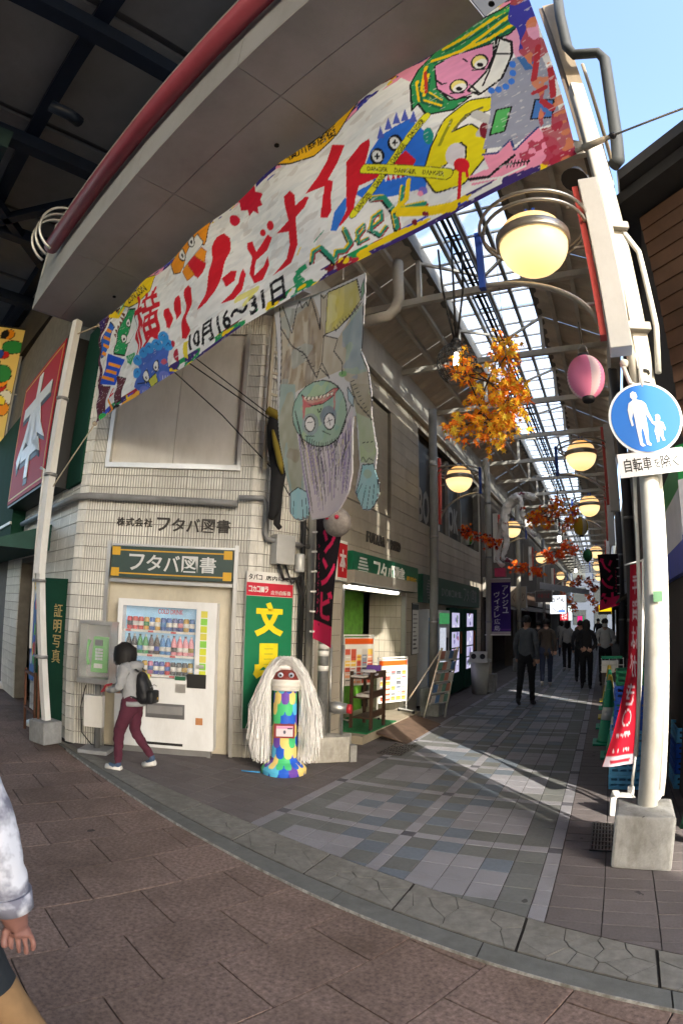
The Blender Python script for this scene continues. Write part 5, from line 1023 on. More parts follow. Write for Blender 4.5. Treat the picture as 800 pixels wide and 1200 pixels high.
fi = onV(385, 830, (PX.x, PX.y), (PX.x + .8, PX.y + .6)); MB().tube([PX + Vector((.05, .08, .62)), PX + Vector((.1, .12, .62)), PX + Vector((.24, .16, .61))], [.055, .075, .06], 14).build('body', GALV, t); MB().tube([PX + Vector((.24, .16, .61)), PX + Vector((.29, .17, .61))], .055, 14).build('red_cap', mat('cap_red', (.45, .02, .03), .4), t)
for dx in (.02, .18): MB().tube([PX + Vector((dx, .15, .3)), PX + Vector((dx, .15, 1.35))], .018, 8).build('pipe', GALV, t)
# ladder frame high on wall C with the hanging black figure
t = wthing('wall_ladder', 'cream steel ladder fixed high on the corner wall', 'ladder', FC, .2, -.12, 3.2)
l0, zz = ws(FC, 307, 550, .12); _, ztop = ws(FC, 306, 340, .12); lr = l0 + .33
for s in (l0, lr): fbox('rail', FC, s, s + .04, -.16, -.12, zz, 5.45, mat('cream_steel2', (.45, .4, .3), .5), t)
for k in range(7): fbox('rung', FC, l0 + .041, lr - .001, -.15, -.125, zz + .08 + k * .29, zz + .11 + k * .29, MATS['cream_steel2'], t)
struct(MB().tube([FB @ Vector((1.0, -.2, 4.6)), FB @ Vector((1.7, -.2, 4.0)), FC @ Vector((.15, -.2, 3.3)), FC @ Vector((.6, -.2, 2.7))], .008, 6).tube([FB @ Vector((1.2, -.2, 4.7)), FC @ Vector((.0, -.22, 3.95)), FC @ Vector((.5, -.2, 3.4))], .008, 6).tube([FB @ Vector((1.3, -.2, 4.75)), FC @ Vector((.05, -.22, 3.98)), FC @ Vector((.52, -.2, 3.5))], .007, 6).build('wall_cables', BLACK, t), 'stuff')
t = wthing('hanging_figure', 'black clothed dummy with a yellow sash dangling from the wall ladder', 'figure', FC, .5, -.3, 2.6)
hx, hzz = ws(FC, 318, 530, .3); HF = FC @ Matrix.Translation((hx, -.3, 0))
_, zb = ws(FC, 318, 608, .3); _, zt = ws(FC, 312, 482, .3)
MB(HF).tube([(-.02, 0, zt), (.0, -.02, zt - .15), (.04, -.03, zt - .4), (.1, -.02, zt - .7), (.08, 0, zb + .1), (.04, 0, zb)], [.03, .08, .1, .09, .06, .04], 14).build('robe', mat('black_cloth', (.012, .012, .013), .9, var=.3), t)
MB(HF).tube([(-.09, 0, zt + .02), (.02, -.07, zt - .05), (.06, -.1, zt - .1)], [.05, .06, .03], 10).build('yellow_scarf', mat('yellow_cloth', (.22, .165, .02), .8, var=.2), t)
MB(HF).tube([(-.06, -.1, zt - .25), (-.03, -.15, zt - .45), (.04, -.15, zt - .65), (.09, -.12, zt - .75)], [.015, .035, .035, .015], 8).build('yellow_sash', MATS['yellow_cloth'], t)
MB(HF).tube([(.12, 0, zb + .45), (.13, 0, zb + .2), (.12, 0, zb - .05), (.15, -.03, zb - .1)], [.05, .045, .04, .03], 10).build('leg', MATS['black_cloth'], t)
# ---------------------------------------------------------------- arcade-side signs of the shop
t = thing('shop_sign', 'long green shop sign with white letters over the lit doorway', 'sign', (XD, 7.9, 2.1))
fbox('board', FD, DS(6.62), DS(9.3), -.16, -.02, 2.13, 2.56, mat('shop_green', (.01, .12, .06), .35, var=.05), t, .008)
v = np.linspace(0, 1, 7)
for k in range(7): fbox('emblem_stripe', FD, DS(6.78) + .02 * abs(3 - k), DS(7.12) - .02 * abs(3 - k), -.166, -.161, 2.20 + k * .045, 2.225 + k * .045, SILV, t)
text_chars('フタバ図書', FD, DS(7.3), DS(8.6), 2.2, 2.49, mat('letter_white2', (.8, .8, .76), .4), t, y=-.161, depth=.01, bold=.012); text_chars('横川店', FD, DS(8.68), DS(9.2), 2.22, 2.38, GOLD, t, y=-.161, depth=.008, bold=.008)
t = thing('wall_lettering', 'dark serif letters reading a Roman-letter shop name above the green arcade sign', 'lettering', (XD, 7.9, 2.7)); text_chars('FUTABA TOSHO', FD, DS(7.35), DS(8.75), 2.78, 2.94, MATS['bronze_letters'], t, y=-.012, depth=.025, bold=.01)
t = thing('book_box_sign', 'small red and white box sign at the corner of the arcade wall', 'sign', (XD + .1, 6.4, 2.1)); fbox('box', FD, DS(6.24), DS(6.54), -.12, -.02, 2.14, 2.66, WHITE, t, .01); fbox('red_face', FD, DS(6.26), DS(6.52), -.125, -.121, 2.18, 2.62, MATS['sign_red'], t); text_on('本', FD, DS(6.30), DS(6.48), 2.26, 2.54, WHITE, t, y=-.126, bold=.02)
tb = thing('tube_light', 'white fluorescent tube glowing under the green shop sign', 'lamp', (XD, 7.6, 2.08)); MB().tube([(XD + .05, 6.75, 2.09), (XD + .05, 8.6, 2.09)], .016, 8).build('tube', mat('tube_glow', (1, 1, .95), .4, emit=4, var=0), tb); MB().box(XD + .02, XD + .08, 6.7, 8.65, 2.105, 2.128).build('fitting', WHITE, tb)
t = thing('notice_board', 'white framed notice on the wall pier right of the shop door', 'notice', (XD, 9.45, 1)); q = sheet_on(FD, DS(9.38), DS(9.72), 1.05, 1.95, 26, 60, S(214, 218, 216), y=-.035)
q.poly([(DS(9.38), 1.84), (DS(9.72), 1.84), (DS(9.72), 1.95), (DS(9.38), 1.95)], S(60, 70, 74))
for k in range(9): q.stroke([(DS(9.43), 1.15 + k * .075), (DS(9.43) + random.uniform(.12, .24), 1.15 + k * .075)], .02, S(80, 84, 88))
q.build('print', q.X, PRINT, t); fbox('frame', FD, DS(9.37), DS(9.73), -.032, -.02, 1.04, 1.96, BLACK, t)
t = thing('second_shop_sign', 'dim green sign of the shop above the machines along the arcade', 'sign', (XD, 12, 2)); fbox('board', FD, DS(9.7), DS(14.4), -.12, -.02, 1.98, 2.5, mat('dim_green', (.01, .075, .05), .4, var=.1), t)
text_chars('DVD・CD・ゲーム', FD, DS(10.9), DS(12.6), 2.15, 2.3, mat('dull_letters', (.25, .27, .26), .5), t, y=-.121); text_chars('フタバ図書', FD, DS(12.7), DS(14.1), 2.1, 2.4, MATS['dull_letters'], t, y=-.121, bold=.008)
for k in range(7): fbox('emblem_stripe', FD, DS(9.9) + .03 * abs(3 - k), DS(10.4) - .03 * abs(3 - k), -.126, -.1215, 2.05 + k * .055, 2.08 + k * .055, MATS['dull_letters'], t)
t = thing('window_lettering', 'large slanted grey letters on the dark upstairs arcade windows', 'lettering', (XD, 11, 3.4)); text_on('BO', FD, DS(10.05), DS(10.75), 3.55, 4.25, mat('grey_letters', (.3, .3, .29), .5), t, y=.1, bold=.03); text_on('OK', FD, DS(12.2), DS(13.1), 3.7, 4.3, MATS['grey_letters'], t, y=.1, bold=.03)
# ---------------------------------------------------------------- machines in the bay
WV = thing('white_machine', 'white lit vending machine in the bay behind the leaning stand', 'vending machine', (XD, 10.8, 0), 'vending machines')
fbox('cabinet', FD, DS(9.95), DS(11.45), -.14, .25, .05, 1.86, VMW, WV, .01); fbox('lit_window', FD, DS(10.75), DS(11.15), -.15, -.141, .75, 1.5, mat('lit_white', (.7, .75, .85), .4, emit=.15, var=.3, scale=14), WV); fbox('green_header', FD, DS(10.7), DS(11.4), -.15, -.141, 1.58, 1.8, mat('lit_green', (.08, .45, .15), .4, emit=.1, var=.2), WV); fbox('blue_panel', FD, DS(10.0), DS(10.6), -.15, -.141, .2, 1.7, mat('blue_print', (.08, .25, .55), .4, var=.5, scale=5), WV); fbox('coin_panel', FD, DS(11.2), DS(11.32), -.15, -.141, .9, 1.3, BLACK, WV)
for k in range(2):
    y0 = 11.6 + k * 1.35; lab = ['dark green machine with lit windows nearer the white vending machine', 'dark green machine with lit windows nearer the litter bin'][k]
    t = thing('green_machine', lab, 'vending machine', (XD, y0 + .6, 0), 'vending machines'); fbox('cabinet', FD, DS(y0), DS(y0 + 1.3), -.1, .4, .05, 1.93, DKGREEN, t, .01)
    for i, (za, zb_) in enumerate(((1.5, 1.82), (1.06, 1.4), (.8, 1.03), (.5, .77))):
        q = sheet_on(FD, DS(y0 + .15), DS(y0 + .8), za, zb_, 30, 22, S(190, 186, 220), y=-.11)
        for n in range(5): q.ell(DS(y0 + .2) + random.random() * .5, za + random.random() * (zb_ - za), .06, .05, random.choice([S(150, 60, 70), S(90, 110, 90), S(120, 110, 170), S(230, 230, 240), S(80, 80, 130)]))
        q.build('lit_window', q.X, vcmat('machine_display', .4, emit=.2, bump=0) if 'MD' not in MATS else MATS['MD'], t)
        MATS.setdefault('MD', bpy.data.materials['machine_display'])
    fbox('coin_panel', FD, DS(y0 + .9), DS(y0 + 1.0), -.12, -.101, .9, 1.4, mat('coin_orange', (.4, .1, .03), .5), t)
# ================================================================ THINGS BY THE SHOP DOOR
t = thing('door_mat', 'bright green mat on the step of the shop door', 'mat', (-3.1, 7.4, .11)); mm = MB().prism([(-3.75, 6.85), (-2.99, 6.85), (-2.99, 7.95), (-3.75, 7.95)], .112, .128).build('mat', mat('mat_green', (.015, .16, .055), .95, var=.25, scale=60, bump=.5, bscale=200), t)
t = thing('ramp_board', 'worn brown wooden ramp board leaning on the shop step', 'ramp', (-2.8, 7.9, 0))
MB().add([(-2.99, 7.15, .1), (-2.99, 8.75, .1), (-2.5, 8.6, .012), (-2.5, 7.0, .012), (-2.99, 7.15, .07), (-2.99, 8.75, .07), (-2.48, 8.6, .0), (-2.48, 7.0, .0)], [(0, 1, 2, 3), (4, 7, 6, 5), (3, 2, 6, 7), (0, 3, 7, 4), (1, 5, 6, 2)]).build('board', mat('ramp_wood', (.13, .085, .06), .75, var=.3, scale=5, dirt=.5, dscale=4), t)
WOOD = mat('dark_wood', (.055, .03, .018), .6, var=.25, scale=12)
t = thing('book_cart', 'dark wooden shelf cart with leaflets and a purple bundle outside the shop', 'cart', (-3.15, 7.3, .11))
cx0, cx1, cy0, cy1 = -3.32, -3.02, 7.05, 7.5
for x in (cx0, cx1):
    for y in (cy0, cy1): MB().box(x - .02, x + .02, y - .02, y + .02, .0 + (.14 if x < -3.1 or y > 7 else .14), .93).build('leg', WOOD, t)
for z in (.28, .56, .83): sh = MB().box(cx0 + .021, cx1 - .021, cy0 - .02, cy1 + .02, z, z + .02).build('shelf', WOOD, t); MB().box(cx1 - .018, cx1 + .012, cy0 + .021, cy1 - .021, z + .021, z + .1).build('rail', WOOD, sh)
for y in (cy0, cy1): MB().lathe([(.03, -.012), (.03, .012)], (cx1, y, .03 + .11), 12, 'x').build('wheel', BLACK, t)
for i, (x, y, c) in enumerate(((-3.2, 7.05, (.6, .58, .55)), (-3.1, 7.2, (.5, .5, .55)), (-3.15, 7.42, (.16, .07, .35)), (-3.1, 7.1, (.55, .55, .58)))):
    o = MB(frame((x, y, .855 + .025 * i), R(10 * i))).box(-.1, .1, -.08, .08, 0, .025 if i != 2 else .09).build('leaflet_pile', mat('paper_%d' % i, c, .8, var=.2, scale=20), t, .004); tag(o, 'x', 'x'); del o['label'], o['category']
for i, y in enumerate((7.05, 7.3)): MB().box(-3.25, -3.02, y, y + .2, .582, .62).build('leaflet_pile', MATS['paper_0'], t)
def wire_stand(name, label, cx, cy, w_, h_, z0, ang, pics, top):
    t = thing(name, label, 'display stand', (cx, cy, z0)); F = frame((cx, cy, z0), ang)
    for x in (-w_ / 2, w_ / 2):
        MB(F).tube([(x, 0, .05), (x, 0, h_)], .012, 8).build('post', WHITE, t); MB(F).bar((x, -.18, .05), (x, .18, .05), .02).build('foot', WHITE, t)
        for y in (-.18, .18): MB(F).lathe([(.025, -.01), (.025, .01)], (x, y, .025), 10, 'x').build('wheel', BLACK, t)
    q = sheet_on(F, -w_ / 2 + .015, w_ / 2 - .015, h_ - top, h_ - .04, 40, 50, S(228, 226, 218), y=-.02)
    zt_ = h_ - .04
    q.poly([(-w_, zt_ - .09), (w_, zt_ - .09), (w_, zt_), (-w_, zt_)], S(222, 92, 30))
    for r_ in range(6):
        for c_ in range(5):
            xa = -w_ * .45 + c_ * w_ * .185; za = zt_ - .17 - r_ * (top - .2) / 6.2; hh = (top - .2) / 7.2; q.poly([(xa, za), (xa + w_ * .16, za), (xa + w_ * .16, za - hh), (xa, za - hh)], random.choice([S(236, 232, 226), S(214, 208, 200), S(236, 196, 90), S(206, 92, 70), S(150, 160, 176), S(236, 170, 130), S(120, 124, 130)])); q.stroke([(xa + .01, za - hh * .35), (xa + w_ * .14, za - hh * .35)], .012, random.choice([S(60, 60, 70), S(190, 60, 50), S(240, 240, 236)]))
    for k in range(0): q.poly([(x_ + random.uniform(-.02, .02), z_) for x_, z_ in ((-w_ * .4, zt_ - .14 - k * .11), (w_ * .4, zt_ - .14 - k * .11), (w_ * .4, zt_ - .2 - k * .11), (-w_ * .4, zt_ - .2 - k * .11))], random.choice([S(236, 190, 60), S(210, 70, 50), S(120, 120, 124), S(236, 160, 110), S(190, 190, 186)]))
    q.build('print', q.X, PRINT, t); fbox('board', F, -w_ / 2 + .013, w_ / 2 - .013, -.018, -.006, h_ - top - .01, h_ - .03, WHITE, t); MB(F).bar((-w_ / 2, 0, h_), (w_ / 2, 0, h_), .02).build('top_bar', WHITE, t)
    return t
wire_stand('magazine_stand', 'white wire stand with orange topped leaflets behind the book cart', -3.55, 7.75, .55, 1.3, .11, R(60), 3, .75)
wire_stand('price_stand', 'white board stand with an orange band at the right of the doorway', -3.3, 8.55, .62, .93, .11, R(62), 4, .72)
t = thing('window_posters', 'sheets of paper taped on the green curtain in the doorway', 'poster', (-4.2, 8, .8)); GF = frame((-4.21, 0, 0), R(90))
for i, (y, z, w_, h_, c) in enumerate(((7.15, 1.35, .3, .5, S(205, 208, 220)), (7.5, 1.4, .16, .5, S(226, 150, 150)), (7.75, 1.35, .22, .36, S(180, 176, 180)), (8.0, 1.32, .2, .38, S(210, 210, 214)), (7.1, .75, .2, .42, S(190, 90, 110)), (7.45, .95, .26, .3, S(150, 190, 80)))):
    q = sheet_on(GF, y, y + w_, z, z + h_, 12, 20, c, y=-.004)
    for k in range(4): q.stroke([(y + .03, z + .08 + k * h_ * .2), (y + w_ - .03, z + .08 + k * h_ * .2)], .025, S(120, 120, 150))
    q.build('sheet', q.X, PRINT, t)
t = thing('door_stickers', 'posters stuck on the glass door of the shop', 'poster', (-3.9, 7.1, .6)); GF2 = frame((-3.88, 0, 0), R(90))
for i in range(9):
    y, z = 6.8 + (i % 3) * .25, .5 + (i // 3) * .45 + random.uniform(-.05, .05); q = sheet_on(GF2, y, y + .17, z, z + .24, 6, 8, random.choice([S(210, 200, 210), S(180, 200, 170), S(190, 130, 160), S(220, 215, 190), S(110, 130, 160)]), y=-.02); q.build('sheet', q.X, PRINT, t)
t = thing('carton_stack', 'brown cartons with a red lid stacked inside the glass door', 'carton', (-3.6, 6.95, .11)); MB().box(-3.75, -3.5, 6.8, 7.1, .45, .8).build('carton', mat('cardboard', (.3, .2, .11), .8, var=.15), t); MB().box(-3.76, -3.49, 6.79, 7.11, .801, .86).build('lid', MATS['sign_red'], t); MB().box(-3.75, -3.5, 6.8, 7.1, .11, .449).build('carton', MATS['cardboard'], t)
# drain grates
def grate(label, x0, x1, y0, y1, nx, ny):
    t = thing('drain_grate', label, 'grate', ((x0 + x1) / 2, (y0 + y1) / 2, 0), 'drain grates'); MB().box(x0, x1, y0, y1, .0012, .003).build('pit_shade', DARK, t)  # thin black plate painted for the shade down the drain
    IR = mat('cast_iron', (.09, .088, .085), .6, metal=.4, var=.2)
    for i in range(nx + 1): x = x0 + (x1 - x0) * i / nx; MB().box(x - .006, x + .006, y0, y1, .0035, .012).build('bar', IR, t)
    for j in range(ny + 1): y = y0 + (y1 - y0) * j / ny; MB().box(x0 - .006, x1 + .006, y - .007, y + .007, .0032, .0135).build('bar', IR, t)
grate('iron drain grate between the right concrete block and the white tile line', -.04, .13, 4.05, 4.62, 7, 7); grate('dark drain grate beside the left concrete block', -2.62, -2.32, 6.35, 6.95, 8, 5)
# ---------------------------------------------------------------- leaning pamphlet stand and arcade posts
LPX = (-2.89, 9.37)
def arcade_post(label, x, y, bh, m): 
    t = thing('arcade_post', label, 'post', (x, y, 0), 'arcade roof posts'); MB().box(x - .17, x + .17, y - .17, y + .17, 0, bh).build('concrete_block', CONC, t, .015); MB().tube([(x, y, bh - .01), (x, y, 3), (x, y, 5.52)], .075, 16).build('pipe', m, t)
    for z in (1.6, 3.1, 4.4): MB().lathe([(.083, 0), (.083, .04)], (x, y, z), 14).build('band', GREY, t)
    return t
arcade_post('grey arcade post in front of the white vending machine', -2.88, 9.4, .48, PVC); arcade_post('cream arcade post by the litter bin', -2.62, 12.95, .42, mat('cream_post', (.36, .34, .29), .5)); arcade_post('arcade post on the left beyond the purple banner', -2.75, 18.5, .42, MATS['cream_post']); arcade_post('arcade post on the left under the noodle sign', -2.8, 27, .42, PVC)
arcade_post('dark arcade post on the right behind the red flag', .42, 8.6, .4, mat('dark_post', (.06, .06, .065), .5)); arcade_post('dark arcade post on the right past the cones', .42, 13.6, .4, MATS['dark_post'])
t = thing('pamphlet_stand', 'folding pamphlet stand leaning against the arcade post', 'display stand', (-2.75, 9.1, 0)); F = frame((-2.72, 9.0, 0), R(68), R(14))
for x in (-.28, .28): MB(F).bar((x, 0, 0), (x * .75, 0, 1.25), .025).build('rail', ALU, t); MB(F).bar((x, .45, .1), (x * .75, 0.02, 1.2), .02).build('rear_leg', ALU, t)
for k in range(5):
    sh = fbox('rack_shelf', F, -.24, .24, -.03, .02, .28 + k * .19, .3 + k * .19, ALU, t)
    for i in range(4): fbox('pamphlet', F, -.22 + i * .11, -.12 + i * .11, -.02, -.01, .305 + k * .19, .44 + k * .19, mat('pamphlet_%d' % ((i + k) % 5), [(.5, .5, .5), (.1, .2, .4), (.4, .35, .3), (.15, .3, .25), (.45, .2, .15)][(i + k) % 5], .6), t)
t = thing('litter_bin', 'white plastic litter bin with two round holes by the cream post', 'litter bin', (-2.68, 12.5, 0)); MB().lathe([(.17, 0), (.22, .72)], (-2.72, 12.45, 0), 4, 'z').build('body', mat('bin_white', (.5, .5, .47), .5, dirt=.3), t)
MB().box(-2.94, -2.5, 12.2, 12.68, .72, .78).build('rim', MATS['bin_white'], t); fh = MB().prism([(-2.92, 12.24), (-2.52, 12.24), (-2.6, 12.66), (-2.84, 12.66)], .78, .95).build('hood', MATS['bin_white'], t)
for x in (-2.82, -2.62): MB().lathe([(.06, 0), (.06, .02)], (x, 12.225, .86), 16, 'y').build('hole', BLACK, t)
# ================================================================ RIGHT SIDE: POLE, TRAFFIC SIGN, FLAG, CRATES, CONES
IV = mat('ivory_paint', (.66, .65, .60), .4, var=.08, dirt=.6, dscale=4, bump=.08, bscale=20); WP = Vector((.335, 4.02, 0))
t = thing('entrance_pole', 'thick white round pole on a concrete block at the right of the arcade mouth', 'pole', tuple(WP))
MB().prism([(.105, 3.77), (.50, 3.74), (.51, 4.17), (.12, 4.19)], 0, .37).build('concrete_block', CONC, t, .02)
MB().tube([WP + Vector((-.005, 0, .36)), WP + Vector((.02, 0, 2.2)), WP + Vector((.045, 0, 3.2)), WP + Vector((.06, .05, 3.55))], [.07, .069, .067, .066], 24).build('shaft', IV, t)
MB().tube([WP + Vector((.085, .06, .42)), WP + Vector((.09, .06, .55)), WP + Vector((.09, .06, 1.5)), WP + Vector((.115, .06, 3.3))], .026, 12).build('side_pipe', IV, t); MB().tube([WP + Vector((.0, .06, .41)), WP + Vector((.06, .06, .4)), WP + Vector((.085, .06, .45))], .03, 12).build('elbow', IV, t)
MB().tube([WP + Vector((-.1, .03, .7)), WP + Vector((-.08, .03, 2.4)), WP + Vector((-.04, .03, 3.2))], .014, 8).build('conduit', IV, t)
MB(frame((WP.x + .09, WP.y + .09, 0), R(20))).box(-.065, .065, -.065, .065, 3.3, 6.7).build('upper_column', mat('cream_column', (.46, .43, .36), .45, var=.08, dirt=.4, dscale=3), t, .012)
MB().tube([WP + Vector((.02, -.04, 3.25)), WP + Vector((.0, -.05, 3.8)), WP + Vector((.03, -.06, 4.6)), WP + Vector((.06, -.03, 6.4))], .035, 12).build('conduit', MATS['cream_column'], t)
for z in (3.75, 4.72): MB(frame((WP.x + .08, WP.y + .07, 0), R(20))).box(-.095, .095, -.11, .095, z, z + .07).build('clamp_band', mat('clamp_steel', (.3, .28, .24), .5), t, .01)
for z in (3.22, 3.3, 3.4): MB().lathe([(.088, 0), (.088, .012)], (WP.x + .05, WP.y + .02, z), 16).build('strap', BLACK, t)
MB().tube([WP + Vector((.14, .05, 4.75)), WP + Vector((.24, .05, 4.5)), WP + Vector((.25, .05, 3.8)), WP + Vector((.2, .02, 3.4))], .024, 10).build('cable_loop', IV, t)
MB().tube([WP + Vector((-.06, -.05, 3.45)), WP + Vector((-.03, -.08, 3.3)), WP + Vector((.05, -.1, 3.25)), WP + Vector((.07, -.08, 3.5))], .018, 8).build('cable_loop', IV, t); MB().ball(WP + Vector((-.05, -.05, 3.47)), .035, 12).build('insulator', IV, t)
MB(frame((WP.x + .02, WP.y - .09, 0))).box(-.02, .04, -.003, .0, 1.75, 1.82).build('scuff_sticker', mat('green_scrap', (.15, .32, .18), .7), t)
# rain pipe above, outside the column
dp = thing('rain_pipe', 'dark grey rain pipe bending down outside the right column against the sky', 'pipe', (.75, 4.3, 5.6)); MB().tube([onY(652, -10, 4.25), onY(656, 20, 4.25), onY(664, 55, 4.25), onY(672, 64, 4.25), onY(700, 62, 4.25), onY(708, 70, 4.25), onY(714, 110, 4.25), onY(722, 165, 4.25), onY(724, 188, 4.25), onY(718, 194, 4.25)], .062, 14).build('pipe', mat('dark_pipe', (.035, .04, .042), .7, var=.1), dp)
t = thing('roof_post', 'tall cream steel post carrying the arcade roof above the right pole', 'post', (.5, 4.5, 0)); MB().bar((.47, 4.46, 4.6), (.47, 4.46, 8.8), .15).build('post', mat('tan_steel', (.26, .21, .145), .6, dirt=.4), t); MB().bar((.37, 4.44, 4.7), (.37, 4.44, 8.8), .06).build('post_plate', mat('brown_steel', (.10, .075, .055), .6), t); MB().tube([(.60, 4.45, 5.9), (.62, 4.45, 7.5)], .02, 8).build('conduit', MATS['tan_steel'], t)
sp_ = onY(677, 207, 3.95); t = thing('loudspeaker', 'small black loudspeaker hung under the roof edge by the banner corner', 'loudspeaker', tuple(sp_)); MB().tube([sp_ + Vector((0, 0, .07)), sp_ + Vector((-.02, -.03, -.02)), sp_ + Vector((-.04, -.05, -.08))], [.05, .09, .12], 16).build('horn', BLACK, t); MB().bar(sp_ + Vector((0, .02, .05)), sp_ + Vector((.1, .3, .25)), .03).build('bracket', GREY, t)
# traffic sign
SGF = frame((WP.x + .045, WP.y - .10, 0), R(6))
t = thing('traffic_sign', 'round blue pedestrian sign with an adult and child and a white plate below', 'sign', (WP.x, WP.y - .1, 2.5))
cz = hz(757, 490, (WP.x + .04, WP.y - .1)); rr = .265
MB(SGF).lathe([(rr, -.012), (rr, 0)], (0, 0, cz), 48, 'y').build('white_rim', mat('sign_reflective', (.78, .8, .82), .35), t)
MB(SGF).lathe([(rr * .935, -.0155), (rr * .935, -.0125)], (0, 0, cz), 48, 'y').build('blue_disc', mat('sign_blue2', (.012, .16, .62), .35, var=.03), t)
k = .265 / .265
def sil(pts, name): 
    mb = MB(SGF); n = len(pts); v = [((x - 427) / 155 * rr, -.0165, cz - (y - 437) / 155 * rr) for x, y in pts]
    bm = bmesh.new(); f = bm.faces.new([bm.verts.new(q) for q in v]); r2 = bmesh.ops.extrude_face_region(bm, geom=[f]); [setattr(q, 'co', q.co + Vector((0, -.003, 0))) for q in r2['geom'] if isinstance(q, bmesh.types.BMVert)]
    bmesh.ops.triangulate(bm, faces=bm.faces); bm.transform(SGF); me = bpy.data.meshes.new(name); bm.to_mesh(me); bm.free(); return link(name, me, MATS['sign_reflective'], t)
sil([(372, 345), (374, 328), (385, 320), (398, 326), (402, 345), (395, 356), (420, 364), (434, 378), (440, 410), (455, 452), (448, 460), (430, 425), (426, 412), (428, 445), (430, 480), (428, 540), (438, 552), (434, 558), (418, 552), (410, 490), (405, 480), (400, 500), (402, 545), (412, 556), (400, 560), (390, 552), (384, 500), (380, 445), (376, 412), (368, 440), (372, 468), (364, 472), (358, 440), (355, 400), (362, 372), (382, 358)], 'adult_figure')
sil([(468, 440), (466, 430), (476, 425), (486, 432), (486, 445), (482, 455), (496, 462), (504, 490), (500, 498), (490, 478), (492, 505), (490, 520), (496, 538), (486, 540), (478, 518), (472, 520), (470, 542), (462, 545), (460, 518), (456, 498), (462, 475), (456, 468), (448, 464), (450, 455), (466, 458)], 'child_figure')
pz = hz(757, 543, (WP.x + .04, WP.y - .1)); PF2 = SGF @ Matrix.Translation((.005, 0, pz)) @ Matrix.Rotation(R(-4), 4, 'Y')
fbox('white_plate', PF2, -.235, .235, -.012, -.002, -.085, .085, MATS['sign_reflective'], t, .004); text_on('自転車', PF2, -.195, .0, -.05, .045, BLACK, t, y=-.0125, depth=.002, bold=.012); text_on('を', PF2, .015, .06, -.04, .025, BLACK, t, y=-.0125, depth=.002, bold=.01); text_on('除', PF2, .065, .135, -.05, .045, BLACK, t, y=-.0125, depth=.002, bold=.012); text_on('く', PF2, .15, .19, -.045, .03, BLACK, t, y=-.0125, depth=.002, bold=.01)
for z in (cz + .1, cz - .12): MB(SGF).box(-.05, .05, .0, .05, z, z + .03).build('bracket', GREY, t)
# red advertising flag on a pole with a water tank
FP = onZ(738, 935, .12); FP.z = 0
t = thing('red_flag', 'tall red advertising flag with white writing on a white pole by the crates', 'flag', tuple(FP)); ptop = onV(753, 655, (FP.x, FP.y), (FP.x + 1, FP.y)); H_ = ptop.z
MB().tube([(FP.x, FP.y, .05), (ptop.x, FP.y, H_)], .013, 10).build('pole', WHITE, t); 
fx = lambda z: FP.x + (ptop.x - FP.x) * (z / H_)
zz = np.linspace(.42, H_ - .03, 110); ss = np.linspace(0, 1, 34); SS, ZZ = np.meshgrid(ss, zz)
q = Sheet(SS * .32, ZZ, S(186, 24, 48)); q.poly([(0, .42), (.32, .42), (.32, .50), (0, .50)], S(214, 200, 210))
for i, ch in enumerate('年賀はがき'): q.text(ch, .08, .25, H_ - .28 - i * .235, H_ - .1 - i * .235, S(226, 205, 212), .01)
q.ell(.16, .82, .07, .07, S(226, 205, 212)); q.ell(.16, .82, .06, .06, S(186, 24, 48)); q.text('お申込み', .06, .27, .66, .71, S(226, 205, 212)); q.stroke([(.08, .6), (.26, .6)], .012, S(226, 205, 212)); q.text('承ります', .06, .27, .53, .57, S(226, 205, 212)); q.stroke([(.04, .46), (.25, .46)], .018, S(170, 40, 60))
sx = .09 + .2 * np.clip((1.3 - ZZ) / 1.0, 0, 1) ** 1.4
Xf = np.stack([fx(ZZ) - .015 - SS * sx, FP.y + SS * .22 * np.clip((ZZ - .6) / .8, .1, 1) + .03 * np.sin(SS * 6 + ZZ * 2.5) * SS, ZZ - .05 * SS * np.clip((1.3 - ZZ), 0, 1)], -1)
q.build('cloth', Xf, CLOTH, t); MB().tube([(ptop.x, FP.y, H_ - .01), (ptop.x - .16, FP.y + .05, H_ - .04)], .007, 6).build('cross_arm', WHITE, t)
TW = mat('tank_white', (.7, .7, .67), .4, dirt=.3, dscale=6); tk = onZ(716, 958, 0); MB().add([(tk.x + a_ * sc_, tk.y + b_ * sc_ + .02, z_) for z_, sc_ in ((0, 1), (.13, 1), (.18, .72)) for a_, b_ in ((-.02, 0), (.2, 0), (.2, .17), (-.02, .17))], [(3, 2, 1, 0), (8, 9, 10, 11)] + [(i * 4 + j, i * 4 + (j + 1) % 4, i * 4 + 4 + (j + 1) % 4, i * 4 + 4 + j) for i in (0, 1) for j in range(4)]).build('water_tank', TW, t, .018); MB().tube([(tk.x + .02, tk.y + .03, .18), (tk.x + .02, tk.y + .03, .22)], .03, 12).build('cap', TW, t); MB().tube([(FP.x, FP.y, .0), (FP.x, FP.y, .22)], .03, 12).build('socket', TW, t)
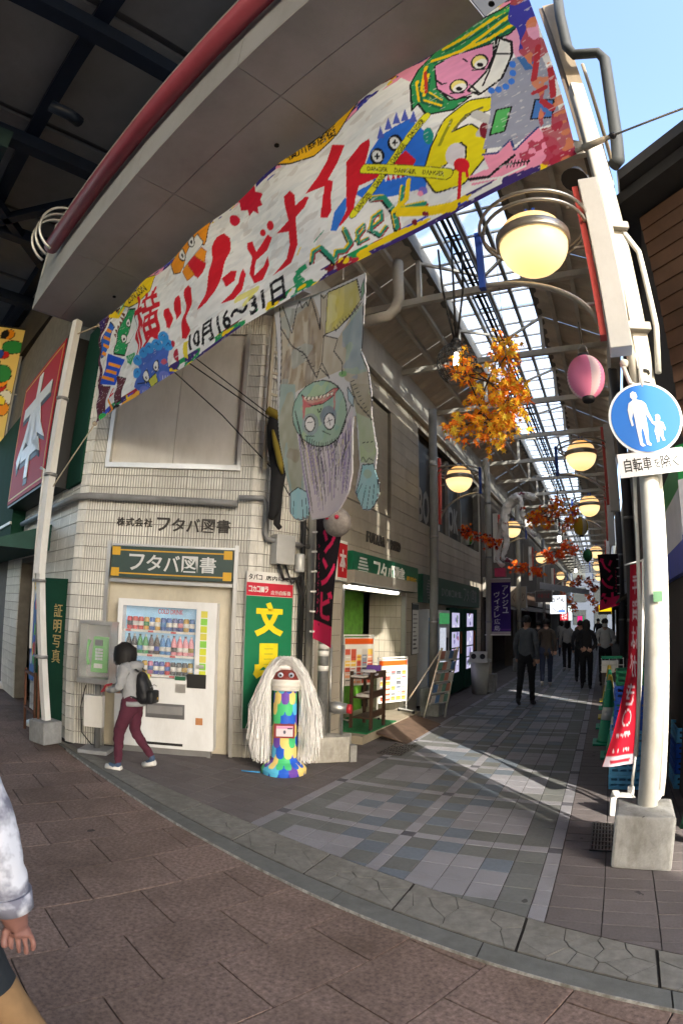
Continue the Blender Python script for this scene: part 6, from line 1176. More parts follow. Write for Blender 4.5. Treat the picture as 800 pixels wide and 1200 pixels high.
# plastic crates
cw, cdp, ch = .5, .36, .145; CRB = [mat('crate_light_blue', (.13, .5, .82), .4, var=.06, dirt=.2, dscale=8), mat('crate_blue', (.02, .12, .6), .4, var=.06), mat('crate_green', (.02, .28, .12), .4)]
def crate(label, x, y, z, m, a=0):
    t = thing('plastic_crate', label, 'crate', (x, y, z), 'plastic crates by the right pole', local=True); t.rotation_euler = (0, 0, a); w2, d2 = cw / 2, cdp / 2
    for nm_, b in (('front_wall', (-w2, w2, -d2, -d2 + .012)), ('rear_wall', (-w2, w2, d2 - .012, d2)), ('side_wall', (-w2, -w2 + .012, -d2 + .0125, d2 - .0125)), ('side_wall', (w2 - .012, w2, -d2 + .0125, d2 - .0125))):
        mb = MB(); L_ = b[1] - b[0] if b[1] - b[0] > .1 else b[3] - b[2]
        for z0_, z1_ in ((.0, .035), (.055, .085), (.11, .14)): mb.box(*b, z0_, z1_)
        n = 6
        for i in range(n + 1):
            f = i / n * (L_ - .02)
            if b[1] - b[0] > .1: mb.box(b[0] + f, b[0] + f + .02, b[2] + .002, b[3] - .002, .0, .139)
            else: mb.box(b[0] + .002, b[1] - .002, b[2] + f, b[2] + f + .02, .0, .139)
        mb.build(nm_, m, t)
    MB().box(-w2 - .008, w2 + .008, -d2 - .008, -d2 + .01, .125, .1415).build('rim', m, t); MB().box(-w2 + .013, w2 - .013, -d2 + .013, d2 - .013, .004, .012).build('base', m, t)
    return t
c0 = onZ(750, 926, 0); lb = ['bottom', 'second', 'third', 'fourth']
for i in range(4): crate('light blue plastic crate, %s of the stack behind the red flag' % lb[i], c0.x - .06, c0.y + .19, i * .144, CRB[0], R(random.uniform(-2, 2)))
for i in range(3): crate('dark blue plastic crate, %s of those on the light blue stack' % ['lowest', 'middle', 'upper'][i], c0.x - .03, c0.y + .2, (i + 4) * .144, CRB[1], R(random.uniform(-2, 2)))
crate('green plastic crate on top of the blue stack', c0.x - .02, c0.y + .21, 7 * .144, CRB[2]); crate('light blue crate lying right of the white pole', c0.x + .5, c0.y + .3, .45, CRB[0], R(90)); crate('dark blue crate under the one right of the white pole', c0.x + .5, c0.y + .3, .3, CRB[1], R(90)); crate('light blue crate at the bottom right of the white pole', c0.x + .5, c0.y + .3, .0, CRB[0], R(90)); crate('blue crate second from the ground right of the white pole', c0.x + .5, c0.y + .3, .15, CRB[1], R(90))
t = thing('hand_truck', 'green steel hand truck leaning by the brown house', 'hand truck', (.75, 4.2, 0)); 
for a in (0, .16): MB().tube([(.62 + a, 4.35 - a * .8, .08), (.80 + a, 4.5 - a * .8, .85)], .016, 8).build('rail', mat('truck_green', (.03, .12, .07), .5), t)
MB().tube([(.80, 4.5, .85), (.96, 4.37, .85)], .016, 8).build('handle', MATS['truck_green'], t); MB().tube([(.64, 4.37, .2), (.79, 4.25, .2)], .012, 8).build('cross_bar', MATS['truck_green'], t); MB().lathe([(.07, -.02), (.07, .02)], (.66, 4.3, .07), 14, 'x').build('wheel', BLACK, t)
# traffic cones in a row
def cone(label, x, y, h, m, band):
    t = thing('traffic_cone', label, 'cone', (x, y, 0), 'traffic cones along the right shops', local=True)
    MB().prism([(-.19, -.19), (.19, -.19), (.19, .19), (-.19, .19)], 0, .03).build('base', m, t, .008); MB().lathe([(.15, .03), (.13, .06), (.035, h - .02), (.028, h)], (0, 0, 0), 20).build('cone_body', m, t)
    if band: z0_, z1_ = h * .45, h * .68; r_f = lambda z: .13 + (.035 - .13) * (z - .06) / (h - .08) + .003; MB().lathe([(r_f(z0_), z0_), (r_f(z1_), z1_)], (0, 0, 0), 20).build('reflective_band', mat('band_white', (.6, .62, .6), .5), t)
    return t
CG = mat('cone_green', (.012, .30, .16), .5, var=.12, dirt=.25, dscale=8); CY = mat('cone_yellow', (.5, .38, .03), .5, var=.1); CR = mat('cone_red', (.4, .03, .04), .5)
for i, (lab, x, y, m, band) in enumerate((('nearest green traffic cone with a worn grey band', .17, 7.0, CG, True), ('second green traffic cone behind the nearest', .06, 7.75, CG, True), ('green cone third from the front', .08, 8.9, CG, False), ('yellow cone behind the green ones', .1, 9.8, CY, True), ('green cone fifth in the row', .1, 10.8, CG, True), ('yellow cone sixth in the row', .1, 11.8, CY, True), ('red cone at the end of the row', .25, 12.6, CR, False))): cone(lab, x, y, .72, m, band)
# ================================================================ STREET LAMPS OF THE ARCADE
GLOW = mat('lamp_glow', (.8, .62, .3), .35, emit=.26, ecol=(1, .66, .22), var=.0); RINGM = mat('lamp_ring', (.42, .4, .36), .35, metal=.7, var=.1); BLB = mat('blue_bracket', (.02, .06, .32), .4); REDS = mat('red_strip', (.5, .07, .06), .45, var=.1); BOXM = mat('lamp_box', (.74, .74, .72), .4, var=.05, dirt=.25)
_N = GLOW.node_tree.nodes; _L = GLOW.node_tree.links; _tc = _N.new('ShaderNodeTexCoord'); _sp = _N.new('ShaderNodeSeparateXYZ'); _L.new(_tc.outputs['Object'], _sp.inputs[0])   # glow of an unmodelled bulb painted into the emission, brightest low in the bowl
_rp = _N.new('ShaderNodeValToRGB'); _mr = _N.new('ShaderNodeMapRange'); _mr.inputs['From Min'].default_value = -.27; _mr.inputs['From Max'].default_value = .22; _L.new(_sp.outputs['Z'], _mr.inputs['Value']); _L.new(_mr.outputs[0], _rp.inputs[0])
_e = _rp.color_ramp.elements; _e[0].color = (1.0, .60, .22, 1); _e[1].color = (.8, .36, .08, 1); _e2 = _e.new(.28); _e2.color = (1.0, .76, .39, 1); _L.new(_rp.outputs[0], _N['Principled BSDF'].inputs['Emission Color']); _N['Principled BSDF'].inputs['Emission Strength'].default_value = .29
def lamp(label, loc, sgn, cable=True):
    t = thing('arcade_lamp', label, 'lamp', loc, 'globe lamps along the arcade', local=True); r = .265
    MB().lathe([(1e-5, -r)] + [(r * math.sin(R(a)), -r * math.cos(R(a))) for a in range(12, 91, 13)] + [(r * .99, .0)], (0, 0, 0), 28).build('bowl', GLOW, t); MB().lathe([(r * .97, .05), (r * .85, .15), (r * .5, .23), (1e-5, .25)], (0, 0, 0), 24).build('dome', GLOW, t)
    MB().lathe([(r + .012, -.02), (r + .022, .0), (r + .022, .055), (r * .96, .07)], (0, 0, 0), 28).build('metal_band', RINGM, t)
    for k, (rad, z) in enumerate(((.40, .1), (.42, .17))):
        MB().tube([(sgn * (.02 + rad * math.cos(a)) , rad * math.sin(a), z) for a in np.linspace(R(0), R(360), 41)[:-1]] + [(sgn * (.02 + rad), 0, z)], .014, 6, False).build('ring', RINGM, t)
    MB().box(*sorted((sgn * -.45, sgn * -.40)), -.03, .03, -.33, .2).build('bracket', BLB, t, .006); MB().box(-.025, .0, -.05, -.02, .14, .32).build('bracket', BLB, t); MB().box(.03, .055, -.05, -.02, .14, .32).build('bracket', BLB, t)
    MB().tube([(sgn * (-.42 + .82 * math.sin(a)), 0, -.305 - .56 * (1 - math.cos(a))) for a in np.linspace(0, R(90), 18)], .022, 8).build('curved_arm', RINGM, t)
    MB().box(*sorted((sgn * .375, sgn * .42)), -.05, .05, -.88, .46).build('red_strip', REDS, t); MB().box(*sorted((sgn * .43, sgn * .58)), -.08, .08, -1.0, .50).build('box', BOXM, t, .006)
    for z in (.3, -.1, -.6): MB().bar((sgn * .3, 0, z), (sgn * .44, 0, z), .02).build('stay', RINGM, t)
    return t
RL_ = [(3.62, 'nearest globe lamp, big and bright at the right column'), (9.5, 'second globe lamp on the right, below the nearest'), (14, 'third globe lamp on the right over the yellow lantern'), (23.9, 'fourth globe lamp on the right, small and far'), (30.2, 'fifth globe lamp on the right'), (38.3, 'farthest globe lamp on the right')]
LL_ = [(10.4, 'nearest globe lamp on the left wall side'), (16.8, 'second left globe lamp behind the hanging mummy'), (25, 'third left globe lamp over the shopfronts'), (36, 'fourth left globe lamp above the grey tent edge'), (45, 'farthest left globe lamp')]
for y, lab in RL_: lamp(lab, (-.25, y, 4.4), 1)
for y, lab in LL_: lamp(lab, (-2.66, y, 4.4), -1)
# ================================================================ PAPER LANTERNS, PENDANTS
def lantern(label, p, r, c1, c2, h=1.25):
    t = thing('paper_lantern', label, 'lantern', tuple(p), 'paper lanterns', local=True); n = 20; mb = MB(); K_ = 18
    for k in range(K_ + 1): pass
    prof = []
    for k in range(K_ * 2 + 1): a = math.pi * (.08 + .84 * k / (2 * K_)); prof.append((r * math.sin(a) + (.006 if k % 2 else -.003), -r * h * math.cos(a)))
    vs = [(q * math.cos(2 * math.pi * j / n), q * math.sin(2 * math.pi * j / n), z) for q, z in prof for j in range(n)]; fs = []
    for i in range(len(prof) - 1):
        for j in range(n): mb.cur = 1 if j % 7 in (2, 3) else 0; mb.smooth = True; mb.add([], []); mb.f.append((i * n + j, i * n + (j + 1) % n, (i + 1) * n + (j + 1) % n, (i + 1) * n + j)); mb.mi.append(mb.cur); mb.sm.append(True)
    mb.v = vs; mb.build('paper', [c1, c2], t); MB().lathe([(r * .32, -.03), (r * .36, 0), (r * .3, .02)], (0, 0, r * h * .97), 16).build('top_cap', BLACK, t); MB().lathe([(r * .3, -.03), (r * .36, -.01), (r * .3, .03)], (0, 0, -r * h * .97), 16).build('bottom_cap', BLACK, t)
    MB().tube([(-.04, 0, r * h), (-.03, 0, r * h + .08), (0, 0, r * h + .1), (.03, 0, r * h + .08), (.04, 0, r * h)], .004, 5).build('wire_handle', GREY, t); MB().tube([(0, 0, r * h + .1), (0, 0, r * h + .3)], .003, 5).build('string', BLACK, t)
LM = lambda n_, c: mat('paper_' + n_, c, .8, var=.04)
lantern('pink and white paper lantern under the nearest lamp', onY(686, 442, 4.0), .138, LM('pink', (.9, .26, .46)), LM('blush', (.82, .62, .66))); lantern('yellow and white paper lantern below the third right lamp', onY(680, 617, 11.2), .145, LM('yellow', (.6, .42, .03)), LM('cream', (.7, .65, .5))); lantern('dark green paper lantern further in on the right', onY(688, 651, 16.5), .14, LM('dkgreen', (.02, .14, .05)), LM('green2', (.05, .25, .1))); lantern('white and green striped lantern on the left', onY(549, 631, 13.4), .14, LM('white', (.62, .62, .58)), LM('green', (.08, .36, .08))); lantern('small green and yellow lantern far on the left', onY(622, 668, 26), .16, LM('green', (.08, .36, .08)), LM('yellow', (.6, .42, .03)))
pc = onY(535, 426, 5.4); t = thing('cage_pendant', 'wire cage pendant lamp on black chains behind the maple leaves', 'lamp', tuple(pc), 'pendant lamps', local=True)
for k in range(24): a = k * math.pi / 12; MB().tube([(.22 * math.sin(b) * math.cos(a), .22 * math.sin(b) * math.sin(a), .24 * math.cos(b)) for b in np.linspace(.25, 2.6, 10)], .004, 5).build('wire', BLACK, t)
for z in (-.18, -.12, -.06, .0, .06, .12, .18): rr_ = .22 * math.sin(math.acos(z / .24)); MB().tube([(rr_ * math.cos(a), rr_ * math.sin(a), z) for a in np.linspace(0, 6.283, 25)], .004, 5).build('hoop', BLACK, t)
MB().lathe([(.03, .2), (.07, .23), (.05, .29), (.02, .31)], (0, 0, 0), 12).build('cap', BLACK, t); MB().lathe([(1e-4, -.05), (.035, -.02), (.035, .08), (.02, .13)], (0, 0, 0), 12).build('bulb', mat('bulb_glow', (1, .97, .85), .4, emit=4, var=0), t); MB().lathe([(.03, -.25), (.1, -.22), (.11, -.19)], (0, 0, 0), 12).build('bottom_cap', GREY, t)
for dx, dy in ((-.06, 0), (.05, .05), (.02, -.05)): MB().tube([(dx * .2, dy * .2, .27), (dx * 2, dy * 2, 1.0), (dx * 2.4, dy * 2, 5.95 - pc.z)], .014, 5).build('chain', BLACK, t)
for lab, q in (('clear bulb pendant under the far skylight', onY(655, 632, 18)), ('farther clear bulb pendant', onY(674, 669, 30))):
    t = thing('bulb_pendant', lab, 'lamp', tuple(q), 'pendant lamps', local=True); MB().lathe([(1e-4, -.1), (.06, -.05), (.05, .08), (.02, .12)], (0, 0, 0), 12).build('bulb', MATS['bulb_glow'], t); MB().tube([(0, 0, .12), (0, 0, 6.0 - q.z)], .012, 6).build('cord', BLACK, t); MB().lathe([(.07, .0), (.05, .1), (.02, .14)], (0, 0, .1), 12).build('cap', GREY, t)
# ================================================================ MAPLE SPRAYS
def leaf_mesh(c0, c1, nm):
    pts = []; L_ = [(.46, -150), (.62, -105), (.9, -58), (1.0, 0), (.9, 58), (.62, 105), (.46, 150)]
    for i, (l, a) in enumerate(L_):
        a0 = R(a); w_ = R(11); pts.append((l * math.sin(a0), l * math.cos(a0))); an = R(a + (L_[i + 1][1] - a if i < 6 else 60) / 2); pts.append((.28 * math.sin(an), .28 * math.cos(an)))
    mb = MB(); n = len(pts); vs = [(0, 0, .0)] + [(x, y, -.16 * (x * x + y * y) + .05 * (i % 2)) for i, (x, y) in enumerate(pts)]; mb.add(vs, [(0, 1 + i, 1 + (i + 1) % n) for i in range(n)]); mb.add([(-.015, 0, 0), (.015, 0, 0), (.01, -.8, -.1)], [(0, 1, 2)])
    me = mb.mesh(nm); at = me.color_attributes.new('paint', 'FLOAT_COLOR', 'POINT'); cs = [c0] + [(c1 if i % 2 == 0 else tuple((a + b) / 2 for a, b in zip(c0, c1))) for i in range(n)] + [c1] * 3
    at.data.foreach_set('color', np.array([(*c, 1) for c in cs], np.float32).reshape(-1)); return me
LEAFM = vcmat('maple_leaf', .6, trans=.35, bump=0)
LV = [leaf_mesh(S(252, 222, 60), S(250, 132, 40), 'leaf'), leaf_mesh(S(250, 158, 44), S(236, 84, 34), 'leaf'), leaf_mesh(S(236, 224, 80), S(250, 186, 56), 'leaf'), leaf_mesh(S(240, 104, 36), S(206, 44, 30), 'leaf'), leaf_mesh(S(150, 24, 22), S(120, 14, 18), 'leaf')]
for m in LV: m.materials.append(LEAFM)
TWIG = mat('twig', (.07, .05, .035), .8)
def maple(label, Y, pxs, n, size, pal, indiv, depth=.5):
    c = onY(*pxs[0], Y); t = thing('maple_spray', label, 'maple branch', tuple(c), 'hanging autumn maple sprays', local=True); rel = [onY(x, y, Y) - c for x, y in pxs]
    r_ = random.Random(int(Y * 100) + n); mb = MB()
    for a, b in zip(rel[:-1], rel[1:]): mb.tube([a, a.lerp(b, .5) + Vector((0, r_.uniform(-.06, .06), .03)), b], .008, 5)
    mb.build('twig', TWIG, t); vs = []; fs = []; cs = []
    for k in range(n):
        i = r_.randrange(len(rel)); p = rel[i] + Vector((r_.gauss(0, .075), r_.uniform(-depth / 2, depth / 2), r_.gauss(0, .07))) * (size / .075)
        ro = Matrix.Rotation(r_.uniform(-.55, .55), 4, 'X') @ Matrix.Rotation(r_.uniform(-.55, .55), 4, 'Y'); M_ = Matrix.Translation(p) @ Matrix.Rotation(r_.uniform(-.6, .6), 4, 'Z') @ Matrix.Rotation(R(80), 4, 'X') @ ro @ Matrix.Rotation(r_.uniform(2.2, 4.1), 4, 'Z') @ Matrix.Scale(size * r_.uniform(.75, 1.2), 4); me = LV[r_.choice(pal)]
        if indiv: o = link('leaf', me, LEAFM, t); o.matrix_local = M_
        else:
            o0 = len(vs); vs += [tuple(M_ @ v.co) for v in me.vertices]; fs += [tuple(q + o0 for q in pl.vertices) for pl in me.polygons]; cs += [tuple(d.color) for d in me.color_attributes['paint'].data]
    if not indiv:
        me = bpy.data.meshes.new('leaves'); me.from_pydata(vs, [], fs); at = me.color_attributes.new('paint', 'FLOAT_COLOR', 'POINT'); at.data.foreach_set('color', np.array(cs, np.float32).reshape(-1)); struct(link('leaves', me, LEAFM, t), 'stuff')
    if indiv:            # smaller leaves deep inside the spray, too many to pick apart
        for k in range(220):
            p = rel[r_.randrange(len(rel))] + Vector((r_.gauss(0, .09), r_.uniform(-.12, .3), r_.gauss(0, .085))); M_ = Matrix.Translation(p) @ Matrix.Rotation(R(80), 4, 'X') @ Matrix.Rotation(r_.uniform(-.7, .7), 4, 'X') @ Matrix.Rotation(r_.uniform(-.7, .7), 4, 'Y') @ Matrix.Rotation(r_.uniform(2.2, 4.1), 4, 'Z') @ Matrix.Scale(size * r_.uniform(.6, .95), 4); me = LV[r_.choice(pal)]; o0 = len(vs); vs += [tuple(M_ @ v.co) for v in me.vertices]; fs += [tuple(q + o0 for q in pl.vertices) for pl in me.polygons]; cs += [tuple(d.color) for d in me.color_attributes['paint'].data]
        me = bpy.data.meshes.new('leaves'); me.from_pydata(vs, [], fs); at = me.color_attributes.new('paint', 'FLOAT_COLOR', 'POINT'); at.data.foreach_set('color', np.array(cs, np.float32).reshape(-1)); struct(link('leaves', me, LEAFM, t), 'stuff')
    MB().tube([rel[0], rel[0] + Vector((0, 0, 5.98 - c.z))], .003, 4).build('string', BLACK, t)
maple('large orange and yellow maple spray in front of the cage lamp', 5.3, [(592, 418), (580, 440), (545, 440), (600, 462), (585, 470), (560, 485), (575, 495), (535, 500), (595, 490), (603, 452), (575, 510), (540, 425), (605, 478), (590, 405), (562, 470)], 296, .078, [0, 0, 1, 0, 2, 2], True, .35)
maple('orange maple spray beside the third right lamp', 11, [(650, 598), (632, 605), (665, 612), (640, 612), (655, 590), (622, 608), (672, 600)], 230, .075, [1, 3, 1, 0], False); maple('red maple spray below the bulb pendant', 17, [(655, 648), (640, 648), (672, 645), (662, 640), (645, 655)], 200, .085, [3, 1, 3], False)
maple('dark red maple spray far in the arcade', 25, [(678, 678), (690, 682), (672, 685), (695, 690)], 160, .1, [4, 4, 3, 1], False); maple('red maple spray on the left by the striped lantern', 12, [(556, 626), (570, 632), (578, 636), (545, 622)], 130, .075, [3, 1, 3, 4], False); maple('brown-orange maple spray left under the mummy', 15.5, [(612, 665), (625, 668), (602, 663), (632, 672)], 120, .08, [1, 3], False); maple('orange maple spray at the far noodle sign', 24, [(668, 705), (660, 698), (672, 712)], 100, .09, [1, 3], False)
maple('rust maple spray far right of the skylight end', 28, [(695, 706), (698, 714), (690, 700)], 90, .1, [3, 1], False)
# ================================================================ FLAGS
def flag(name, label, Pole, z0, z1, wd, art, pole_r=.0, bow=.06, ang=0, twist=.6, nx=40, nz=120):
    t = thing(name, label, 'flag', (Pole[0], Pole[1], z0)); Uf, Vf = np.meshgrid(np.linspace(0, wd, nx), np.linspace(z0, z1, nz)); q = Sheet(Uf, Vf, (1, 1, 1)); art(q, wd, z0, z1)
    s_ = (Vf - z0) / (z1 - z0); th = ang + twist * (1 - s_); rad = Uf * (1 - .12 * np.sin(s_ * 3.1))
    Xq = np.stack([Pole[0] + rad * np.cos(th), Pole[1] + rad * np.sin(th) + bow * np.sin(Uf / wd * 4 + s_ * 3), Vf - .25 * Uf * (1 - s_)], -1); q.build('cloth', Xq, CLOTH, t)
    if pole_r: MB().tube([(Pole[0], Pole[1], 0.05), (Pole[0], Pole[1], z1 + .05)], pole_r, 8).build('pole', WHITE, t)
    for k in range(6): z = z0 + (z1 - z0) * (k + .3) / 6; MB().box(Pole[0] - .04, Pole[0] + .02, Pole[1] - .012, Pole[1] + .012, z, z + .02).build('clip', WHITE, t)
    return t
def art_black(q, w_, a, b):
    q.c[:] = S(30, 24, 30); pk = S(214, 40, 92)
    for i, ch in enumerate('ゾンビ'): q.text(ch, w_ * .3, w_ * .95, b - .40 - i * .36, b - .08 - i * .36, pk, .03)
    q.text('Y\nO\nK\nO\nG\nA\nW\nA', w_ * .1, w_ * .22, a + .3, b - .3, S(190, 40, 90), .0); f_ = np.ones(q.U.shape, bool); q.blotch(q.V < a + .22, pk, 9, .35, 1, 3); q._put(q.V < a + .14 + .05 * np.sin(q.U * 30), pk)
flag('zombie_flag', 'black and pink flag with dripping letters hung on the galvanised post', (-3.14, 5.6), 1.42, 2.8, .36, art_black, ang=R(0), twist=-.45, bow=.02)
flag('zombie_flag', 'black and magenta flag hanging on the right below the far lamps', (.36, 13.2), 1.95, 3.1, .48, art_black, ang=R(190), twist=-.4)
t = thing('purple_banner', 'purple vertical banner with white letters on the cream arcade post', 'banner', (-2.5, 12.95, 1.3)); a_, b_ = onY(575, 679, 12.9), onY(598, 744, 12.9); PBF = frame((0, 12.9, 0))
q = sheet_on(PBF, a_.x, b_.x, b_.z, a_.z, 50, 130, S(56, 36, 104), wave=lambda u, v: .02 * np.sin(v * 5)); wq = b_.x - a_.x; q.poly([(a_.x, b_.z), (b_.x, b_.z), (b_.x, b_.z + .07), (a_.x, b_.z + .07)], S(170, 160, 160)); q.poly([(a_.x, a_.z - .07), (b_.x, a_.z - .07), (b_.x, a_.z), (a_.x, a_.z)], S(180, 165, 165)); q.poly([(a_.x, b_.z + .1), (b_.x, b_.z + .1), (b_.x, b_.z + .14), (a_.x, b_.z + .12)], S(110, 60, 150), a=.6)
for i, ch in enumerate('アンジュ'): q.text(ch, a_.x + wq * .58, a_.x + wq * .88, a_.z - .29 - i * .165, a_.z - .15 - i * .165, S(210, 205, 215), .01)
for i, ch in enumerate('ヴィオレ広島'): q.text(ch, a_.x + wq * .15, a_.x + wq * .45, a_.z - .42 - i * .155, a_.z - .29 - i * .155, S(200, 195, 210), .01)
q.build('cloth', q.X, CLOTH, t)
for z in (a_.z + .01, b_.z): MB().tube([(a_.x - .15, 12.9, z), (b_.x, 12.9, z)], .012, 8).build('arm', WHITE, t)
# ================================================================ HAIRED FIGURE WITH MASK
SP = (-3.13, 5.03, 0); SF = frame(SP, R(32)); t = thing('masked_dummy', 'colourful tube dummy with long white streamer hair and a face mask', 'dummy', SP)
uq, vq = np.meshgrid(np.linspace(-math.pi, math.pi, 200), np.linspace(0, .90, 170)); q = Sheet(uq, vq, S(40, 70, 180)); pal = [S(46, 100, 214), S(96, 196, 236), S(80, 200, 130), S(240, 216, 130), S(112, 76, 176), S(240, 216, 130)]
rr2 = random.Random(3); nz_ = 9
for r in range(nz_):
    zc = .04 + r * .085 if r < 2 else .06 + (r - .6) * .115; n = 14 if r < 2 else 9; hw = math.pi / n; 
    for k in range(n):
        a = -math.pi + (k + (.5 if r % 2 else 0)) * 2 * math.pi / n; c = pal[(r * 2 + k * 5 + rr2.randrange(2)) % 6]; q.poly([(a - hw, zc + .14), (a + hw, zc + .14), (a + hw, zc), (a + hw * .75, zc - .035), (a + hw * .35, zc - .05), (a - hw * .35, zc - .05), (a - hw * .75, zc - .035), (a - hw, zc)], c)
rad = np.interp(vq, [0, .05, .10, .13, .16, .9], [.235, .24, .2, .15, .135, .12]); Lc = np.stack([rad * np.sin(uq), -rad * np.cos(uq), vq], -1); A_ = np.array(SF); q.build('body', Lc @ A_[:3, :3].T + A_[:3, 3], vcmat('scale_paint', .4, bump=.05), t)
hd = MB(SF).ball((0, 0, .985), .15, 22, .82).build('head', mat('dummy_skin', (.20, .03, .025), .5), t)
ml = MB(SF); nn = 14; vs = []
for i in range(9):
    for j in range(nn): a = R(-66 + 132 * j / (nn - 1)); z = -.075 + .12 * i / 8; rz = .155 * math.sqrt(max(.05, 1 - (z / .15) ** 2)) + .012 + .006 * math.sin(i * 2); vs.append((rz * math.sin(a), -rz * math.cos(a), .965 + z - .005 * abs(a)))
ml.smooth = True; ml.add(vs, [(i * nn + j, i * nn + j + 1, (i + 1) * nn + j + 1, (i + 1) * nn + j) for i in range(8) for j in range(nn - 1)]); mk = ml.build('face_mask', mat('mask_white', (.72, .7, .64), .8), hd)
for x in (-.055, .055): MB(SF).ball((x, -.125, 1.055), .03, 10, .9).build('eye', mat('eye_pale', (.5, .58, .7), .3), hd); MB(SF).ball((x, -.15, 1.055), .013, 8).build('pupil', BLACK, hd)
q = sheet_on(SF, -.085, .085, .42, .53, 40, 26, S(216, 206, 214), y=-.155); q.poly([(-.085, .5), (.085, .5), (.085, .53), (-.085, .53)], S(236, 150, 190)); q.ell(-.0, .465, .012, .02, S(90, 90, 110)); q.stroke([(.03, .505), (.075, .505)], .012, S(60, 50, 70)); q.build('name_card', q.X, PRINT, t); fbox('card_frame', SF, -.11, .105, -.152, -.135, .40, .55, mat('frame_red', (.25, .03, .03), .5), t, .004)
hv, hf = [], []; hm = MB(SF); rh = random.Random(5)
for k in range(2300):
    s_ = -1 if k % 2 else 1; th = 0; top_ = Vector((rh.gauss(0, .035), rh.uniform(-.09, .09), 1.17 + rh.uniform(0, .07))); ang_ = rh.uniform(-1.0, 1.15); out_ = rh.uniform(.09, .225); yy = -math.sin(ang_) * out_ * .75 + .04; xx = s_ * (.125 + out_ * math.cos(ang_) * .72)
    mid = Vector((xx * .8, yy * .8, 1.03 + rh.uniform(-.05, .06))); xx *= rh.uniform(.8, 1.18); mid2 = Vector((xx * (1.08 + rh.uniform(0, .15)), yy * rh.uniform(.8, 1.2), .65 + rh.uniform(-.1, .1))); end = Vector((xx * rh.uniform(1.0, 1.3), yy * rh.uniform(.9, 1.2), rh.uniform(.10, .46)))
    if abs(mid2.x) < .125 and mid2.y < -.02: continue
    w_ = rh.uniform(.002, .0048); sd_ = Vector((rh.uniform(-1, 1), rh.uniform(-1, 1), 0)).normalized() * w_; pts_ = [top_, top_.lerp(mid, .5) + Vector((0, 0, .05)), mid, mid.lerp(mid2, .5) + Vector((s_ * .012, 0, 0)), mid2, mid2.lerp(end, .6), end]; o0 = len(hm.v)
    for i, p in enumerate(pts_): hm.v += [tuple(p - sd_), tuple(p + sd_)]
    for i in range(len(pts_) - 1): hm.f.append((o0 + 2 * i, o0 + 2 * i + 1, o0 + 2 * i + 3, o0 + 2 * i + 2)); hm.mi.append(0); hm.sm.append(False)
struct(link('hair', hm.mesh('hair'), mat('streamer_white', (.86, .86, .85), .5, var=.12, scale=30), t), 'stuff')
MB(SF).lathe([(.10, 1.1), (.115, 1.13), (.09, 1.18), (.04, 1.205), (1e-4, 1.21)], (0, .06, 0), 16).build('wig_cap', MATS['streamer_white'], t)
tag(MB().tube([onZ(283, 903, .01), onZ(292, 904, .012), onZ(305, 905, .01)], .008, 6).build('blue_cord', mat('cord_blue', (.05, .3, .6), .5)), 'short blue cord on the ground by the masked dummy', 'cord')
# ================================================================ SIGNS DEEP IN THE ARCADE
def hang_sign(label, p0, p1, Y, base, art, emat, th=.14):
    a_, b_ = onY(*p0, Y), onY(*p1, Y); t = thing('hanging_sign', label, 'sign', (a_.x, Y, b_.z), 'signs hanging in the arcade'); F = frame((0, Y, 0)); q = sheet_on(F, a_.x, b_.x, b_.z, a_.z, 48, 48, base, y=-.012); art(q, a_.x, b_.x, b_.z, a_.z); q.build('face', q.X, emat, t); fbox('box', F, a_.x - .02, b_.x + .02, -.01, th, b_.z - .02, a_.z + .02, GREY, t); fbox('arm', F, a_.x - .5 if a_.x < -1.4 else b_.x, a_.x if a_.x < -1.4 else b_.x + .5, .02, .06, a_.z - .06, a_.z - .02, GREY, t)
def noodle(q, x0, x1, z0, z1):
    w_, h_ = x1 - x0, z1 - z0; q.text('うどん', x0 + w_ * .12, x1 - w_ * .1, z0 + h_ * .62, z1 - h_ * .1, S(20, 20, 24), .03); q.ell((x0 + x1) / 2, z0 + h_ * .4, w_ * .35, h_ * .28, S(60, 60, 66)); q.ell((x0 + x1) / 2, z0 + h_ * .42, w_ * .33, h_ * .27, S(226, 230, 236)); q.poly([(x0 + w_ * .55, z0 + h_ * .08), (x1 - w_ * .08, z0 + h_ * .08), (x1 - w_ * .08, z0 + h_ * .2), (x0 + w_ * .55, z0 + h_ * .2)], S(90, 130, 200))
LITW = vcmat('lit_sign', .4, emit=.35, bump=0); hang_sign('white lit noodle sign with black brush letters', (644, 698), (663, 719), 22, S(226, 230, 236), noodle, LITW)
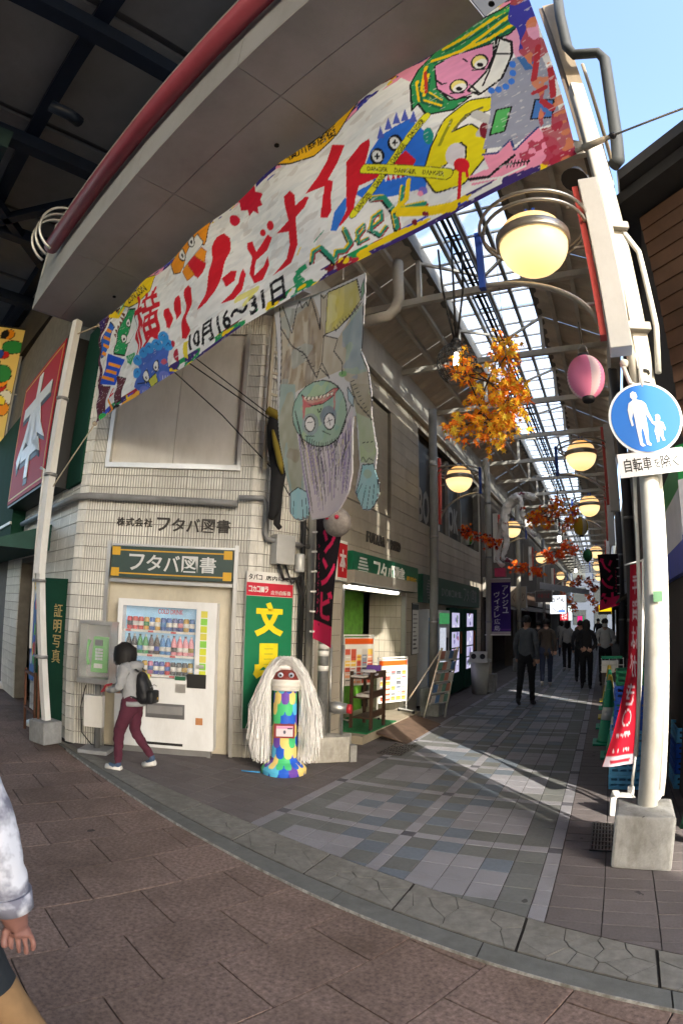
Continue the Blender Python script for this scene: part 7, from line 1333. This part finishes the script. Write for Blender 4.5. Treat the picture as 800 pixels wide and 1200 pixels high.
hang_sign('grey sign board left of the noodle sign', (627, 693), (646, 705), 20, S(92, 84, 84), lambda q, a, b, c, d: q.text('中華そば', a + .08, b - .08, c + .12, d - .08, S(150, 60, 60)), PRINT); hang_sign('white sign with a big black letter and red foot on the right', (703, 681), (714, 708), 16, S(226, 226, 222), lambda q, a, b, c, d: (q.text('わ', a + .03, b - .03, (c + d) / 2 - .05, d - .05, S(20, 18, 20), .03), q.poly([(a, c + .04), (b, c + .04), (b, c + .2), (a, c + .2)], S(190, 24, 40))), LITW); hang_sign('yellow sign below the white one on the right', (701, 709), (716, 719), 17, S(224, 180, 20), lambda q, a, b, c, d: q.poly([(a, c), (b, c), (b, c + .07), (a, c + .07)], S(20, 18, 16)), LITW); hang_sign('tall pale lit sign behind the noodle sign', (665, 710), (670, 727), 30, S(214, 226, 220), lambda q, a, b, c, d: None, LITW); hang_sign('red and white sign low behind the noodle sign', (656, 718), (665, 727), 28, S(190, 40, 50), lambda q, a, b, c, d: q.text('そば', a + .05, b - .05, c + .05, d - .05, S(230, 225, 220), .02), LITW); hang_sign('magenta sign near the far end', (676, 722), (682, 736), 40, S(190, 40, 110), lambda q, a, b, c, d: None, LITW); hang_sign('green sign near the far end', (677, 722), (683, 729), 45, S(30, 150, 90), lambda q, a, b, c, d: None, LITW); hang_sign('shop sign band with brown letters left past the purple banner', (598, 688), (616, 712), 19, S(150, 140, 128), lambda q, a, b, c, d: q.text('くすり', a + .05, b - .05, c + .2, d - .2, S(90, 60, 50)), PRINT)
te = thing('tent_edge', 'pale grey banner strip slung across the arcade above the noodle sign', 'banner', (-1.5, 21, 3.3)); a_, b_ = onY(632, 686, 20.5), onY(690, 694, 24); q0 = [a_ + Vector((0, 0, .12)), b_ + Vector((0, 0, .1)), b_ - Vector((0, 0, .1)), a_ - Vector((0, 0, .12))]; MB().add([tuple(p) for p in q0] + [tuple(p + Vector((0, .03, 0))) for p in q0], [(0, 1, 2, 3), (7, 6, 5, 4), (0, 4, 5, 1), (3, 2, 6, 7), (0, 3, 7, 4), (1, 5, 6, 2)]).build('strip', mat('tent_grey', (.33, .34, .36), .7, var=.1), te)
# ================================================================ PEOPLE
LOCK = bpy.data.textures.new('locks', 'CLOUDS'); LOCK.noise_scale = .03
def skin_figure(name, joints, edges, mats, parent=None, sub=2, M=None, fold=0):
    # joints: name -> (x, y, z, rx, ry); edges: (a, b, material index); first joint is the root
    names = list(joints); idx = {n: i for i, n in enumerate(names)}; me = bpy.data.meshes.new('skel'); me.from_pydata([joints[n][:3] for n in names], [(idx[a], idx[b]) for a, b, _ in edges], [])
    o = bpy.data.objects.new('skel', me); md = o.modifiers.new('s', 'SKIN'); md.use_smooth_shade = True
    for i, n in enumerate(names): v = me.skin_vertices[0].data[i]; v.radius = joints[n][3:5]; v.use_root = (i == 0)
    s2 = o.modifiers.new('ss', 'SUBSURF'); s2.levels = sub; s2.render_levels = sub
    out = scratch_eval(o, lambda ev: bpy.data.meshes.new_from_object(ev)); bpy.data.objects.remove(o)
    C_ = np.empty(len(out.polygons) * 3, np.float32); out.polygons.foreach_get('center', C_); C_ = C_.reshape(-1, 3); best = np.full(len(C_), 1e9); mi = np.zeros(len(C_), int)
    for a, b, m in edges:
        A_, B_ = np.array(joints[a][:3]), np.array(joints[b][:3]); d = B_ - A_; tt = np.clip((C_ - A_) @ d / (d @ d + 1e-9), 0, 1); ds = np.linalg.norm(C_ - A_ - tt[:, None] * d, axis=1); k = ds < best; best[k] = ds[k]; mi[k] = m
    mi = [int(q) for q in mi]
    out.materials.clear()
    for m in mats: out.materials.append(m)
    out.polygons.foreach_set('material_index', mi); out.polygons.foreach_set('use_smooth', [True] * len(mi)); out.name = name
    if M: out.transform(M)
    o = link(name, out, mats[0], parent)
    if fold:
        dm = o.modifiers.new('folds', 'DISPLACE'); dm.texture = FOLD; dm.strength = fold; dm.texture_coords = 'LOCAL'
    return o
FOLD = bpy.data.textures.new('folds', 'CLOUDS'); FOLD.noise_scale = .05; FOLD.noise_depth = 2
SKIN = mat('skin', (.45, .26, .18), .55, var=.08); HAIR = mat('black_hair', (.010, .009, .009), .65, var=.3, scale=40); SHOE = mat('dark_shoe', (.03, .03, .032), .6)
CL = lambda n, c: mat('cloth_' + n, c, .9, var=.15, scale=12, bump=.3, bscale=25)
def person(label, x, y, heading, h, top, bottom, shoe=SHOE, hair='short', stride=.18, arms=None, coat=0, fat=1, facing_extra=None, lean=0, hairm=HAIR, legs=None, headfwd=0):
    k = h / 1.7; t = thing('person', label, 'person', (x, y, 0)); M = frame((x, y, 0), heading) @ Matrix.Scale(k, 4)      # local +y is where the figure walks
    s = stride; L = lean; a_ = arms or {}
    J = {'pelvis': (0, 0, .95, .15, .11), 'waist': (0, L * .3, 1.08, .14, .10), 'chest': (0, L * .7, 1.28, .165, .115), 'neckbase': (0, L, 1.43, .09, .08), 'neck': (0, L + .02 + headfwd * .3, 1.49, .052, .055), 'jaw': (0, L + .045 + headfwd * .7, 1.545, .066, .075), 'head': (0, L + .03 + headfwd, 1.61, .078, .095), 'crown': (0, L + .02 + headfwd, 1.665, .06, .07)}
    E_ = [('pelvis', 'waist', 0), ('waist', 'chest', 0), ('chest', 'neckbase', 0), ('neckbase', 'neck', 2), ('neck', 'jaw', 2), ('jaw', 'head', 2), ('head', 'crown', 2)]
    for sd_, n in ((-1, 'l'), (1, 'r')):
        f = s * sd_; arm = a_.get(n)
        J['sh' + n] = (sd_ * .165, L * .9, 1.39, .068, .068)
        el, wr, hn = arm or ((sd_ * .225, L * .6 - .03 - f * .35, 1.13), (sd_ * .225, L * .6 + .06 - f * .8, .90), (sd_ * .225, L * .6 + .08 - f * .9, .81))
        J['el' + n] = (*el, .052, .052); J['wr' + n] = (*wr, .04, .042); J['hn' + n] = (*hn, .026, .038)
        E_ += [('neckbase', 'sh' + n, 0), ('sh' + n, 'el' + n, 0), ('el' + n, 'wr' + n, 0), ('wr' + n, 'hn' + n, 2)]
        lg = (legs or {}).get(n) or ((sd_ * .095, f * .45, .52), (sd_ * .095, f * 1.25 - .02, .1 + (.05 if f < 0 else 0)), (sd_ * .11, f * 1.25 + .13, .04))
        J['hip' + n] = (sd_ * .09, 0, .88, .095, .10); J['kn' + n] = (*lg[0], .066, .068); J['an' + n] = (*lg[1], .05, .055); J['toe' + n] = (*lg[2], .04, .032); J['heel' + n] = (lg[1][0], lg[1][1] - .03, lg[1][2] - .055, .038, .034)
        E_ += [('pelvis', 'hip' + n, 1), ('hip' + n, 'kn' + n, 1), ('kn' + n, 'an' + n, 1), ('an' + n, 'heel' + n, 3), ('heel' + n, 'toe' + n, 3)]
    if coat: J['pelvis'] = (0, 0, .95, .17, .14); J['hem'] = (0, -.02, .95 - coat, .18, .15); E_.append(('pelvis', 'hem', 0))
    for n_ in J:
        if n_[:2] in ('pe', 'wa', 'ch', 'sh', 'el', 'wr', 'hi', 'kn', 'ne') and n_ != 'neck': J[n_] = (*J[n_][:3], J[n_][3] * fat, J[n_][4] * fat)
    skin_figure('body', J, E_, [top, bottom, SKIN, shoe], t, 3, M, .022)
    hc = J['head']; hb = MB(M); cy = hc[1]
    if hair == 'short': hb.lathe([(.093, -.03), (.1, .02), (.093, .07), (.06, .11), (1e-4, .122)], (0, cy - .012, 1.605), 16, 'z', .92, 1.1)
    elif hair == 'bob': hb.lathe([(.10, -.15), (.122, -.10), (.125, -.02), (.112, .06), (.07, .11), (1e-4, .128)], (0, cy - .01, 1.60), 18, 'z', 1.08, 1.22)
    else: hb.lathe([(.075, -.22), (.1, -.12), (.112, .0), (.105, .06), (.065, .11), (1e-4, .125)], (0, cy - .025, 1.605), 16, 'z', .95, 1.05)
    ho = hb.build('hair', hairm, t); s3 = ho.modifiers.new('s', 'SUBSURF'); s3.levels = s3.render_levels = 2; dm = ho.modifiers.new('locks', 'DISPLACE'); dm.texture = LOCK; dm.strength = .035; dm.texture_coords = 'LOCAL'
    return t, M, J
# the woman by the pay phone: walks along the wall to the left, looking at a red card
HD = math.atan2(-.35, -.94) - R(90)
JEAN = CL('jeans', (.03, .04, .075)); BLKC = CL('black', (.014, .014, .016)); GRYH = CL('grey_hoodie', (.30, .31, .32)); PLUM = CL('plum', (.085, .018, .035)); BSH = mat('blue_shoe', (.05, .09, .16), .7, var=.2)
t, M, J = person('person in a grey hoodie and plum trousers walking past the pay phone with a backpack', -4.31, 4.0, HD, 1.29, GRYH, PLUM, BSH, 'bob', .14, arms={'l': ((-.21, .1, 1.14), (-.12, .30, 1.08), (-.06, .38, 1.08)), 'r': ((.22, .08, 1.13), (.14, .28, 1.05), (.07, .36, 1.06))}, lean=.07, headfwd=.06, fat=1.2, legs={'l': ((-.09, .16, .53), (-.09, .17, .10), (-.1, .32, .05)), 'r': ((.1, .02, .52), (.1, -.24, .2), (.11, -.14, .085))})
hdm = MB(M); hdm.lathe([(.09, -.05), (.125, 0), (.11, .05), (.06, .07)], (0, -.02, 1.42), 16, 'z', 1.15, .95); hdm.build('hood', GRYH, t)
hb = MB(M); hb.tube([(0, .0, .90), (0, .0, .96)], [.17, .165], 18).build('hoodie_hem', GRYH, t)
for n, dx in (('l', -.1), ('r', .11)):
    lg = J['toe' + n], J['heel' + n]; MB(M).tube([(lg[1][0], lg[1][1] - .02, lg[1][2] - .025), (lg[0][0], lg[0][1] + .03, lg[0][2] - .025)], [.042, .04], 10).build('shoe_sole', WHITE, t)
for sx_ in (-1, 1):
    for k in range(4): MB(M).tube([(sx_ * .065, .365, 1.075 + k * .012 - .02), (sx_ * .04, .40, 1.08 + k * .012 - .02), (sx_ * .015, .405, 1.07 + k * .012 - .02)], .0085, 6).build('finger', SKIN, t)
    MB(M).tube([(sx_ * .07, .37, 1.09), (sx_ * .045, .385, 1.115), (sx_ * .03, .40, 1.12)], .009, 6).build('thumb', SKIN, t)
hs = MB(M); rh = random.Random(9); hcx = J['head']                      # loose strands over the bob
for k in range(420):
    a = rh.uniform(-math.pi, math.pi); sx_, sy_ = math.sin(a), math.cos(a)
    if sy_ > .72: continue
    r0 = rh.uniform(.0, .05); p0 = Vector((sx_ * r0, hcx[1] - .01 + sy_ * r0, 1.735)); rr_ = rh.uniform(.128, .15); p1 = Vector((sx_ * rr_ * .9, hcx[1] - .01 + sy_ * rr_ * 1.1, 1.665)); p2 = Vector((sx_ * rr_ * 1.02, hcx[1] - .01 + sy_ * rr_ * 1.18, 1.57)); p3 = Vector((sx_ * rr_ * rh.uniform(.85, 1.1), hcx[1] - .01 + sy_ * rr_ * rh.uniform(.9, 1.2), rh.uniform(1.42, 1.49))); tv = Vector((sy_, -sx_, 0)) * rh.uniform(.003, .008); o0 = len(hs.v)
    for p in (p0, p1, p2, p3): hs.v += [tuple(p - tv), tuple(p + tv)]
    for i in range(3): hs.f.append((o0 + 2 * i, o0 + 2 * i + 1, o0 + 2 * i + 3, o0 + 2 * i + 2)); hs.mi.append(0); hs.sm.append(True)
struct(link('hair_strands', hs.mesh('hair_strands'), HAIR, t), 'stuff')
c = thing('red_card', 'red folded card held by the person at the pay phone', 'card', tuple(M @ Vector((0, .4, 1.08)))); MB(M @ Matrix.Translation((0, .41, 1.09)) @ Matrix.Rotation(R(35), 4, 'X')).box(-.09, .09, -.004, .004, -.07, .07).build('card', mat('card_red', (.5, .03, .05), .5), c)
bk = thing('backpack', 'black backpack worn by the person in the grey hoodie', 'backpack', tuple(M @ Vector((0, -.2, 1.1)))); BPM = mat('backpack_black', (.012, .013, .016), .55, var=.2, scale=20, bump=.3, bscale=30)
BB_ = [(-.15, -.08, .90), (.15, -.08, .90), (.16, -.27, .92), (-.16, -.27, .92), (-.16, -.06, 1.12), (.16, -.06, 1.12), (.15, -.31, 1.08), (-.15, -.31, 1.08), (-.11, -.05, 1.40), (.11, -.05, 1.40), (.09, -.18, 1.38), (-.09, -.18, 1.38)]
bo = MB(M).add(BB_, [(3, 2, 1, 0), (8, 9, 10, 11)] + [(i * 4 + j, i * 4 + (j + 1) % 4, i * 4 + 4 + (j + 1) % 4, i * 4 + 4 + j) for i in (0, 1) for j in range(4)]); bo.sm = [True] * len(bo.f); bo = bo.build('bag', BPM, bk); s4 = bo.modifiers.new('s', 'SUBSURF'); s4.levels = s4.render_levels = 3; d4 = bo.modifiers.new('folds', 'DISPLACE'); d4.texture = FOLD; d4.strength = .03; d4.texture_coords = 'LOCAL'
po = MB(M).box(-.115, .115, -.335, -.25, .95, 1.12); po.sm = [True] * 6; po = po.build('pocket', BPM, bk, .02); MB(M).tube([(-.1, -.3, 1.17), (0, -.305, 1.2), (.1, -.3, 1.17)], .005, 6).build('zip', GREY, bk); MB(M).box(.04, .055, -.342, -.336, 1.0, 1.03).build('zip_pull', GOLD, bk); MB(M).tube([(0, -.14, 1.38), (0, -.1, 1.45), (0, -.06, 1.42)], .012, 8).build('handle', BPM, bk)
for sx_ in (-1, 1): MB(M).tube([(sx_ * .09, -.12, 1.36), (sx_ * .11, .02, 1.455), (sx_ * .12, .17, 1.36), (sx_ * .13, .16, 1.2), (sx_ * .14, .02, 1.05), (sx_ * .1, -.12, 1.0)], .014, 8).build('strap', BPM, bk)
# passers-by deeper in the arcade
person('person in a grey jacket and black trousers walking away, nearest in the arcade', -1.48, 10.95, R(-8), 1.72, CL('slate', (.10, .11, .12)), BLKC, SHOE, 'short', .12)
person('person in a dark brown hooded coat and jeans walking away past the first', -1.42, 14.2, R(5), 1.66, CL('brown', (.07, .055, .045)), JEAN, mat('pale_shoe', (.4, .38, .36), .6), 'short', .16, coat=.18)
person('person in a pale top and black trousers with a light bag further in', -1.18, 18.4, R(10), 1.6, CL('pale', (.36, .35, .33)), BLKC, MATS['pale_shoe'], 'long', .12); person('person in a tan coat far in the arcade', -.95, 23, R(0), 1.6, CL('tan', (.24, .14, .08)), BLKC, SHOE, 'short', .1, coat=.35)
person('person in black with hands behind the back, seen from behind on the right', -.42, 13.7, R(0), 1.62, BLKC, BLKC, SHOE, 'long', .03, arms={'l': ((-.24, -.06, 1.12), (-.13, -.15, 1.0), (-.06, -.17, 1.0)), 'r': ((.24, -.06, 1.12), (.13, -.16, .98), (.07, -.18, .97))}); person('person in dark clothes standing beside the one in black', -.62, 15.2, R(-10), 1.6, CL('charcoal', (.03, .03, .034)), BLKC, SHOE, 'short', .04)
t, M, J = person('person in a white shirt and face mask facing the viewer on the right', .02, 14.6, R(180), 1.64, CL('white', (.52, .52, .48)), BLKC, SHOE, 'short', .03, arms={'l': ((-.24, .05, 1.14), (-.17, .24, 1.05), (-.12, .3, 1.06)), 'r': ((.24, .05, 1.14), (.17, .24, 1.05), (.12, .3, 1.06))})
MB(M).lathe([(.05, -.05), (.072, -.02), (.072, .02), (.06, .04)], (0, .075, 1.545), 14, 'z', .95, .75).build('face_mask', MATS['mask_white'], t)
for sx_ in (-.03, .03): MB(M).ball((sx_, .122, 1.615), .012, 8).build('eye', BLACK, t)
person('small dark figure far beyond the tan coat', -.3, 30, R(0), 1.65, BLKC, BLKC, SHOE, 'short', .1); person('pale figure among the far walkers on the left', -1.9, 26, R(0), 1.6, CL('pale', (.36, .35, .33)), JEAN, SHOE, 'long', .1); person('dark figure among the far walkers on the left', -2.0, 17.5, R(0), 1.6, CL('charcoal', (.03, .03, .034)), BLKC, SHOE, 'short', .1)
st = thing('goods_stall', 'low stall with a wire basket and green tags on the right past the cones', 'stall', (.2, 12.9, 0)); MB().box(-.05, .4, 12.5, 13.3, .0, .5).build('counter', mat('stall_dark', (.05, .045, .045), .6), st)
for z in (.52, .66, .8): MB().box(-.07, .42, 12.48, 12.5, z, z + .015).build('wire_rail', ALU, st)
for x in (-.06, .1, .26, .4): MB().box(x, x + .012, 12.482, 12.497, .5, .82).build('wire_post', ALU, st)
MB().box(-.05, .3, 12.55, 12.8, .5, .75).build('white_pack', WHITE, st); MB().box(-.06, .38, 12.46, 12.475, .8, .86).build('green_tag', CG, st)
# passer-by at the left edge of the frame: tie-dyed sleeve, hand, dark shorts, tan leg
HM = M_ = None
PXY = (-1.62, .72)
J = {'pelvis': (-1.72, .66, .90, .16, .12), 'waist': (-1.72, .66, 1.05, .15, .11), 'chest': (-1.72, .65, 1.24, .17, .12), 'neckbase': (-1.70, .64, 1.38, .09, .08), 'neck': (-1.70, .64, 1.45, .05, .055), 'head': (-1.70, .65, 1.57, .08, .095), 'crown': (-1.70, .65, 1.63, .06, .07),
     'shr': (-1.50, .66, 1.33, .085, .085), 'elr': (-1.37, .70, 1.08, .075, .075), 'wrr': (-1.32, .74, .87, .062, .062), 'cuffr': (-1.315, .75, .835, .05, .052), 'palm': (-1.322, .757, .795, .022, .036), 'knk': (-1.323, .762, .765, .02, .034), 'f1k': (-1.3080, 0.7900, 0.7520, .0105, .0105), 'f1a': (-1.3025, 0.7926, 0.7179, .0098, .0098), 'f1b': (-1.3133, 0.7953, 0.6900, .0086, .0086), 'f2k': (-1.3182, 0.7722, 0.7520, .0105, .0105), 'f2a': (-1.3138, 0.7730, 0.7124, .0098, .0098), 'f2b': (-1.3240, 0.7766, 0.6800, .0086, .0086), 'f3k': (-1.3285, 0.7545, 0.7520, .0105, .0105), 'f3a': (-1.3251, 0.7535, 0.7157, .0098, .0098), 'f3b': (-1.3348, 0.7580, 0.6860, .0086, .0086), 'f4k': (-1.3387, 0.7367, 0.7520, .0105, .0105), 'f4a': (-1.3363, 0.7340, 0.7245, .0098, .0098), 'f4b': (-1.3455, 0.7394, 0.7020, .0086, .0086), 'ta': (-1.3455, 0.7250, .772, .0125, .0125), 'tb': (-1.3434, 0.7114, .742, .0105, .0105), 'tc': (-1.3402, 0.7133, .722, .009, .009),
     'shl': (-1.92, .62, 1.33, .085, .085), 'ell': (-2.02, .6, 1.08, .075, .075), 'wrl': (-2.02, .62, .87, .06, .06), 'hnl': (-2.02, .63, .78, .026, .038),
     'hipr': (-1.60, .68, .84, .105, .11), 'knr': (-1.545, .78, .48, .078, .078), 'anr': (-1.42, .93, .10, .052, .055), 'heelr': (-1.42, .9, .05, .038, .034), 'toer': (-1.36, 1.03, .035, .04, .032), 'hipl': (-1.82, .66, .84, .105, .11), 'knl': (-1.86, .6, .48, .075, .075), 'anl': (-1.95, .4, .12, .05, .055), 'heell': (-1.96, .36, .06, .038, .034), 'toel': (-1.93, .5, .035, .04, .032)}
E_ = [('pelvis', 'waist', 0), ('waist', 'chest', 0), ('chest', 'neckbase', 0), ('neckbase', 'neck', 2), ('neck', 'head', 2), ('head', 'crown', 2), ('neckbase', 'shr', 0), ('shr', 'elr', 0), ('elr', 'wrr', 0), ('wrr', 'cuffr', 0), ('cuffr', 'palm', 2), ('palm', 'knk', 2), ('palm', 'ta', 2), ('ta', 'tb', 2), ('tb', 'tc', 2), ('neckbase', 'shl', 0), ('shl', 'ell', 0), ('ell', 'wrl', 0), ('wrl', 'hnl', 2), ('pelvis', 'hipr', 1), ('hipr', 'knr', 1), ('knr', 'anr', 3), ('anr', 'heelr', 4), ('heelr', 'toer', 4), ('pelvis', 'hipl', 1), ('hipl', 'knl', 1), ('knl', 'anl', 3), ('anl', 'heell', 4), ('heell', 'toel', 4)] + [('knk', 'f%dk' % i, 2) for i in (1, 2, 3, 4)] + [('f%dk' % i, 'f%da' % i, 2) for i in (1, 2, 3, 4)] + [('f%da' % i, 'f%db' % i, 2) for i in (1, 2, 3, 4)]
for n_ in J: J[n_] = (J[n_][0] + .05, *J[n_][1:])
J['shr'] = (-1.41, .64, 1.35, .085, .085); J['elr'] = (-1.295, .715, 1.10, .07, .07); J['wrr'] = (-1.275, .74, .89, .06, .06); J['cuffr'] = (-1.272, .75, .855, .044, .046)
for n_ in J:
    if n_ in ('palm', 'knk', 'ta', 'tb', 'tc') or n_[0] == 'f': J[n_] = (-1.272 + (J[n_][0] + 1.268) * .85, .755 + (J[n_][1] - .75) * .85, .835 + (J[n_][2] - .835) * .85, J[n_][3] * .88, J[n_][4] * .88)
TIE = bpy.data.materials.new('tie_dye'); TIE.use_nodes = True; N = TIE.node_tree.nodes; Lk = TIE.node_tree.links; n1 = N.new('ShaderNodeTexNoise'); n1.inputs['Scale'].default_value = 11; n1.inputs['Detail'].default_value = 4; cr = N.new('ShaderNodeValToRGB'); cr.color_ramp.elements[0].position = .42; cr.color_ramp.elements[0].color = (.17, .17, .21, 1); cr.color_ramp.elements[1].position = .56; cr.color_ramp.elements[1].color = (.58, .59, .63, 1); tcn = N.new('ShaderNodeTexCoord'); Lk.new(tcn.outputs['Object'], n1.inputs['Vector']); Lk.new(n1.outputs['Fac'], cr.inputs[0]); Lk.new(cr.outputs[0], N['Principled BSDF'].inputs['Base Color']); N['Principled BSDF'].inputs['Roughness'].default_value = .9
t = thing('person', 'passer-by cut off at the left edge with a tie-dyed sleeve and tan boot', 'person', (-1.67, .66, 0)); skin_figure('body', J, E_, [TIE, CL('ink', (.012, .016, .02)), mat('hand_skin', (.24, .115, .09), .5, var=.1), CL('tan_boot', (.23, .135, .06)), mat('tan_sole', (.25, .14, .06), .7)], t, 3, None, .012); MB().lathe([(.093, -.03), (.1, .02), (.093, .07), (.06, .11), (1e-4, .122)], (-1.65, .635, 1.57), 16).build('hair', HAIR, t)
MB().tube([(-1.276, .741, .905), (-1.272, .748, .855)], [.062, .056], 18).build('cuff', TIE, t)
# ================================================================ HANGING WHITE MUMMY AND ROUND HEAD
YM = 12.6; P_ = lambda x, y, dy=0: onY(x, y, YM + dy); 
def jj(x, y, r, dy=0): p = P_(x, y, dy); return (p.x, p.y, p.z, r, r)
J = {'pelvis': jj(590, 607, .13), 'belly': jj(593, 595, .125), 'chest': jj(602, 583, .14), 'neck': jj(614, 579, .07), 'head': jj(622, 582, .09), 'face': jj(629, 585, .075), 'sh1': jj(609, 585, .07, -.15), 'el1': jj(612, 603, .055, -.17), 'wr1': jj(618, 620, .045, -.17), 'hd1': jj(628, 628, .05, -.17), 'sh2': jj(606, 580, .07, .15), 'el2': jj(612, 600, .05, .17), 'wr2': jj(622, 618, .045, .17), 'hp1': jj(590, 614, .09, -.08), 'kn1': jj(594, 637, .07, -.1), 'an1': jj(588, 655, .055, -.1), 'ft1': jj(600, 658, .05, -.12), 'hp2': jj(588, 614, .09, .08), 'kn2': jj(584, 640, .065, .1), 'an2': jj(582, 658, .055, .1), 'ft2': jj(590, 664, .05, .08)}
E_ = [('pelvis', 'belly', 0), ('belly', 'chest', 0), ('chest', 'neck', 0), ('neck', 'head', 0), ('head', 'face', 0), ('chest', 'sh1', 0), ('sh1', 'el1', 0), ('el1', 'wr1', 0), ('wr1', 'hd1', 0), ('chest', 'sh2', 0), ('sh2', 'el2', 0), ('el2', 'wr2', 0), ('pelvis', 'hp1', 0), ('hp1', 'kn1', 0), ('kn1', 'an1', 0), ('an1', 'ft1', 0), ('pelvis', 'hp2', 0), ('hp2', 'kn2', 0), ('kn2', 'an2', 0), ('an2', 'ft2', 0)]
MUM = bpy.data.materials.new('bandage'); MUM.use_nodes = True; N = MUM.node_tree.nodes; Lk = MUM.node_tree.links; tcn = N.new('ShaderNodeTexCoord'); n1 = N.new('ShaderNodeTexNoise'); n1.inputs['Scale'].default_value = 4.5; n1.inputs['Detail'].default_value = 5; cr = N.new('ShaderNodeValToRGB'); e = cr.color_ramp.elements; e[0].position = .33; e[0].color = (.2, .02, .05, 1); e[1].position = .38; e[1].color = (.86, .85, .82, 1); e2 = e.new(.62); e2.color = (.86, .85, .82, 1); e3 = e.new(.72); e3.color = (.09, .085, .08, 1); Lk.new(tcn.outputs['Object'], n1.inputs['Vector']); Lk.new(n1.outputs['Fac'], cr.inputs[0]); Lk.new(cr.outputs[0], N['Principled BSDF'].inputs['Base Color']); nb_ = N.new('ShaderNodeTexNoise'); nb_.inputs['Scale'].default_value = 16; bp_ = N.new('ShaderNodeBump'); bp_.inputs['Strength'].default_value = .5; bp_.inputs['Distance'].default_value = .03; Lk.new(tcn.outputs['Object'], nb_.inputs['Vector']); Lk.new(nb_.outputs['Fac'], bp_.inputs['Height']); Lk.new(bp_.outputs[0], N['Principled BSDF'].inputs['Normal'])
c_ = P_(590, 607); t = thing('hanging_mummy', 'white bandaged dummy stained red, bent forward as it hangs in the arcade', 'dummy', tuple(c_)); mo = skin_figure('body', J, E_, [MUM], t, 3)
dm = mo.modifiers.new('crumple', 'DISPLACE'); tx = bpy.data.textures.new('crumple', 'CLOUDS'); tx.noise_scale = .07; dm.texture = tx; dm.strength = .07; dm.texture_coords = 'LOCAL'
for q in ((602, 572), (620, 575)): a = P_(*q); MB().tube([a, Vector((a.x, a.y, 6.0))], .004, 4).build('wire', BLACK, t)
MB().box(P_(580, 668).x, P_(592, 668).x, YM - .1, YM + .1, P_(585, 676).z, P_(585, 666).z).build('pink_stub', mat('pink_stub', (.6, .06, .14), .6), t)
hc_ = onY(395, 612, 5.2); t = thing('zombie_ornament', 'round grey zombie head smeared with red hanging behind the cut-out', 'ornament', tuple(hc_), local=True)
hm_ = MB().ball((0, 0, 0), .15, 20, 1.05); o = hm_.build('head', mat('zombie_grey', (.22, .2, .19), .8, var=.5, scale=9, dirt=.6, dscale=14), t); MB().tube([(0, 0, .15), (0, 0, 5.5 - hc_.z)], .004, 4).build('wire', BLACK, t)
for x in (-.05, .06): MB().ball((x, -.135, .03), .025, 10).build('eye', mat('eye_red', (.4, .02, .05), .4), t)
bpy.data.scenes.remove(TMP)
for o in COL.objects:
    if '_local' in o: del o['_local']
